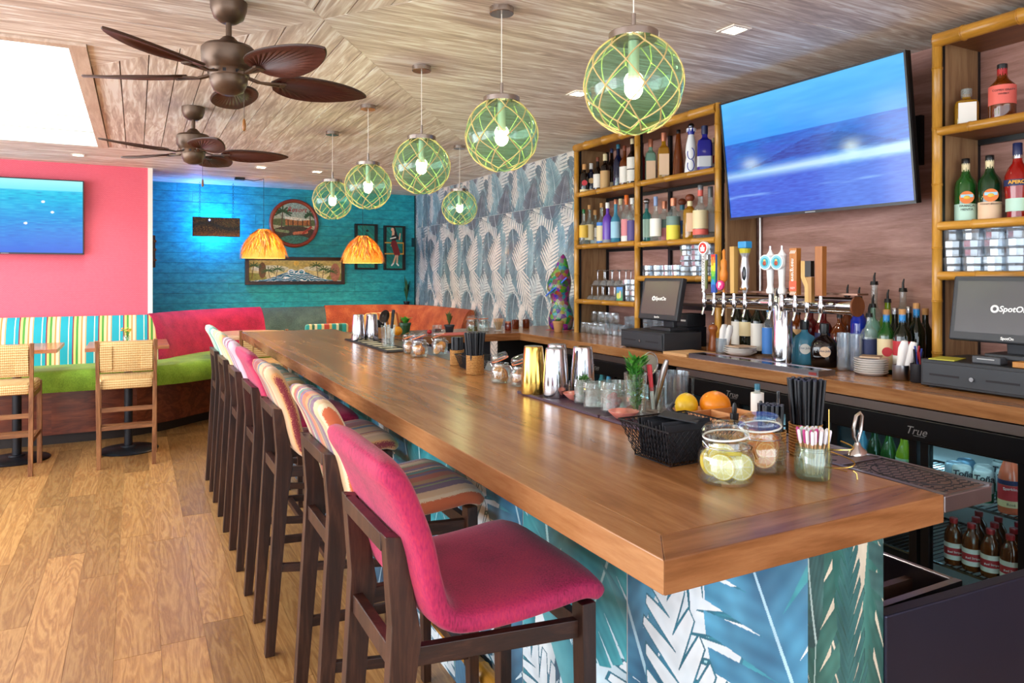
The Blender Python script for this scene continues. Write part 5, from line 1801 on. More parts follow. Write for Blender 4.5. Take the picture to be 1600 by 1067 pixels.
# ================================================================ bottles and glasses
G = {'clear': glass('#eef5f3', 0.16, '#dfe8e6', 0.10), 'clearbody': glass('#e6eeec', 0.16, '#c9d2d0', 0.28), 'green': glass('#3f8a3a', 0.16, '#2c6a2a', 0.55), 'deepgreen': glass('#1f5a2a', 0.16, '#0f3c1c', 0.75),
     'olive': glass('#4a4a1c', 0.14, '#24230c', 0.85), 'amber': glass('#a8622a', 0.16, '#7a3a10', 0.6), 'dark': glass('#2a1a14', 0.16, '#160c09', 0.92), 'navy': glass('#1c2a50', 0.16, '#0e1838', 0.9),
     'cobalt': plain('#1d1f8a', 0.12), 'gold': glass('#e0b450', 0.16, '#c08e24', 0.5), 'mint': glass('#b9e0d0', 0.16, '#9ccab8', 0.35), 'teal': glass('#7fd0cc', 0.16, '#4fb0ae', 0.4),
     'purple': plain('#6a3fb0', 0.3), 'red': glass('#c02a20', 0.16, '#a81a14', 0.7), 'blue': glass('#2a50d8', 0.16, '#1a36b8', 0.75), 'wine': glass('#2a3020', 0.15, '#141a10', 0.92),
     'skyblue': glass('#8fd4e8', 0.16, '#5fb8d8', 0.45), 'grenadine': glass('#7a1a1c', 0.16, '#5a0f12', 0.85), 'rose': glass('#f09a70', 0.15, '#f07a58', 0.7), 'lime': glass('#b8d84a', 0.15, '#9cc02a', 0.5)}
CAPS = {'cork': plain('#c8935a', 0.7), 'copper': plain('#c0785a', 0.35, 0.5), 'black': plain('#121214', 0.35), 'white': plain('#efece6', 0.4), 'navy': plain('#1c2550', 0.4), 'teal': plain('#2a6a80', 0.4), 'green': plain('#1f6a34', 0.4),
        'cream': plain('#e3d3a8', 0.5), 'orange': plain('#e8702a', 0.4), 'brown': plain('#7a3a22', 0.5), 'grey': plain('#7d8086', 0.35, 0.3), 'blue': plain('#2a8fd8', 0.4), 'red': plain('#b0242a', 0.4), 'silver': plain('#b8b8bc', 0.25, 0.9), 'steelblue': plain('#8a9fc8', 0.4), 'glass': G['clearbody']}
LAB = {k: plain(c, 0.55) for k, c in dict(white='#ece8e0', cream='#e3d2a6', tan='#c8a06a', peach='#e6c2a0', yellow='#e0b640', lemon='#e6d84a', pink='#e08a90', red='#c2303a', coral='#e5685c', orange='#e07a34', blue='#3f7fd0', navy='#222c58', purple='#7a4fc0',
                                              grey='#8f949c', sage='#6f8a84', mint='#b9dccb', sky='#9fd0e4', silver='#c9ccd2', brown='#5a3a22', violet='#5a4a8a').items()}
PROF = {
    'std': [(0.92, 0), (1, 0.02), (1, 0.56), (0.9, 0.63), (0.45, 0.71), (0.36, 0.75), (0.34, 0.92)],
    'wine': [(0.95, 0), (1, 0.02), (1, 0.58), (0.92, 0.64), (0.5, 0.73), (0.38, 0.78), (0.36, 0.94)],
    'short': [(0.94, 0), (1, 0.03), (1, 0.60), (0.88, 0.68), (0.45, 0.73), (0.36, 0.76), (0.34, 0.86)],
    'tall': [(0.92, 0), (1, 0.02), (1, 0.50), (0.85, 0.58), (0.42, 0.65), (0.34, 0.70), (0.34, 0.93)],
    'dome': [(0.95, 0), (1, 0.03), (1, 0.52), (0.95, 0.60), (0.75, 0.67), (0.42, 0.71), (0.32, 0.74), (0.32, 0.90)],
    'cone': [(1, 0), (0.96, 0.10), (0.78, 0.40), (0.45, 0.78), (0.32, 0.94)],
    'bell': [(1, 0), (0.98, 0.05), (0.85, 0.25), (0.72, 0.36), (0.82, 0.46), (0.72, 0.60), (0.5, 0.74), (0.40, 0.80)],
    'curvy': [(0.82, 0), (0.85, 0.02), (0.78, 0.14), (0.92, 0.30), (1, 0.46), (0.97, 0.58), (0.72, 0.68), (0.42, 0.74), (0.36, 0.78), (0.35, 0.86)],
    'stubby': [(0.92, 0), (1, 0.04), (1, 0.58), (0.85, 0.72), (0.5, 0.82), (0.42, 0.88), (0.42, 0.96)],
    'flask': [(0.80, 0), (0.95, 0.05), (1, 0.22), (1, 0.40), (0.92, 0.54), (0.70, 0.64), (0.36, 0.70), (0.26, 0.74), (0.25, 0.84)],
    'soda': [(0.95, 0), (1, 0.03), (1, 0.50), (0.80, 0.64), (0.45, 0.80), (0.40, 0.94)],
}


def bottle(name, label, x, y, z, h, r, shape, body, cap, bands=(), sq=0.0, front=None, cat='bottle', group=None, ball=False, pourer=False, sx=1.0, sy=1.0, neck=None, writing=None, round_patch=None):
    rz = math.atan2(-x, y)                     # label turned towards the room
    t = thing(name, label, cat, (x, y, z + 0.001), -math.atan2(x, y) * 0.92, group)
    pr = [(a * r, b * h) for a, b in PROF[shape]]
    n = 12 if r < 0.03 else 18
    if sq:
        n = 24
    MB().lathe(pr, n, sq=sq, sx=sx, sy=sy).build('glass_body', G[body], t, True, angle=35)
    z0, rc = pr[-1][1], pr[-1][0]
    if ball:
        MB().ball((0, 0, z0 + rc * 1.5), rc * 2.0, (1, 1, 0.85), 14, 8).build('stopper', CAPS[cap], t, True)
        MB().cyl((0, 0, z0 - 0.03 * 1), (0, 0, z0 + 0.004), rc * 1.12, n=12).build('neck_band', CAPS.get(neck or 'cream'), t, True)
    elif pourer:
        MB().cyl((0, 0, z0 - 0.006), (0, 0, z0 + 0.012), rc * 1.3, rc * 1.1, n=12).build('pourer', CAPS['black'], t, True)
        MB().tube([(0, 0, z0 + 0.01), (0, 0, z0 + 0.035), (0.004, 0, z0 + 0.055)], [0.006, 0.005, 0.003], 8).build('pourer_spout', CAPS['black'], t, True)
    else:
        k = 1.35 if shape in ('short', 'dome', 'flask') else 1.08
        MB().lathe([(rc * k * 0.95, z0 - 0.012), (rc * k, z0), (rc * k, h - 0.002), (rc * k * 0.9, h)], 14).build('cap', CAPS[cap], t, True)
        if neck:
            MB().cyl((0, 0, h * 0.80), (0, 0, z0 - 0.004), rc * 1.06, n=12).build('neck_band', CAPS[neck] if neck in CAPS else LAB[neck], t, True)
    for b0, b1, lc in bands:
        rr = 0
        for (ra, za), (rb, zb) in zip(pr[:-1], pr[1:]):
            for q in (b0 * h, (b0 + b1) / 2 * h):
                if za <= q <= zb and zb > za:
                    rr = max(rr, ra + (rb - ra) * (q - za) / (zb - za))
        MB().lathe([(rr * 1.015, b0 * h), (rr * 1.015, b1 * h)], n, sq=sq, sx=sx, sy=sy).build('label', LAB[lc], t, not sq)
    if front:
        w, b0, b1, lc = front
        d = r * sy * 1.03
        MB().box(-w * r, -d - 0.0012, b0 * h, w * r, -d + 0.003, b1 * h).build('label', LAB[lc], t)
    if round_patch:
        pr_, zc, lc = round_patch
        MB().cyl((0, -r * sy - 0.002, zc * h), (0, -r * sy + 0.006, zc * h), pr_ * r, n=24).build('label', LAB[lc], t)
    for w_ in (writing or ()):
        s, size, zc, mt = w_[:4]
        text(s, size, mt, t, (0, -r * sy * 1.03 - 0.0022, zc * h))
    return t


def sh(px, x):
    return on_x(px, x)[0]


INK = plain('#2a2626', 0.6)
ROW = 'spirits on the left shelf unit'
U1, U2, U3 = 3.07, 3.11, 3.15
spirits = [
    # upper shelf, left bay
    ('whisky_bottle', 'dark bottle with round red label, leftmost on the top shelf', 913, U1, Z1, .225, .034, 'short', 'dark', 'cork', [(.05, .14, 'cream')], dict(round_patch=(.62, .35, 'red'))),
    ('whisky_bottle', 'dark bottle with round orange label, second on the top shelf', 923.5, U1, Z1, .235, .034, 'short', 'navy', 'white', [(.05, .16, 'peach')], dict(round_patch=(.62, .42, 'tan'))),
    ('whisky_bottle', 'brown-necked bottle with tall white label, third on the top shelf', 934, U1, Z1, .27, .034, 'std', 'dark', 'brown', [(.14, .52, 'white')], {}),
    ('whisky_bottle', 'squat bottle with tan label and cream stopper on the top shelf', 945.5, U1, Z1, .28, .036, 'short', 'dark', 'cream', [(.06, .55, 'tan')], {}),
    ('whisky_bottle', 'tall dark bottle with navy cap and small cream label on the top shelf', 956, U3 + .02, Z1, .335, .034, 'wine', 'dark', 'navy', [(.1, .24, 'cream')], {}),
    ('whisky_bottle', 'tall navy bottle with blue-green cap on the top shelf', 966, U1, Z1, .325, .037, 'wine', 'navy', 'teal', [], {}),
    ('whisky_bottle', 'dark bottle with white label and brown cap, left of the middle post', 976, U1, Z1, .30, .037, 'std', 'amber', 'brown', [(.12, .5, 'white')], {}),
    ('whisky_bottle', 'wide bottle with double white label against the middle post', 988, U1, Z1, .33, .038, 'std', 'dark', 'cream', [(.1, .34, 'white'), (.36, .6, 'white')], {}),
    # upper shelf, right bay
    ('spirit_bottle', 'dark red bottle peeping out right of the middle post', 1003, U2, Z1, .31, .034, 'std', 'grenadine', 'black', [], {}),
    ('tequila_bottle', 'pale green square bottle with pink label and copper cork', 1016.5, U1, Z1, .30, .036, 'short', 'mint', 'copper', [], dict(sq=.85, front=(.85, .08, .50, 'peach'))),
    ('tequila_bottle', 'golden square bottle with pink label and copper cork', 1037, U1, Z1, .32, .038, 'short', 'gold', 'copper', [], dict(sq=.85, front=(.85, .12, .55, 'peach'))),
    ('tequila_bottle', 'slim tapering amber bottle on the top shelf', 1060, U2, Z1, .325, .040, 'cone', 'amber', 'black', [], {}),
    ('cobalt_bottle', 'cobalt blue square bottle with white label on the top shelf', 1101, U1 - .02, Z1, .285, .044, 'short', 'cobalt', 'navy', [(.12, .34, 'silver')], dict(sq=.9)),
    ('spirit_bottle', 'pale bottle half hidden by the right post of the left unit', 1115, U2, Z1, .22, .03, 'std', 'clearbody', 'cream', [(.3, .5, 'red'), (.05, .2, 'cream')], {}),
    # second shelf, left bay
    ('gin_bottle', 'clear bottle with yellow label and green cap, leftmost on the second shelf', 912, U1, Z2, .275, .034, 'tall', 'clear', 'green', [(.22, .56, 'yellow')], {}),
    ('gin_bottle', 'clear corked bottle with cream label, second on the second shelf', 921, U3 + .01, Z2, .31, .036, 'tall', 'clear', 'cork', [(.14, .52, 'cream')], {}),
    ('gin_bottle', 'clear corked bottle with white label, third on the second shelf', 930, U1, Z2, .275, .036, 'dome', 'clear', 'cork', [(.04, .2, 'silver'), (.24, .5, 'white')], {}),
    ('gin_bottle', 'clear bottle with yellow and blue banded label on the second shelf', 940, U1, Z2, .315, .037, 'tall', 'clear', 'cork', [(.03, .1, 'blue'), (.1, .46, 'cream'), (.46, .54, 'blue')], {}),
    ('tequila_bottle', 'purple bottle with slim white neck on the second shelf', 949.5, U1, Z2, .31, .038, 'dome', 'purple', 'white', [(.03, .12, 'grey')], {}),
    ('tequila_bottle', 'light blue bottle with copper stopper on the second shelf', 962, U1, Z2, .325, .036, 'tall', 'skyblue', 'copper', [(.14, .5, 'sky')], {}),
    ('tequila_bottle', 'clear bottle with round white patch on the second shelf', 970, U3 + .01, Z2, .34, .038, 'dome', 'clear', 'cream', [], dict(round_patch=(.6, .3, 'white'))),
    ('tequila_bottle', 'flower-printed pink bottle with orange neck on the second shelf', 979, U1, Z2, .345, .038, 'dome', 'clear', 'orange', [(.04, .16, 'white'), (.16, .5, 'pink')], dict(neck='orange')),
    ('tequila_bottle', 'bottle with blue oval label against the middle post', 988, U1, Z2, .315, .036, 'dome', 'clear', 'white', [(.06, .5, 'violet')], {}),
    # second shelf, right bay
    ('tequila_bottle', 'teal-footed bottle with long white label and round stopper', 1010.5, U1, Z2 - .01, .30, .037, 'dome', 'teal', 'silver', [(.14, .55, 'mint')], dict(ball=True, neck='grey')),
    ('tequila_bottle', 'clear bottle with white label and blue foil neck', 1024.5, U1, Z2 - .01, .305, .038, 'tall', 'clear', 'steelblue', [(.14, .52, 'white')], dict(neck='steelblue')),
    ('mezcal_bottle', 'bottle with pink and grey-green zigzag label', 1038, U1 + .01, Z2 - .01, .28, .038, 'short', 'clear', 'copper', [(.02, .36, 'pink'), (.36, .56, 'sage')], {}),
    ('mezcal_bottle', 'bottle with yellow and grey-green zigzag label', 1052, U1, Z2 - .01, .285, .044, 'short', 'clear', 'copper', [(.02, .38, 'lemon'), (.38, .58, 'sage')], {}),
    ('tequila_bottle', 'clear bottle with blue label and brown ball stopper', 1066, U3 + .02, Z2 - .01, .285, .042, 'short', 'clear', 'brown', [(.2, .5, 'blue')], dict(ball=True, neck='teal')),
    ('tequila_bottle', 'pale gold bottle with cream oval label and brown ball stopper', 1078, U1, Z2 - .01, .29, .044, 'short', 'gold', 'brown', [], dict(ball=True, neck='cream', front=(.55, .2, .6, 'peach'))),
    ('tequila_bottle', 'tall clear bottle with cream label over an orange band', 1094.5, U1, Z2 - .01, .338, .046, 'tall', 'clear', 'grey', [(.10, .20, 'coral'), (.21, .54, 'cream')], dict(neck='coral')),
    ('tequila_bottle', 'tall clear bottle with grey printed front by the right post', 1110, U3, Z2 - .01, .338, .045, 'tall', 'clearbody', 'grey', [(.16, .5, 'silver')], dict(neck='grey')),
]
def settle(rows, zi, ri, lo, hi):
    """let crowded bottles stand a little deeper or shallower until none touch"""
    rows = [list(q) for q in rows]
    for _ in range(80):
        for i in range(len(rows)):
            for j in range(i + 1, len(rows)):
                a, b = rows[i], rows[j]
                if zi is not None and abs(a[zi] - b[zi]) > 0.05:
                    continue
                d = math.hypot(a[3] - b[3], sh(a[2], a[3]) - sh(b[2], b[3]))
                if d < (a[ri] + b[ri]) * 1.04 + 0.002:
                    s = 0.006 if a[3] >= b[3] else -0.006
                    a[3], b[3] = a[3] + s, b[3] - s
        for a in rows:
            top_x = hi if zi is None else min(hi, (4.592 - a[ri]) / sh(a[2], 1.0))
            a[3] = max(min(lo, top_x), min(a[3], top_x))
    return rows


for nm, lb, px, x, z, h, r, shp, body, cap, bands, kw in settle(spirits, 4, 6, 3.015, 3.195):
    bottle(nm, lb, x, sh(px, x), z, h, r, shp, body, cap, bands, group=ROW, **kw)
# blue and white ceramic decanter
y_ = sh(1080, U1)
t = thing('ceramic_decanter', 'tall white ceramic decanter painted with blue scrolls, silver ball top', 'bottle', (U1, y_, Z1 + .001), -0.8, ROW)
CER = plain('#eef0f4', 0.15)
pr = [(a * .044, b * .33) for a, b in PROF['bell']]
b_ = MB().lathe(pr, 24).build('ceramic_body', CER, t, True)
COBALT = plain('#1c2c9a', 0.25)
for k in range(2):
    pts = []
    for a in np.linspace(0.3, 5.2, 40):
        zz = (0.20 + 0.22 * k) * .33 + 0.036 * math.cos(a) * (1 if k else 1)
        xx = 0.020 * math.sin(a)
        rr = np.interp(zz, [q[1] for q in pr], [q[0] for q in pr]) + 0.0005
        pts.append((xx, -math.sqrt(max(rr * rr - xx * xx, 1e-6)), zz))
    MB().tube(pts, 0.0026, 5).build('blue_scroll', COBALT, b_)
MB().lathe([(.018, .258), (.020, .27), (.025, .284), (.028, .300), (.022, .302)], 20).build('collar', COBALT, t, True)
for i in range(8):
    a = 2 * PI * i / 8
    MB().prism([(-0.008, 0.299), (0.008, 0.299), (0, 0.278)], -0.0285, -0.025, 'y').build('white_petal', CER, t, rot=(0, 0, a))
MB().ball((0, 0, .314), .020, n=16, m=10).build('ball_top', plain('#6a6e78', 0.12, 0.9), t, True)

# right unit
x_ = 3.06
WHITE_LETTER = WHITE_PRINT
bottle('whisky_bottle', 'square cut-glass whisky decanter with white label on the right unit', x_, sh(1510, x_), RZ1, .168, .044, 'short', 'gold', 'glass', [], sq=.7, front=(.72, .12, .62, 'white'), group='spirits on the right shelf unit')
bottle('whisky_bottle', 'round-shouldered whisky bottle with coral label on the right unit', x_, sh(1566, x_), RZ1, .235, .047, 'wine', 'amber', 'black', [(.30, .62, 'coral')], group='spirits on the right shelf unit', neck='red', writing=[('COFFEY GRAIN', .011, .52, INK), ('WHISKY', .010, .46, INK)])
for px, lb, lc, nmr, gl in ((1509, 'green bitters bottle with mint label and sunset badge, the left one', 'mint', 'BRANCA MENTA', 'green'), (1546.5, 'dark green bitters bottle with peach label and sunset badge, the right one', 'peach', 'FERNET-BRANCA', 'deepgreen')):
    b_ = bottle('bitters_bottle', lb, x_, sh(px, x_), RZ2, .272, .041, 'wine', gl, 'black', [(.02, .30, lc)], group='spirits on the right shelf unit', neck='cream', writing=[(nmr.split()[0] if ' ' in nmr else nmr, .0135 if ' ' in nmr else .0095, .265, INK)] + ([(nmr.split()[1], .0135, .21, INK)] if ' ' in nmr else []))
    d_ = MB().cyl((0, -.0445, .107), (0, -.0385, .107), .026, n=24).build('badge', LAB['orange'], b_)
    MB().box(-.022, -.0455, .107, .022, -.0443, .119).build('badge_sky', LAB['sky'], d_)
    MB().ball((0, -.0448, .107), .010, (1.3, .2, .8), 10, 6).build('badge_globe', LAB['yellow'], d_, True)
b_ = bottle('aperitif_bottle', 'red aperitif bottle with blue banner lettering on the right unit', x_, sh(1590, x_), RZ2, .305, .044, 'curvy', 'red', 'navy', [(.12, .42, 'mint')], group='spirits on the right shelf unit', neck='silver')
MB().lathe([(.0445, .135), (.0455, .160)], 20).build('banner', LAB['navy'], b_, True)
text('APEROL', .018, plain('#e8a82a', 0.4), b_, (-.002, -.0475, .148), bold=.0006)
bottle('aperitif_bottle', 'yellow bottle cut off by the right picture edge', x_, sh(1624, x_), RZ2, .28, .04, 'std', 'gold', 'cork', [(.1, .4, 'cream')], group='spirits on the right shelf unit')

# glassware -------------------------------------------------------
TUMB = glass('#eaf0f4', 0.34, '#dfe6f0', 0.16, 0.05)


def tumbler_mesh(r, h, n=10, name='tumbler'):
    b = MB()
    pr = [(r * .86, 0), (r * .9, .004), (r * .92, h * .45), (r, h * .62), (r, h), (r * .94, h), (r * .92, h * .62), (r * .84, h * .45), (r * .82, .012), (.001, .012)]
    b.lathe(pr, n)
    return b.mesh(name, TUMB, False)


T_STD, T_LOW = tumbler_mesh(.042, .066), tumbler_mesh(.040, .078, 14)


ORD = ['first', 'second', 'third', 'fourth', 'fifth', 'sixth', 'seventh', 'eighth', 'ninth', 'tenth']
LEV = {1: ['only'], 2: ['lower', 'upper'], 3: ['bottom', 'middle', 'top']}


def stack(me, name, label, group, cols, z, levels, step, cat='glass'):
    fx = min(c[0] for c in cols)
    for ci, (x, y) in enumerate(cols):
        row = [c for c in cols if abs(c[0] - x) < 0.02]
        for k in range(levels):
            o = link(name, me, None, (x, y, z + 0.001 + k * step), (0, 0, RND.random()))
            tag(o, ('' if levels == 1 else LEV[levels][k] + ' ') + label + ', ' + ORD[row.index((x, y))] + ' from left' + ('' if abs(x - fx) < 0.02 else ' at the back'), cat, group)


stack(T_STD, 'tumbler', 'tumbler on the right unit below the bitters', 'tumblers on the right unit', [(X_, sh(px, X_)) for X_, pxs in ((3.02, (1489, 1522, 1556, 1591)), (3.12, (1507, 1540, 1574))) for px in pxs], RZ3, 3, .0672)
stack(T_STD, 'tumbler', 'tumbler of the stacks behind the castle tap', 'stacked tumblers on the left unit', [(3.05, sh(px, 3.05)) for px in (1073, 1090, 1108)] + [(3.15, sh(1096, 3.15))], ZR3, 3, .0672)
stack(T_LOW, 'tumbler', 'low tumbler in the single row above the till', 'single row of tumblers on the left unit', [(3.05, sh(px, 3.05)) for px in (1013, 1029, 1044, 1058)] + [(3.15, sh(px, 3.15)) for px in (1022, 1040, 1056)], ZR3, 1, .08)
stack(T_LOW, 'tumbler', 'tumbler behind the left till screen', 'tumblers behind the left till', [(3.05, sh(px, 3.05)) for px in (1006, 1020, 1035)], ZR4, 2, .079)
stack(T_LOW, 'tumbler', 'tumbler right of the stemmed glasses', 'tumblers beside the stemmed glasses', [(3.05, sh(px, 3.05)) for px in (981, 992)], ZL3, 2, .079)
stack(T_LOW, 'tumbler', 'tumbler on the counter under the left shelves', 'tumblers on the counter under the shelves', [(3.05, sh(px, 3.05)) for px in (952, 963, 974)] + [(3.05, sh(1010, 3.05)), (3.05, sh(1024, 3.05))], BT, 1, .08)
stack(T_STD, 'tumbler', 'tumbler behind the left cash drawer', 'upper tumblers on the counter under the shelves', [(3.16, sh(px, 3.16)) for px in (984, 996, 1014, 1030)], BT, 2, .0672)
STEMG = glass('#eef2f4', 0.38, '#e8eef2', 0.12, 0.04)
coupe = MB().lathe([(.046, .0), (.047, .004), (.030, .034), (.006, .042), (.0045, .052), (.0045, .098), (.012, .106), (.034, .110), (.035, .112), (.001, .1125)], 16).mesh('stemmed_glass', STEMG, True)
for x, pxs, z, lv in ((3.04, (916, 925, 934, 943, 952, 961), ZL3, 0), (3.14, (921, 931, 941, 951, 960), ZL3, 0), (3.06, (934, 946, 957, 968, 978), ZL3 + .1135, 1), (3.15, (944, 956, 968, 986), ZL3 + .1135, 1)):
    for gi, px in enumerate(pxs):
        y_ = sh(px, x)
        if y_ < 4.575 and y_ > 3.9:
            tag(link('stemmed_glass', coupe, None, (x, y_, z + .001)), 'upturned stemmed glass, ' + ('upper' if lv else 'lower') + ' tier, ' + ('front' if x < 3.1 else 'back') + ' row, ' + ORD[gi] + ' from left', 'glass', 'lower tier of stemmed glasses' if not lv else 'upper tier of stemmed glasses')
rocks = MB().lathe([(.036, 0), (.038, .003), (.033, .075), (.03, .078), (.001, .079)], 14).mesh('upturned_glass', STEMG, True)
for x, pxs, z, lv in ((3.02, (914, 923, 932, 941), BT, 0), (3.12, (930, 940, 950, 960), BT, 0), (3.12, (930, 940, 950, 960), BT + .08, 1)):
    for gi, px in enumerate(pxs):
        tag(link('upturned_glass', rocks, None, (x, sh(px, x), z + .001)), 'upturned small glass below the stemmed ones, ' + ('front row' if x < 3.1 else 'back row, upper' if lv else 'back row, lower') + ', ' + ORD[gi] + ' from left', 'glass', 'upturned small glasses, lower' if not lv else 'upturned small glasses, upper')
t = thing('photo_stand', 'small black-framed colour photo among the stemmed glasses', 'picture', (2.99, sh(968, 2.99), ZL3), -PI / 2)
t.rotation_euler = (0.0, 0, -PI / 2 + .25)
MB().box(-.036, 0, 0.001, .036, .012, .115).build('frame', plain('#15151a', 0.4), t, bevel=.002)


def pic_small(u, v):
    img = mixc(hexf('#2a8f4a'), hexf('#2f7fd0'), v * 1.6 - .4)
    img = put(img, ell(u, v, .3, .35, .3, .22), '#c8c83a')
    img = put(img, ell(u, v, .6, .45, .14, .28), '#e0c48a')
    return img[..., 0], img[..., 1], img[..., 2]


print_grid('photo', .054, .094, 24, 40, pic_small, CANVAS_GLOSS, t, (0, -.0008, .058))

# ================================================================ counter-top bottles behind and beside the taps
BACKB = 'bottles standing on the back counter'
cb_ = [
    ('wine_bottle', 'wine bottle with white label, leftmost behind the taps', 1153, 3.06, .30, .038, 'wine', 'wine', 'silver', [(.12, .56, 'white')], {}),
    ('wine_bottle', 'wine bottle with cream label, blue neck band, behind the taps', 1166, 3.05, .305, .038, 'wine', 'wine', 'silver', [(.30, .56, 'cream')], dict(neck='blue')),
    ('wine_bottle', 'wine bottle with tall white label, blue neck band, left of the tower column', 1184, 3.04, .305, .038, 'wine', 'wine', 'silver', [(.06, .55, 'white')], dict(neck='blue')),
    ('wine_bottle', 'wine bottle with red cap half hidden by the tower column', 1192, 3.16, .31, .038, 'wine', 'wine', 'red', [(.1, .5, 'navy')], {}),
    ('gin_bottle', 'bottle with blue printed front beside the tower column', 1201, 3.0, .27, .034, 'std', 'clear', 'blue', [(.05, .56, 'blue')], {}),
    ('liqueur_bottle', 'green-capped small bottle right of the tower column', 1235, 2.98, .20, .032, 'std', 'deepgreen', 'black', [(.1, .4, 'silver')], dict(neck='green')),
    ('bourbon_bottle', 'bottle with large tan label behind the blue tequila flask', 1246, 3.10, .27, .042, 'short', 'amber', 'black', [(.06, .56, 'tan')], dict(pourer=True)),
    ('bourbon_bottle', 'dark red bottle behind the tequila flasks', 1267, 3.16, .28, .042, 'dome', 'grenadine', 'black', [], dict(pourer=True)),
    ('rum_bottle', 'dark red bottle with blue label behind the brown flask', 1287, 3.10, .28, .042, 'dome', 'grenadine', 'black', [(.1, .5, 'navy')], dict(pourer=True)),
    ('rum_bottle', 'amber bottle with orange label left of the tall blue bottle', 1312, 3.10, .27, .046, 'flask', 'amber', 'black', [(.1, .3, 'orange')], dict(pourer=True)),
    ('vodka_bottle', 'tall cobalt-blue bottle with pourer beside the tap pipe end', 1342, 3.08, .34, .038, 'wine', 'blue', 'black', [], dict(pourer=True)),
    ('gin_bottle', 'bottle seen behind the tap pipe end, pourer on top', 1324, 3.18, .355, .036, 'tall', 'amber', 'black', [], dict(pourer=True)),
    ('vodka_bottle', 'tallest clear bottle with blue foil neck and pourer', 1366, 3.19, .42, .044, 'tall', 'clear', 'black', [(.2, .5, 'silver')], dict(pourer=True, neck='blue')),
    ('gin_bottle', 'grey-green clear bottle with pourer before the tallest one', 1364, 3.06, .32, .036, 'dome', 'mint', 'black', [(.1, .45, 'silver')], dict(pourer=True)),
    ('liqueur_bottle', 'yellow-green bottle with orange label and pourer', 1387, 3.14, .345, .040, 'dome', 'lime', 'black', [(.1, .46, 'orange')], dict(pourer=True, neck='orange')),
    ('gin_bottle', 'large clear gin bottle with pale label and pourer by the bamboo post', 1411, 3.19, .40, .046, 'dome', 'clear', 'black', [(.34, .54, 'cream')], dict(pourer=True)),
    ('wine_bottle', 'wine bottle with foil top behind the flower label bottle', 1398, 3.05, .285, .034, 'wine', 'wine', 'silver', [], {}),
    ('wine_bottle', 'wine bottle with silver foil, third row by the bamboo post', 1420, 3.09, .29, .034, 'wine', 'wine', 'silver', [], {}),
    ('wine_bottle', 'slim dark wine bottle nearest the bamboo post', 1446, 3.10, .285, .034, 'wine', 'wine', 'cork', [], {}),
    ('wine_bottle', 'dark wine bottle with cork and blue collar', 1432, 3.01, .31, .036, 'wine', 'wine', 'cork', [], dict(neck='blue')),
    ('gin_bottle', 'navy-labelled gin bottle behind the plates', 1358, 2.97, .275, .038, 'dome', 'clear', 'black', [(.04, .52, 'navy')], dict(pourer=True)),
    ('wine_bottle', 'green wine bottle with red flower label', 1385, 2.95, .28, .037, 'wine', 'green', 'cork', [(.06, .54, 'cream')], dict(neck='blue', round_patch=(.55, .34, 'red'))),
    ('wine_bottle', 'dark wine bottle with red and white label and blue collar', 1410, 2.95, .285, .037, 'wine', 'wine', 'cork', [(.05, .3, 'white'), (.3, .52, 'red')], dict(neck='blue')),
]
for nm, lb, px, x, h, r, shp, body, cap, bands, kw in settle(cb_, None, 5, 2.94, 3.205):
    bottle(nm, lb, x, sh(px, x), BT, h, r, shp, body, cap, bands, group=BACKB, **kw)
DJ = plain('#3a4a70', 0.6)
bottle('tequila_flask', 'round blue-tinted tequila flask with blue collar by the drip tray', 2.875, sh(1257, 2.875), BT, .215, .062, 'flask', 'skyblue', 'black', [], sy=.62, neck='blue', round_patch=(.40, .36, 'white'), writing=[('Don Julio', .014, .38, DJ)], group=BACKB)
bottle('tequila_flask', 'round brown tequila flask with orange collar by the drip tray', 2.875, sh(1288, 2.875), BT, .205, .062, 'flask', 'dark', 'black', [], sy=.62, neck='orange', round_patch=(.40, .36, 'peach'), writing=[('Don Julio', .014, .38, DJ)], group=BACKB)
for px, x, r, h, lb in ((1318, 2.86, .028, .17, 'tall clear glass with a slice inside, right of the brown flask'), (1336, 2.90, .034, .165, 'wide clear glass between the brown flask and the plates')):
    o = MB().lathe([(r * .9, 0), (r, .006), (r, h), (r * .93, h), (r * .9, .014), (.001, .014)], 16).build('drinking_glass', TUMB, None, True, loc=(x, sh(px, x), BT + .001))
    tag(o, lb, 'glass')
PLATE = plain('#eee9e4', 0.2)
plate_me = MB().lathe([(.045, 0), (.05, .002), (.068, .012), (.069, .015), (.062, .014), (.045, .006), (.001, .006)], 28).mesh('plate', PLATE, True)
py_ = sh(1361, 2.83)
for k in range(7):
    o = link('plate', plate_me, None, (2.83, py_, BT + .001 + k * .0095))
    tag(o, ORD[k] + ' white plate from the bottom of the tall stack', 'plate', 'tall stack of plates')
tag(MB().box(-.045, -.04, 0, .045, .04, .006).build('paper_slip', plain('#c8a98a', 0.7), None, loc=(2.83, py_, BT + .077), rot=(0, 0, .5)), 'folded brown paper on the tall plate stack', 'paper')
py2 = sh(1163, 2.93)
big_plate = MB().lathe([(.055, 0), (.06, .003), (.085, .016), (.087, .02), (.08, .018), (.055, .008), (.001, .008)], 30).mesh('plate', PLATE, True)
for k in range(3):
    tag(link('plate', big_plate, None, (2.90, py2, BT + .001 + k * .011)), LEV[3][k] + ' white plate of the low stack before the wine bottles', 'plate', 'low stack of plates')
tag(MB().prism([(-.06, -.05), (.06, -.06), (.07, .05), (-.05, .06)], 0, .004).build('paper_slip', plain('#d6b79c', 0.7), None, loc=(2.90, py2, BT + .046)), 'folded pink-brown paper on the low plate stack', 'paper')


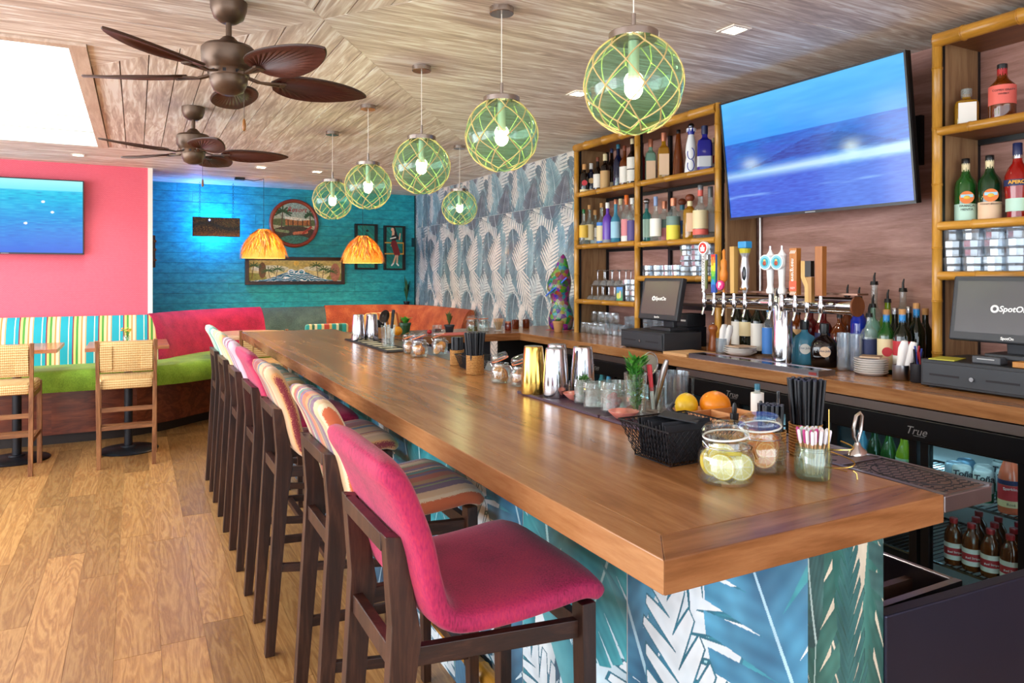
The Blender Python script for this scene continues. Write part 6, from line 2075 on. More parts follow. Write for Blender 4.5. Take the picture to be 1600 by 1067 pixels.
def cutlery_cup(label, x, px, r, h, cups, things_):
    y = sh(px, x)
    t = thing('utensil_cup', label, 'cup', (x, y, BT + .001))
    MB().lathe([(r * .9, 0), (r, .004), (r, h), (r * .94, h), (r * .88, .008), (.001, .008)], 18).build('cup_body', cups, t, True)
    return y


NAPK = plain('#efecea', 0.8)
for lb, x, px, r, h, m in (('steel cup holding rolled napkins right of the plates', 2.80, 1408, .033, .062, STEEL), ('glass cup with rolled napkins left of the wine bottles', 2.86, 1128, .034, .085, TUMB)):
    y = cutlery_cup(lb, x, px, r, h, m, 0)
    for i, (dx, dy, tl) in enumerate(((-.008, .006, .30), (.006, -.012, .45), (.012, .01, .2))):
        o = MB().lathe([(.012, 0), (.014, .03), (.020, .12), (.012, .15), (.001, .152)], 10).build('napkin_roll', NAPK, None, True, loc=(x + dx, y + dy, BT + .012), rot=(0, tl * .5, -.9))
        tag(o, ('left', 'right', 'rear')[i] + ' white rolled napkin in the ' + ('steel cup' if m is STEEL else 'glass cup'), 'napkin', 'rolled napkins, ' + ('steel cup' if m is STEEL else 'glass cup'))
y = cutlery_cup('black mesh cup of pens beside the right cash drawer', 2.80, 1435, .030, .075, plain('#1a1b22', 0.5), 0)
for i in range(8):
    a = i * .8
    o = MB().cyl((0, 0, 0), (0, 0, .115 + .012 * (i % 3)), .0038, n=6).build('pen', plain(('#1c1c24', '#2a3a8a', '#b0242c', '#16161c')[i % 4], 0.3), None, loc=(2.80 + .014 * math.cos(a), y + .014 * math.sin(a), BT + .010), rot=(.12 * math.sin(a), .12 * math.cos(a), 0))
    tag(o, 'pen leaning in the black cup beside the cash drawer', 'pen', 'pens in the black cup')

# beaded torso and terracotta pot at the far end of the counter
t = thing('beaded_torso', 'beaded torso sculpture in bright flower patterns before the leaf wallpaper', 'sculpture', (2.98, 4.86, BT), -0.9)
mt, nt, out = new_mat('bead_flowers')
v = coords(nt, (1, 1, 1), False)
vo = nd(nt, 'TexVoronoi', {'Vector': v, 'Scale': 30.0})
vo2 = nd(nt, 'TexVoronoi', {'Vector': v, 'Scale': 60.0})
hs = nd(nt, 'HueSaturation', {'Color': vo.outputs['Color'], 'Saturation': 1.7, 'Value': .5})
ringm = nd(nt, 'Math', {0: vo.outputs['Distance'], 1: 26.0}, operation='MULTIPLY')
fr = nd(nt, 'Math', {0: ringm.outputs[0], 1: 1.0}, operation='PINGPONG')
hs2 = nd(nt, 'HueSaturation', {'Color': vo2.outputs['Color'], 'Saturation': 1.4, 'Value': .12})
mx = nd(nt, 'Mix', {'Factor': ramp(nt, fr.outputs[0], [(.35, (0, 0, 0)), (.55, (1, 1, 1))], 'CONSTANT'), 6: hs.outputs[0], 7: hs2.outputs[0]}, data_type='RGBA')
pbr(nt, out, mx.outputs[2], 0.35, 0, vo2.outputs['Distance'], .5, .003)
rows = [(0, .085, .062, 0), (.03, .098, .075, 0), (.09, .105, .082, .004), (.15, .092, .07, .006), (.215, .072, .055, .0), (.27, .078, .058, -.008), (.33, .096, .066, -.014), (.375, .10, .068, -.012), (.42, .088, .055, -.004), (.47, .066, .042, .006), (.53, .044, .03, .014), (.58, .022, .017, .02), (.60, .003, .003, .022)]
vs, fs = [], []
nn = 28
for j, (z, a, b, off) in enumerate(rows):
    for i in range(nn):
        an = 2 * PI * i / nn
        x, y = a * math.cos(an), b * math.sin(an)
        bust = math.exp(-((z - .345) / .045) ** 2) * .05
        f = sum(math.exp(-((x - q) / .032) ** 2) for q in (-.042, .042)) * (1 if y < 0 else 0)
        vs.append((x + off, y - bust * f, z))
for j in range(len(rows) - 1):
    for i in range(nn):
        k = (i + 1) % nn
        fs.append((j * nn + i, j * nn + k, (j + 1) * nn + k, (j + 1) * nn + i))
fs += [tuple(range(nn - 1, -1, -1)), tuple(range((len(rows) - 1) * nn, len(rows) * nn))]
MB().add(vs, fs).build('beaded_body', mt, t, True, angle=180)
MB().tube([(-.09 + .022 * i, -.088 - .012 * math.sin(i), .27 + .018 * i) for i in range(9)], .006, 8).build('beaded_sash', plain('#3f6fe0', 0.3), t, True)
bl = MB().box(-.10, -.07, -.0, .10, .07, .003).build('base_plate', plain('#a83a3a', 0.5), t)


def leafy(name, parent, m, n, spread, h, lw, seed, z0=0.0, droop=.3):
    rs = random.Random(seed)
    for i in range(n):
        a = rs.random() * 2 * PI
        L = h * rs.uniform(.6, 1.1)
        out_ = spread * rs.uniform(.4, 1.0)
        d = Vector((math.cos(a), math.sin(a), 0))
        w = Vector((-d.y, d.x, 0)) * lw
        p0 = Vector((0, 0, z0))
        p1 = p0 + d * out_ * .5 + Vector((0, 0, L * .65))
        p2 = p0 + d * out_ + Vector((0, 0, L * (1 - droop * rs.random())))
        MB().add([p0 - w * .15, p0 + w * .15, p1 + w, p1 - w, p2, p1 + Vector((0, 0, -.002))], [(0, 1, 2, 3), (3, 2, 4), (0, 3, 5), (5, 3, 4), (1, 5, 2), (2, 5, 4), (0, 5, 1)]).build(name, m, parent)


POT = plain('#b98a58', 0.8, var=.08, vs=12)


def pot_plant(label, x, y, z, r, h, pm, lm, n, spread, lh, lw, seed, name='potted_plant'):
    t = thing(name, label, 'potted plant', (x, y, z + .001))
    MB().lathe([(r * .68, 0), (r * .72, .003), (r * .95, h * .78), (r * 1.06, h * .80), (r * 1.06, h), (r * .94, h), (r * .9, h * .85), (.001, h * .85)], 20).build('pot', pm, t, True)
    leafy('leaf', t, lm, n, spread, lh, lw, seed, h * .85)
    return t


LEAF_G, LEAF_D = plain('#3f7a2c', 0.5), plain('#2c5a34', 0.5)
pot_plant('small succulent in a terracotta pot before the beaded sculpture', 2.845, 4.675, BT, .040, .085, POT, plain('#4f8a52', 0.5), 14, .04, .035, .010, 3)
pot_plant('feathery palm in a black pot in the far corner', 3.12, 8.92, 1.10, .04, .06, plain('#20222a', 0.5), LEAF_D, 26, .065, .34, .012, 9)

# ================================================================ cooler contents
CAN_W, CAN_G = plain('#c3d0d2', 0.5), plain('#0f7a5a', 0.3, 0.3)
INK_B = plain('#141c30', 0.6)


def can(label, x, y, z, body, band_, group, words=None, rz=None):
    t = thing('beer_can', label, 'can', (x, y, z + .001), -math.atan2(x, y) * .95 if rz is None else rz, group)
    MB().lathe([(.026, 0), (.0325, .008), (.0325, .112), (.027, .121), (.026, .122), (.025, .120), (.001, .120)], 20).build('can_body', body, t, True)
    MB().lathe([(.0328, .012), (.0328, .045)], 20).build('colour_band', band_, t, True)
    if words:
        text(words, .030, INK_B, t, (0, -.0338, .098), shear=.1, bold=.0008)
    return t


SHX = 2.70
cz = .676
for i, (x, y) in enumerate(((2.70, 1.575), (2.70, 1.50), (2.775, 1.54), (2.775, 1.462))):
    can(ORD[i] + ' white and green beer can standing on the cooler shelf', x, y, cz, CAN_W, CAN_G, 'beer cans, lower layer', 'Toña')
for i, (x, y) in enumerate(((2.775, 1.50), (2.85, 1.46), (2.85, 1.535))):
    can(ORD[i] + ' white and green beer can further back in the cooler', x + .03, y, cz + (.123 if i == 0 else 0) * 0, CAN_W, CAN_G, 'beer cans, back row', 'Toña') if i else None
for i, (x, y) in enumerate(((2.855, 1.455), (2.855, 1.53))):
    can(('right' if i == 0 else 'left') + ' white and green beer can of the upper layer in the cooler', x + .03, y, cz + .1235, CAN_W, CAN_G, 'beer cans, upper layer', 'Toña')
for x, y, c in ((2.72, 1.615, '#a8c8dc'), (2.80, 1.62, '#6f9fc0')):
    can('tall pale blue can at the left side of the right cooler door' if y < 1.618 else 'blue can behind the pale blue one in the cooler', x, y, cz, plain(c, .3, .3), plain('#2a8f9c', .3, .2), 'blue cans')
b_ = bottle('lemonade_bottle', 'orange-pink sparkling drink bottle at the right of the cooler shelf', 2.69, sh(1578, 2.69), .676, .232, .036, 'soda', 'rose', 'red', [(.10, .20, 'cream'), (.20, .42, 'red'), (.43, .50, 'navy')], neck='pink', writing=[('Sparkling', .013, .38, WHITE_PRINT), ('Rosé', .013, .15, INK)])
k_ = 0
for x, ys in ((2.69, (1.345, 1.405, 1.47, 1.535, 1.60)), (2.77, (1.37, 1.435, 1.50, 1.565)), (2.85, (1.40, 1.46, 1.53, 1.60))):
    for bi, y in enumerate(ys):
        bottle('beer_bottle', 'stubby red-banded beer bottle, ' + ('front' if x < 2.7 else 'middle' if x < 2.8 else 'back') + ' row of the lower cooler shelf, ' + ORD[bi] + ' from right',
               x, y, .431, .168, .031, 'stubby', 'amber', 'red', [(.12, .22, 'white'), (.22, .38, 'red'), (.38, .48, 'white')], group='beer bottles, ' + ('front' if x < 2.7 else 'middle' if x < 2.8 else 'back') + ' row', writing=[('Red Stripe', .0105, .30, WHITE_PRINT)] if x < 2.8 else None)
for i, (y, body, cap, bands, lb) in enumerate(((1.99, 'skyblue', 'silver', [(.1, .5, 'sky')], 'pale blue bottle at the left of the second cooler door'), (1.93, 'deepgreen', 'silver', [(.2, .4, 'silver')], 'dark green bottle in the second cooler door'),
                                               (1.865, 'green', 'silver', [], 'green bottle behind the scoop handle in the cooler'), (1.80, 'lime', 'green', [(.05, .5, 'mint')], 'bright lime bottle with pale label in the second cooler door'), (1.745, 'lime', 'yellow' if 'yellow' in CAPS else 'cream', [(.1, .4, 'lemon')], 'yellow-green bottle at the right of the second cooler door'))):
    bottle('soda_bottle', lb, 2.70, y, .676, .20, .032, 'soda', body, cap, bands, group='bottles in the second cooler door')
for i, y in enumerate((3.68, 3.76, 3.84, 3.92)):
    bottle('soda_bottle', 'chilled bottle in the farthest cooler, ' + ('first', 'second', 'third', 'fourth')[i] + ' from the mint glass', 2.72, y, .676, .19, .032, 'soda', ('lime', 'blue', 'skyblue', 'teal')[i], 'silver', [(.1, .45, 'white')], group='bottles in the farthest cooler')
jug = thing('water_bottle', 'large clear bottle with a blue reflection standing behind the bar end', 'bottle', (1.66, 1.28, 0.0))
MB().box(-.10, -.10, .0, .10, .12, .55).build('crate_stand', plain('#20242c', .5), jug)
MB().lathe([(.062, .552), (.066, .56), (.066, .74), (.05, .79), (.025, .82), (.022, .86)], 22).build('glass_body', glass('#dfe9f4', .2, '#8aa8d0', .15), jug, True)
MB().lathe([(.04, .60), (.05, .65), (.03, .70), (.001, .72)], 14).build('blue_reflection', plain('#1f6ad0', .4), jug, True)  # solid blue shape inside the glass, modelled in place of a reflection

# ================================================================ things on the bar
JAR = glass('#f6faf8', 0.20, '#e8f0ee', 0.012, .02)
SEAL = plain('#e07a4a', 0.5)
WIRE_M = metal('#b9b9b9', .25)


def slice_set(kind):
    rind, flesh, pith = {'lemon': ('#e2c423', '#efe08a', '#f6f0d2'), 'orange': ('#e07a0c', '#f09014', '#f6c878'), 'dried': ('#c8641a', '#e08a34', '#f2d4a8')}[kind]

    def paint(u, v):
        a, d = np.arctan2(v - .5, u - .5), np.hypot(u - .5, v - .5) * 2
        img = np.ones(u.shape + (3,)) * hexf(flesh)
        img = img * (.92 + .12 * noise2(u, v, 4, 30)[..., None])
        sp = np.abs(((a / (2 * PI) * 9) % 1) - .5) * d
        img = put(img, (np.abs(((a / (2 * PI) * 9) % 1)) * d < .055) | (d < .10), pith)
        img = put(img, d > .86, pith)
        img = put(img, d > .94, rind)
        return img[..., 0], img[..., 1], img[..., 2]
    face = print_grid('flesh', 1, 1, 40, 40, paint, CANVAS_GLOSS, False, mask=lambda u, v: (u - .5) ** 2 + (v - .5) ** 2 < .248)
    rim = MB().cyl((0, -.07, 0), (0, .07, 0), .498, n=28, cap=False).mesh('citrus_slice', plain(rind, .45), True)
    return face, rim


SLICES = {k: slice_set(k) for k in ('lemon', 'orange', 'dried')}


def citrus(kind, label, group, x, y, z, d, rot):
    face, rim = SLICES[kind]
    o = link('citrus_slice', rim, None, (x, y, z), rot)
    o.scale = (d, d, d)
    tag(o, label, 'fruit slice', group)
    link('flesh', face, o, (0, -.068, 0))
    link('flesh', face, o, (0, .068, 0), (0, 0, PI))


def clip_jar(label, x, y, r, h, rz, seal=True, lid_open=.35, lid=True, pos='jar'):
    t = thing('clip_top_jar', label, 'jar', (x, y, BT + .001), rz)
    pr = [(r * .88, 0), (r, .006), (r, h * .62), (r * .92, h * .74), (r * .80, h * .80), (r * .80, h)]
    MB().lathe(pr + [(r * .75, h)] + [(a - .004, max(b, .007)) for a, b in reversed(pr[1:-1])] + [(.001, .007)], 30).build('jar_glass', JAR, t, True, angle=60)
    MB().tube([(r * .83 * math.cos(a), r * .83 * math.sin(a), h * .84) for a in np.linspace(0, 2 * PI, 28, endpoint=False)], .0012, 5, True).build('wire_band', WIRE_M, t)
    if lid:
        L = MB().lathe([(r * .80, 0), (r * .84, .003), (r * .84, .014), (r * .72, .022), (.001, .024)], 28).build('lid', JAR, t, True, loc=(-r * .80, 0, h + .004), rot=(0, -lid_open, 0))
        L.data.transform(Matrix.Translation((r * .80, 0, 0)))
        MB().tube([(r * .80 + r * .80 * math.cos(a), r * .80 * math.sin(a), -.001) for a in np.linspace(0, 2 * PI, 28, endpoint=False)], .0022, 6, True).build('seal_ring', SEAL if seal else plain('#e8e6e0', .5), L)
        MB().tube([(r * .84, .012, h * .85), (r * 1.02, .010, h * .78), (r * 1.10, 0, h * .66), (r * 1.02, -.010, h * .78), (r * .84, -.012, h * .85)], .0013, 5).build('wire_clip', WIRE_M, t)
        MB().tube([(-r * .84, .010, h * .85), (-r * .98, 0, h * 1.0), (-r * .84, -.010, h * .85)], .0013, 5).build('hinge_wire', WIRE_M, t)
    return t


# lemon and orange jars at the near end
clip_jar('open clip jar of lemon slices, nearest on the bar', 1.098, 1.128, .0575, .088, -.15, seal=False, lid_open=.10)
for i, (dx, dy, dz, rx, rz) in enumerate(((.004, .030, .045, .2, .2), (-.012, .0, .056, .5, .0), (-.022, -.012, .036, .1, -.55), (.018, -.022, .033, -.15, .05), (-.002, .018, .034, .25, .3), (.028, .018, .030, .3, -.9), (-.026, .016, .040, -.3, .7), (.012, .002, .052, 1.2, .1))):
    citrus('lemon', 'lemon slice in the nearest clip jar', 'lemon slices in the near jar', 1.098 + dx, 1.128 + dy, BT + .000 + dz, .056, (rx, 0, rz - .6))
clip_jar('open clip jar of orange pieces behind the lemon jar', 1.228, 1.156, .055, .088, .1, seal=False, lid_open=.12)
for i in range(14):
    a = i * 2.1
    citrus('orange', 'orange slice in the clip jar behind the lemons', 'orange slices in the near jar', 1.228 + .022 * math.cos(a), 1.156 + .022 * math.sin(a), BT + .032 + .0024 * i, .052, (.35 * math.sin(i * 1.7), .2 * math.cos(i), -.6 + .5 * math.cos(i * 2.3)))
# small jar of cocktail picks
PJ = (1.283, 1.062)
t = thing('pick_jar', 'small glass jar full of wooden cocktail picks', 'jar', (PJ[0], PJ[1], BT + .001))
MB().lathe([(.034, 0), (.038, .006), (.038, .050), (.0345, .056), (.0345, .068), (.0325, .068), (.0325, .056), (.035, .048), (.034, .008), (.001, .008)], 26).build('jar_glass', glass('#e6f4ec', .22, '#d0e8dc', .06), t, True)
for z in (.059, .0635):
    MB().tube([(.035 * math.cos(a), .035 * math.sin(a), z) for a in np.linspace(0, 2 * PI, 26, endpoint=False)], .001, 5, True).build('screw_thread', JAR, t)
pk = MB().cyl((0, 0, 0), (0, 0, .088), .0016, n=6).mesh('cocktail_pick', plain('#d8a878', .6))
tips = [MB().lathe([(.0028, .066), (.0034, .07), (.0034, .092), (.0022, .095)], 8).mesh('paper_tip', plain(c, .5), True) for c in ('#ecdfe0', '#e8e2ee', '#c23f86', '#e6e6ea', '#cfe6dc')]
for i in range(34):
    a, q = i * 2.4, .026 * math.sqrt((i + .5) / 34)
    o = link('cocktail_pick', pk, None, (PJ[0] + q * .75 * math.cos(a), PJ[1] + q * .75 * math.sin(a), BT + .011), (-.18 * math.sin(a) * q / .026, .18 * math.cos(a) * q / .026, 0))
    tag(o, 'wooden cocktail pick with paper tip in the small jar', 'cocktail pick', 'cocktail picks in the jar')
    link('paper_tip', tips[i % 5], o)

RATTAN = None
m_, nt, out = new_mat('woven_rattan')
v = coords(nt, (1, 1, 1), False)
w1 = nd(nt, 'TexWave', {'Vector': v, 'Scale': 45.0, 'Distortion': .4}, bands_direction='Z')
w2 = nd(nt, 'TexVoronoi', {'Vector': nd(nt, 'Mapping', {'Vector': v, 'Scale': (1, 1, 1.2)}).outputs[0], 'Scale': 170.0})
f = nd(nt, 'Mix', {'Factor': .5, 2: w1.outputs[-1], 3: w2.outputs['Distance']}, data_type='FLOAT')
pbr(nt, out, ramp(nt, f.outputs[0], [(.1, '#7a4a1e'), (.5, '#b07a38'), (.85, '#cc9a58')]), .65, 0, f.outputs[0], .8, .004)
RATTAN = m_
STRAW_M = plain('#12141a', .35)


def straw_cup(label, slabel, group, x, y, r, h, top, n, sr, lean=.08):
    t = thing('straw_holder', label, 'straw holder', (x, y, BT + .001))
    MB().lathe([(r * .95, 0), (r, .006), (r, h - .004), (r * 1.03, h), (r * .93, h), (r * .9, .008), (.001, .008)], 24).build('woven_cup', RATTAN, t, True)
    me = MB().cyl((0, 0, 0), (0, 0, top - .012), sr, n=8).mesh('drinking_straw', STRAW_M, True)
    for i in range(n):
        a, q = i * 2.39996, math.sqrt((i + .5) / n)
        rr = q * (r * .88 - sr)
        o = link('drinking_straw', me, None, (x + rr * math.cos(a), y + rr * math.sin(a), BT + .0105), (-lean * q * math.sin(a), lean * q * math.cos(a), 0))
        tag(o, slabel, 'straw', group)


straw_cup('low rattan cup of black straws beside the orange jar', 'short black straw in the low rattan cup near the orange jar', 'straws in the low near cup', 1.325, 1.215, .034, .068, .130, 30, .0042, .03)
straw_cup('tall bundle of black straws in a rattan cup by the rail', 'long black straw in the near rattan cup by the rail', 'straws in the tall near cup', 1.43, 1.205, .038, .075, .185, 34, .0046, .09)
straw_cup('rattan cup of long black straws halfway along the bar', 'long black straw in the rattan cup halfway along the bar', 'straws in the middle cup', 1.315, 2.86, .039, .083, .185, 34, .0046, .10)
straw_cup('small rattan cup of short black straws behind the dark basket', 'short black straw in the small middle rattan cup', 'straws in the small middle cup', 1.375, 3.20, .034, .072, .135, 30, .0045, .02)

# bill spike
t = thing('bill_spike', 'thin brass bill spike with coiled foot at the bar end', 'bill spike', (1.318, 1.022, BT))
BRASS = metal('#c8a45a', .25)
MB().cyl((-.022, .010, .001), (-.022, .010, .150), .0018, .0012, n=8).build('spike', BRASS, t)
MB().tube([(.032 * math.cos(a) * (1 - .02 * k), .032 * math.sin(a), .012 + .0015 * k) for k, a in enumerate(np.linspace(.2, 4 * PI, 48))], .0016, 6).build('coil', BRASS, t, True)
MB().tube([(.030, -.008, .018), (.036, -.012, .012), (.036, -.014, .0)], .0016, 6).build('coil_foot', BRASS, t)
MB().tube([(-.012, .03, .012), (-.012, .034, .006), (-.012, .036, .0)], .0016, 6).build('coil_foot', BRASS, t)

# wire basket of black napkins
def wire_basket(label, x0, x1, y0, y1, h, inset, nlabel, ngroup):
    cx, cy = (x0 + x1) / 2, (y0 + y1) / 2
    t = thing('wire_basket', label, 'basket', (cx, cy, BT + .001))
    a, b = (x1 - x0) / 2, (y1 - y0) / 2
    top = [(-a, -b, h), (a, -b, h), (a, b, h), (-a, b, h)]
    bot = [(-a + inset, -b + inset, .002), (a - inset, -b + inset, .002), (a - inset, b - inset, .002), (-a + inset, b - inset, .002)]
    W = plain('#15161c', .4, .4)
    MB().tube(top, .002, 6, True).build('rim_wire', W, t)
    MB().tube(bot, .0016, 6, True).build('base_wire', W, t)
    for k in range(4):
        T0, T1, B0, B1 = [Vector(q) for q in (top[k], top[(k + 1) % 4], bot[k], bot[(k + 1) % 4])]
        mb = MB()
        n, m = max(6, int((T1 - T0).length / .014)), 5

        def P(i, j):
            s, r_ = i / n, j / m
            return (B0.lerp(B1, s)).lerp(T0.lerp(T1, s), r_)
        for i in range(-m, n + 1):
            for sg in (1, -1):
                pts = []
                for j in range(m + 1):
                    q = i + j if sg > 0 else i + m - j
                    if 0 <= q <= n:
                        pts.append(P(q, j))
                if len(pts) > 1:
                    mb.tube([pts[0], pts[-1]], .0009, 4)
        mb.build('mesh_side', W, t)
    NB = plain('#15171f', .75)
    for i in range(10):
        o = MB().box(-(a - inset - .006), -.0016, 0, a - inset - .006, .0016, h * .98 + .006 * math.sin(i * 1.7)).build('napkin', NB, None, loc=(cx, cy - b + inset + .012 + i * (2 * b - 2 * inset - .024) / 9.5, BT + .006), rot=(-.18 + .05 * math.sin(i), 0, 0))
        tag(o, nlabel + ', ' + ORD[i] + ' from the front', 'napkin', ngroup)
    return t


wire_basket('black wire basket of folded napkins near the bar end', 1.035, 1.245, 1.235, 1.42, .085, .028, 'black folded napkin in the near wire basket', 'napkins in the near basket')
wire_basket('dark wire basket of napkins halfway along the bar', 1.325, 1.45, 2.98, 3.115, .062, .02, 'black folded napkin in the middle wire basket', 'napkins in the middle basket')
tag(MB().box(-.05, -.045, 0, .05, .045, .003).build('napkin', plain('#1b1c22', .7), None, loc=(1.15, 1.33, BT + .094), rot=(.12, .06, .7)), 'loose black napkin lying on top of the near wire basket', 'napkin')

# rubber bar mats along the inner edge
for y0, y1, lb, m in ((1.42, 1.80, 'purple-black rubber bar mat under the mint glass', PURPLE_RUBBER), (1.80, 2.33, 'long purple-black rubber bar mat under the shaker tins', PURPLE_RUBBER), (3.86, 4.78, 'black patterned bar mat at the far shakers', RUBBER)):
    t = thing('bar_mat', lb, 'mat', (0, 0, BT))
    MB().box(1.238 if m is PURPLE_RUBBER else 1.235, y0 + .004, 0, 1.405, y1 - .004, .006).build('mat_sheet', m, t, bevel=.002)
    MB().box(1.238, y0 + .006, .006, 1.248, y1 - .006, .009).build('mat_edge', m, t)
    if m is RUBBER:
        for i in range(6):
            MB().box(1.27, y0 + .10 + i * .12, .006, 1.37, y0 + .16 + i * .12, .0066).build('pale_patch', plain('#d8cdb0', .7), t)
MZ = BT + .0062

# shaker tins
GOLD_M, TIN = plain('#d8b45a', .16, 1.0), plain('#cfcfd4', .13, 1.0)
tin_me = {}
for nm, m in (('gold', GOLD_M), ('steel', TIN)):
    tin_me[nm] = MB().lathe([(.044, 0), (.045, .004), (.0435, .05), (.040, .10), (.0345, .165), (.033, .170), (.028, .171), (.001, .169)], 28).mesh('shaker_tin', m, True)
for k, x, y, lb in (('gold', 1.272, 2.262, 'gold shaker tin upside down on the bar mat'), ('steel', 1.305, 2.165, 'polished steel shaker tin in front of the gold one'), ('steel', 1.385, 2.285, 'steel shaker tin half hidden behind the front pair'),
                    ('steel', 1.42, 2.165, 'steel shaker tin at the right of the near group'), ('steel', 1.285, 4.62, 'steel shaker tin, left of the far pair'), ('steel', 1.375, 4.62, 'steel shaker tin, right of the far pair')):
    o = link('shaker_tin', tin_me[k], None, (x, y, MZ + .0005))
    if x > 1.40:
        o.location.z = BT + .0062
    tag(o, lb, 'shaker', 'shaker tins')

# pink dishes
DISH = plain('#e08a7c', .3)
dish_me = MB().lathe([(.02, 0), (.024, .002), (.044, .020), (.046, .024), (.043, .024), (.022, .006), (.001, .005)], 26).mesh('small_dish', DISH, True)
for x, y, lb in ((1.335, 2.075, 'small pink dish between the shaker tins and the herb glass'), (1.283, 1.735, 'small pink dish before the mint glass'), (1.395, 1.90, 'small pink dish behind the patterned glasses')):
    tag(link('small_dish', dish_me, None, (x, y, MZ + .0005)), lb, 'dish')

# patterned glasses
PATT = glass('#eef3f0', .34, '#e3ebe8', .10, .06)


def pattern_glass(label, x, y, r, h, fill=None, stuff=None):
    t = thing('patterned_glass', label, 'glass', (x, y, MZ + .0005))
    vs, fs = [], []
    n, pr = 36, [(.92, 0), (.95, .02), (1.0, .06), (.97, .5), (1.0, .72), (.97, .76), (1.0, .8), (1.0, 1), (.94, 1), (.91, .5), (.88, .09), (.001, .09)]
    for j, (q, z) in enumerate(pr):
        for i in range(n):
            a = 2 * PI * i / n
            k = 1 + (.03 if (i % 3 == 0 and .02 < z < .9 and j < 8) else 0)
            vs.append((r * q * k * math.cos(a), r * q * k * math.sin(a), z * h))
    for j in range(len(pr) - 1):
        for i in range(n):
            l = (i + 1) % n
            fs.append((j * n + i, j * n + l, (j + 1) * n + l, (j + 1) * n + i))
    MB().add(vs, fs).build('glass_body', PATT, t)
    if fill:
        rs = random.Random(int(x * 1e4))
        if stuff == 'herb':
            c = MB()
            for i in range(260):
                p = Vector((rs.gauss(0, r * .45), rs.gauss(0, r * .38), .012 + rs.random() * (h - .004)))
                d = Vector((rs.gauss(0, 1), rs.gauss(0, 1), rs.gauss(0, .8))).normalized() * .013
                w = d.cross(Vector((rs.random(), rs.random(), .3))).normalized() * .003
                if math.hypot(p.x, p.y) < r * .78:
                    c.add([p - d, p + w, p + d, p - w], [(0, 1, 2, 3)])
            o = c.build('chopped_herbs', fill, None, loc=(x, y, MZ))
            tag(o, 'green herb sprigs filling the left patterned glass', 'herbs')
            o['kind'] = 'stuff'
        else:
            for i in range(9):
                a = i * 2.4
                o = MB().ball((0, 0, 0), .0105, n=10, m=7).build('cherry', fill, None, True, loc=(x + .015 * math.cos(a) * (i % 4 > 0), y + .015 * math.sin(a) * (i % 4 > 0), MZ + .018 + .0085 * (i // 2)))
                tag(o, 'dark red cherry in the right patterned glass', 'cherry', 'cherries in the glass')
    return t


pattern_glass('patterned glass stuffed with green herbs', 1.318, 2.005, .030, .082, plain('#3a6a24', .6), 'herb')
pattern_glass('empty patterned glass in the middle of the trio', 1.308, 1.925, .034, .082)
pattern_glass('patterned glass with dark red cherries', 1.322, 1.838, .040, .095, plain('#9c1830', .25), 'cherry')

# mint bunch in a glass
def tall_glass(label, x, y, r, h, name='mixing_glass', m=None):
    t = thing(name, label, 'glass', (x, y, MZ + .0005))
    MB().lathe([(r * .86, 0), (r * .88, .01), (r, h), (r * .95, h), (r * .84, .016), (.001, .016)], 24).build('glass_body', m or JAR, t, True)
    return t


tall_glass('straight glass holding a bunch of fresh mint', 1.332, 1.742, .035, .132)
t = thing('mint_bunch', 'bunch of fresh green mint in a glass', 'herbs', (1.332, 1.742, MZ + .018))
MINT_M = [plain(c, .5) for c in ('#3f8a2a', '#56a038', '#2f6f24')]
rs = random.Random(3)
for i in range(9):
    a = i * .7
    MB().tube([(.006 * math.cos(a), .006 * math.sin(a), 0), (.014 * math.cos(a), .014 * math.sin(a), .08), (.02 * math.cos(a), .02 * math.sin(a), .13)], .0016, 5).build('stem', MINT_M[2], t)
for i in range(190):
    a, z = rs.random() * 2 * PI, rs.random()
    q = .013 + .014 * z * rs.random() + (.006 if z > .8 else 0)
    z_ = .015 + z * .15
    d = Vector((math.cos(a), math.sin(a), .9)).normalized() * (.013 + .008 * (z > .75))
    w = Vector((-math.sin(a), math.cos(a), .2)) * .0075
    p = Vector((q * math.cos(a), q * math.sin(a), z_))
    MB().add([p - d * .6, p + w, p + d, p - w, p + Vector((0, 0, .003))], [(0, 1, 4), (1, 2, 4), (2, 3, 4), (3, 0, 4)]).build('mint_leaf', MINT_M[i % 3], t)

# bar tools in a glass
tall_glass('glass holding a strainer, a peeler and a muddler', 1.412, 1.755, .032, .085, 'tool_glass')
t = thing('fine_strainer', 'round fine-mesh strainer leaning in the tool glass', 'strainer', (1.402, 1.765, MZ + .02))
MB().tube([(.006, -.006, 0), (0, 0, .10)], .003, 8).build('handle', metal(), t, True)
MB().tube([(.029 * math.cos(a), -.004, .135 + .034 * math.sin(a)) for a in np.linspace(0, 2 * PI, 30, endpoint=False)], .003, 8, True).build('hoop', metal(), t, True)
MB().cyl((0, -.003, .135), (0, .012, .135), .028, .010, n=24, cap=True).build('mesh_bowl', glass('#d8d8cc', .1, '#b8b8a8', .5, .3), t, True)
t = thing('peeler', 'red-handled peeler in the tool glass', 'peeler', (1.40, 1.742, MZ + .018))
MB().tube([(0, 0, 0), (-.003, .004, .06)], .005, 8).build('blade_holder', plain('#e8e6e2', .4), t, True)
MB().tube([(-.003, .004, .055), (-.008, .010, .135)], [.006, .008], 10).build('handle', plain('#d0303a', .4), t, True)
t = thing('muddler', 'brushed steel muddler leaning right in the tool glass', 'muddler', (1.418, 1.748, MZ + .018))
MB().tube([(-.004, .008, 0), (.004, -.006, .06), (.012, -.022, .125), (.0155, -.029, .150)], [.008, .009, .0105, .006], 12).build('shaft', metal('#b0a8a2', .3), t, True)
o = tall_glass('wide clear pitcher behind the lemon', 1.515, 1.79, .052, .125, 'pitcher', glass('#eef2f4', .24, '#d8dce4', .06))
o.location.z = BT + .0005
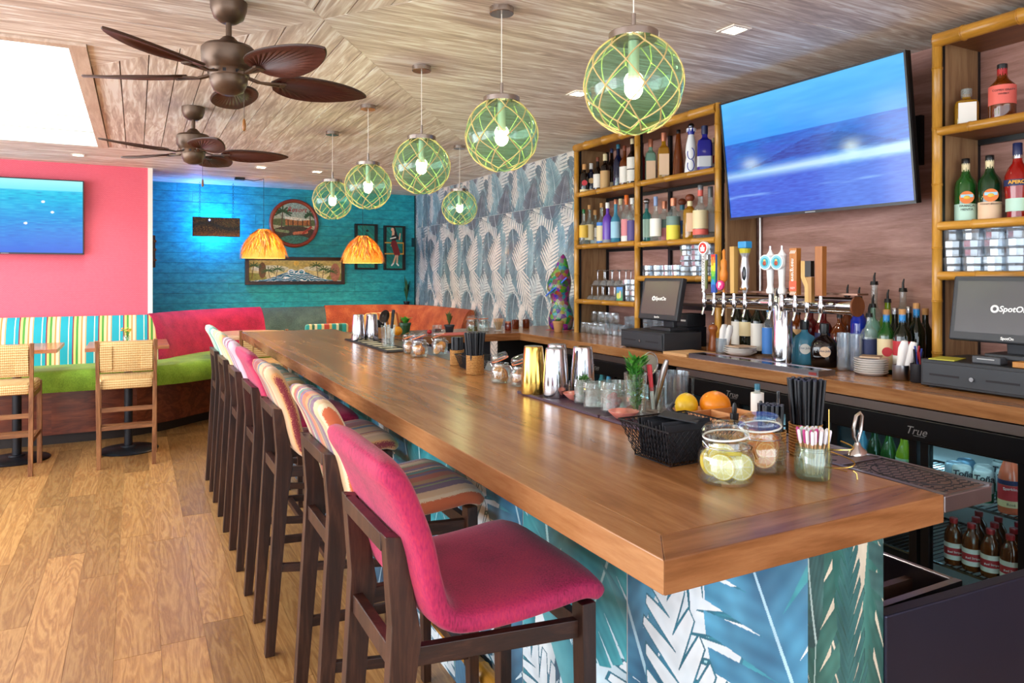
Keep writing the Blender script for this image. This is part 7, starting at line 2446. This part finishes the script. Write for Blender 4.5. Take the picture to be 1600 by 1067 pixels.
MB().tube([(.05, .0, .11), (.085, 0, .10), (.085, 0, .04), (.05, 0, .03)], .005, 8).build('handle', JAR, o, True)

# fruit, caddies and bitters
WARM_W = wood('#a86a38', '#c98a54', '#d69c66', axis='y', scale=3, rough=.5)
t = thing('wooden_dish', 'shallow orange-brown wooden dish under the lemon and orange', 'dish', (1.478, 1.632, BT + .001))
MB().lathe([(.05, 0), (.055, .003), (.075, .026), (.077, .03), (.071, .028), (.05, .008), (.001, .008)], 28).build('bowl', WARM_W, t, True)


def fruit(name, label, x, y, z, r, sc, c):
    t = thing(name, label, 'fruit', (x, y, z))
    MB().ball((0, 0, 0), r, sc, 24, 14).build('skin', plain(c, .38, var=.06, vs=60, bump=.25), t, True)
    MB().cyl((0, 0, r * sc[2] * .98), (0, 0, r * sc[2] * 1.03), .004, n=6).build('stem_end', plain('#8a9a3a', .6), t)


fruit('lemon', 'whole lemon on the wooden dish', 1.445, 1.645, BT + .047, .036, (.95, .95, 1.02), '#e0b420')
fruit('orange', 'whole orange right of the lemon', 1.515, 1.60, BT + .052, .042, (1.05, 1.1, .92), '#e88a10')
t = thing('bitters_caddy', 'divided wooden caddy with dropper bottles behind the wire basket', 'caddy', (1.375, 1.375, BT + .001))
W_, D_ = .165, .185
MB().box(0, 0, 0, W_, D_, .006).build('floor_board', WARM_W, t)
for q in ((0, 0, W_, .008), (0, D_ - .008, W_, D_)):
    MB().box(q[0], q[1], .006, q[2], q[3], .048).build('end_board', wood('#a86a38', '#c98a54', axis='x', scale=3, rough=.5), t, bevel=.001)
for q in ((0, .008, .008, D_ - .008), (W_ - .008, .008, W_, D_ - .008), (W_ / 2 - .004, .008, W_ / 2 + .004, D_ - .008)):
    MB().box(q[0], q[1], .006, q[2], q[3], .048).build('side_board', WARM_W, t, bevel=.001)
MB().box(.008, D_ / 2 - .004, .006, W_ / 2 - .004, D_ / 2 + .004, .046).build('divider', WARM_W, t)
for x, y, lb in ((1.418, 1.425, 'dropper bottle with black bulb cap in the caddy, the nearer one'), (1.505, 1.415, 'dropper bottle with black bulb cap in the caddy, the right one')):
    t = thing('dropper_bottle', lb, 'bottle', (x, y, BT + .0085))
    MB().lathe([(.016, 0), (.018, .003), (.018, .03), (.010, .038), (.009, .042)], 16).build('bottle_body', G['dark'], t, True)
    MB().cyl((0, 0, .040), (0, 0, .055), .0115, n=16).build('ribbed_cap', CAPS['black'], t)
    MB().lathe([(.006, .055), (.007, .068), (.004, .082), (.001, .084)], 12).build('rubber_bulb', CAPS['black'], t, True)
t = thing('citrus_squeezer', 'black curved bar tool lying on the wooden dish edge', 'bar tool', (1.372, 1.60, BT + .002))
MB().lathe([(.012, 0), (.024, .012), (.026, .028), (.022, .036), (.001, .02)], 18).build('cup', plain('#26242c', .45), t, True)
MB().tube([(.0, .01, .03), (-.004, .03, .045), (.004, .02, .062)], [.008, .009, .006], 10).build('handle', plain('#26242c', .45), t, True)
bottle('syrup_bottle', 'white squeeze bottle with blue-grey cap behind the caddy', 1.555, 1.475, BT, .125, .018, 'stubby', 'clearbody', 'teal', [(.02, .8, 'white')])
bottle('syrup_bottle', 'slim dark bottle between the white bottle and the straws', 1.555, 1.40, BT, .115, .014, 'tall', 'dark', 'black', [])
tag(MB().lathe([(.022, 0), (.023, .004), (.023, .05), (.021, .05), (.020, .008), (.001, .008)], 18).build('jigger', plain('#a8744a', .2, 1.0), None, True, loc=(1.55, 1.325, BT + .001)), 'little copper jigger beside the tall straws', 'jigger')

# ice scoop standing on the rail
t = thing('ice_scoop', 'steel ice scoop with looped handle standing on the service rail', 'scoop', (1.552, 1.155, BT - .003))
MB().lathe([(.030, 0), (.028, .008), (.012, .02), (.008, .03)], 18, sx=1.0, sy=.6).build('scoop_bowl', metal('#c8c4c0', .25), t, True)
lp = [(.0, .0, .028), (-.008, .004, .045), (-.010, .003, .065), (-.004, 0, .095), (.006, -.003, .102), (.012, -.004, .094), (.010, -.002, .06), (.004, 0, .04)]
MB().tube(lp, .0042, 8, True).build('loop_handle', metal('#c8c4c0', .22), t, True)

# jars and tools halfway and at the far end
for i, (x, y, r, h, rz, lb, kd) in enumerate(((1.302, 2.585, .042, .078, -.4, 'clip jar of dried citrus wheels, lid open, left of a pair', 'dried'), (1.335, 2.475, .043, .078, -.3, 'clip jar of citrus wheels against the gold shaker', 'dried'),
                                              (1.330, 3.60, .046, .088, -.5, 'clip jar brimming with orange wedges under an open lid', 'orange'), (1.47, 3.66, .045, .088, -.4, 'clip jar of orange slices behind the brimming one', 'orange'), (1.345, 3.80, .038, .075, -.4, 'clip jar half hidden by the far mixing glass', 'dried'))):
    clip_jar(lb, x, y, r, h, rz, True, .35)
    for k in range(6):
        a = k * 1.9 + i
        citrus(kd, 'citrus slice in the ' + ('left middle', 'right middle', 'brimming far', 'back far', 'small far')[i] + ' clip jar', 'citrus slices, jar ' + ('left middle', 'right middle', 'brimming far', 'back far', 'small far')[i], x + r * .32 * math.cos(a), y + r * .32 * math.sin(a), BT + .022 + .006 * k, r * .95, (.5 + .5 * math.sin(k * 2), 0, a - .8))
tall_glass('far mixing glass holding a strainer and a knife', 1.305, 4.055, .042, .135)
t = thing('julep_strainer', 'round metal strainer standing in the far mixing glass', 'strainer', (1.295, 4.06, MZ + .02))
MB().lathe([(.001, -.012), (.03, -.008), (.040, 0), (.041, .003), (.001, -.006)], 24).build('perforated_bowl', metal('#c8b8a8', .25), t, True, loc=(-.012, 0, .165), rot=(PI / 2 + .2, 0, .5))
MB().tube([(0, 0, 0), (-.006, 0, .13)], .004, 8).build('handle', metal(), t, True)
t = thing('bar_knife', 'black-handled knife standing in the far mixing glass', 'knife', (1.325, 4.05, MZ + .02))
MB().box(-.010, -.0015, 0, .010, .0015, .10).build('blade', metal(), t)
MB().bar((0, 0, .095), (.012, 0, .205), .014, .018, (0, 1, 0), .016, .022).build('handle', plain('#17161a', .5), t, bevel=.004)
t = thing('napkin_caddy', 'wooden caddy with black napkins behind the far shakers', 'caddy', (1.475, 4.78, BT + .001))
MB().box(-.075, -.05, 0, .075, .05, .075).build('box', WARM_W, t, bevel=.002)
MB().lathe([(.03, .076), (.045, .10), (.055, .125), (.001, .12)], 10).build('folded_napkins', plain('#17161a', .7), t)
t = thing('purple_tumbler', 'patterned tumbler behind the far clip jars', 'glass', (1.435, 3.93, BT + .001))
MB().lathe([(.036, 0), (.038, .004), (.040, .075), (.037, .075), (.034, .008), (.001, .008)], 20).build('glass_body', glass('#d8c0d0', .25, '#a88aa0', .35), t, True)

# things on the counter return at the far end
LY = 5.0


def lx(px, y=LY):
    return on_y(px, y)[0]


pot_plant('leafy green herb in a pot with a white band', lx(633), LY, BT, .042, .085, plain('#1f4a2a', .4), plain('#5aa83a', .5), 40, .06, .06, .014, 5)
pot_plant('bushy dark herb in a pot, right of the leafy one', lx(702), LY, BT, .038, .06, plain('#2a2a30', .4), plain('#4a5a2c', .5), 46, .035, .11, .008, 8)
fruit('orange', 'whole orange left of the leafy herb pot', lx(621, 4.9), 4.9, BT + .036, .035, (1, 1, .95), '#e89a1c')
fruit('tomato', 'small red fruit in front of the dark herb pot', lx(671, 4.92), 4.92, BT + .020, .019, (1, 1, .9), '#b8242c')
for px, lb in ((683, 'low glass of dark berries left of the dark herb pot'),):
    t = thing('berry_glass', lb, 'glass', (lx(px), LY, BT + .001))
    MB().lathe([(.034, 0), (.036, .004), (.037, .06), (.034, .06), (.032, .008), (.001, .008)], 20).build('glass_body', JAR, t, True)
    MB().lathe([(.031, .009), (.031, .03), (.001, .036)], 14).build('berries', plain('#3a2430', .4), t, True)
clip_jar('clip jar of green olives on the counter return', lx(738), LY, .048, .095, -.6, True, .05)
tag(MB().lathe([(.040, 0), (.040, .03), (.001, .04)], 16).build('olives', plain('#6a6a2a', .5), None, True, loc=(lx(738), LY, BT + .009)), 'green olives filling the clip jar on the counter return', 'olives')['kind'] = 'stuff'
clip_jar('clip jar with a pink filling on the counter return', lx(757), LY + .02, .046, .09, -.6, True, .05)
t = thing('pick_glass', 'glass of bamboo picks on the counter return', 'glass', (lx(779), LY, BT + .001))
MB().lathe([(.032, 0), (.034, .004), (.038, .07), (.035, .07), (.031, .008), (.001, .008)], 20).build('glass_body', JAR, t, True)
for i in range(26):
    a, q = i * 2.4, .024 * math.sqrt((i + .5) / 26)
    o = link('cocktail_pick', pk, None, (lx(779) + q * .7 * math.cos(a), LY + q * .7 * math.sin(a), BT + .0105), (-.35 * math.sin(a) * q / .024, .35 * math.cos(a) * q / .024, 0))
    tag(o, 'bamboo pick in the glass on the counter return', 'cocktail pick', 'picks on the counter return')
t = thing('jam_jar', 'small jar of red cherries beside the pick glass', 'jar', (lx(794), LY, BT + .001))
MB().lathe([(.024, 0), (.026, .004), (.026, .05), (.022, .06)], 18).build('jar_body', glass('#c86a50', .2, '#8a2a1c', .6), t, True)
MB().cyl((0, 0, .058), (0, 0, .07), .024, n=18).build('lid', CAPS['copper'], t)
for px, lb in ((805.5, 'amber candle glass, left of the pair at the counter corner'), (822, 'amber candle glass, right of the pair at the counter corner')):
    o = MB().lathe([(.026, 0), (.028, .004), (.029, .072), (.026, .072), (.024, .008), (.001, .008)], 20).build('amber_glass', glass('#b8581c', .22, '#8a3a10', .45), None, True, loc=(lx(px, 5.12), 5.12, BT + .001))
    tag(o, lb, 'glass')
tag(MB().box(-.14, -.08, 0, .14, .08, .008).build('pink_cloth', plain('#d8706a', .8), None, bevel=.003, loc=(lx(712, 4.85), 4.85, BT + .0005)), 'folded pink cloth at the edge of the counter return', 'cloth')
# striped cushion seen over the counter return
cu = MB().box(-.26, -.06, 0, .26, .06, .36).build('striped_cushion', stripes([(0, '#d8a24a'), (.1, '#6a3a2a'), (.16, '#e2b868'), (.3, '#b0602c'), (.38, '#e6c684'), (.52, '#6a3a2a'), (.58, '#d89a48'), (.74, '#e6c684'), (.84, '#a8562a'), (.92, '#dba850')], 0, -.26, .26), None, bevel=.05, loc=(2.66, 8.36, .70), rot=(-.25, 0, .4))
tag(cu, 'orange and gold striped cushion on the rust banquette', 'cushion')

# vase of flowers on the left table
t = thing('flower_vase', 'tiny glass vase of yellow-green flowers on the square table', 'vase', (-.075, 7.10, .916))
MB().lathe([(.025, 0), (.03, .01), (.03, .05), (.022, .06), (.020, .06), (.027, .045), (.026, .012), (.001, .01)], 16).build('vase_glass', JAR, t, True)
rs = random.Random(8)
for i in range(16):
    a, q = rs.random() * 2 * PI, rs.random() * .05
    z = .09 + rs.random() * .035
    s_ = MB().tube([(0, 0, .02), (q * math.cos(a), q * math.sin(a), z)], .0012, 4).build('stem', LEAF_G, t)
    MB().ball((q * math.cos(a), q * math.sin(a), z), .011, (1, 1, .6), 8, 5).build('blossom', plain(('#e0cf4a', '#b8c83a', '#e6a04a', '#8ab040')[i % 4], .6), s_, True)
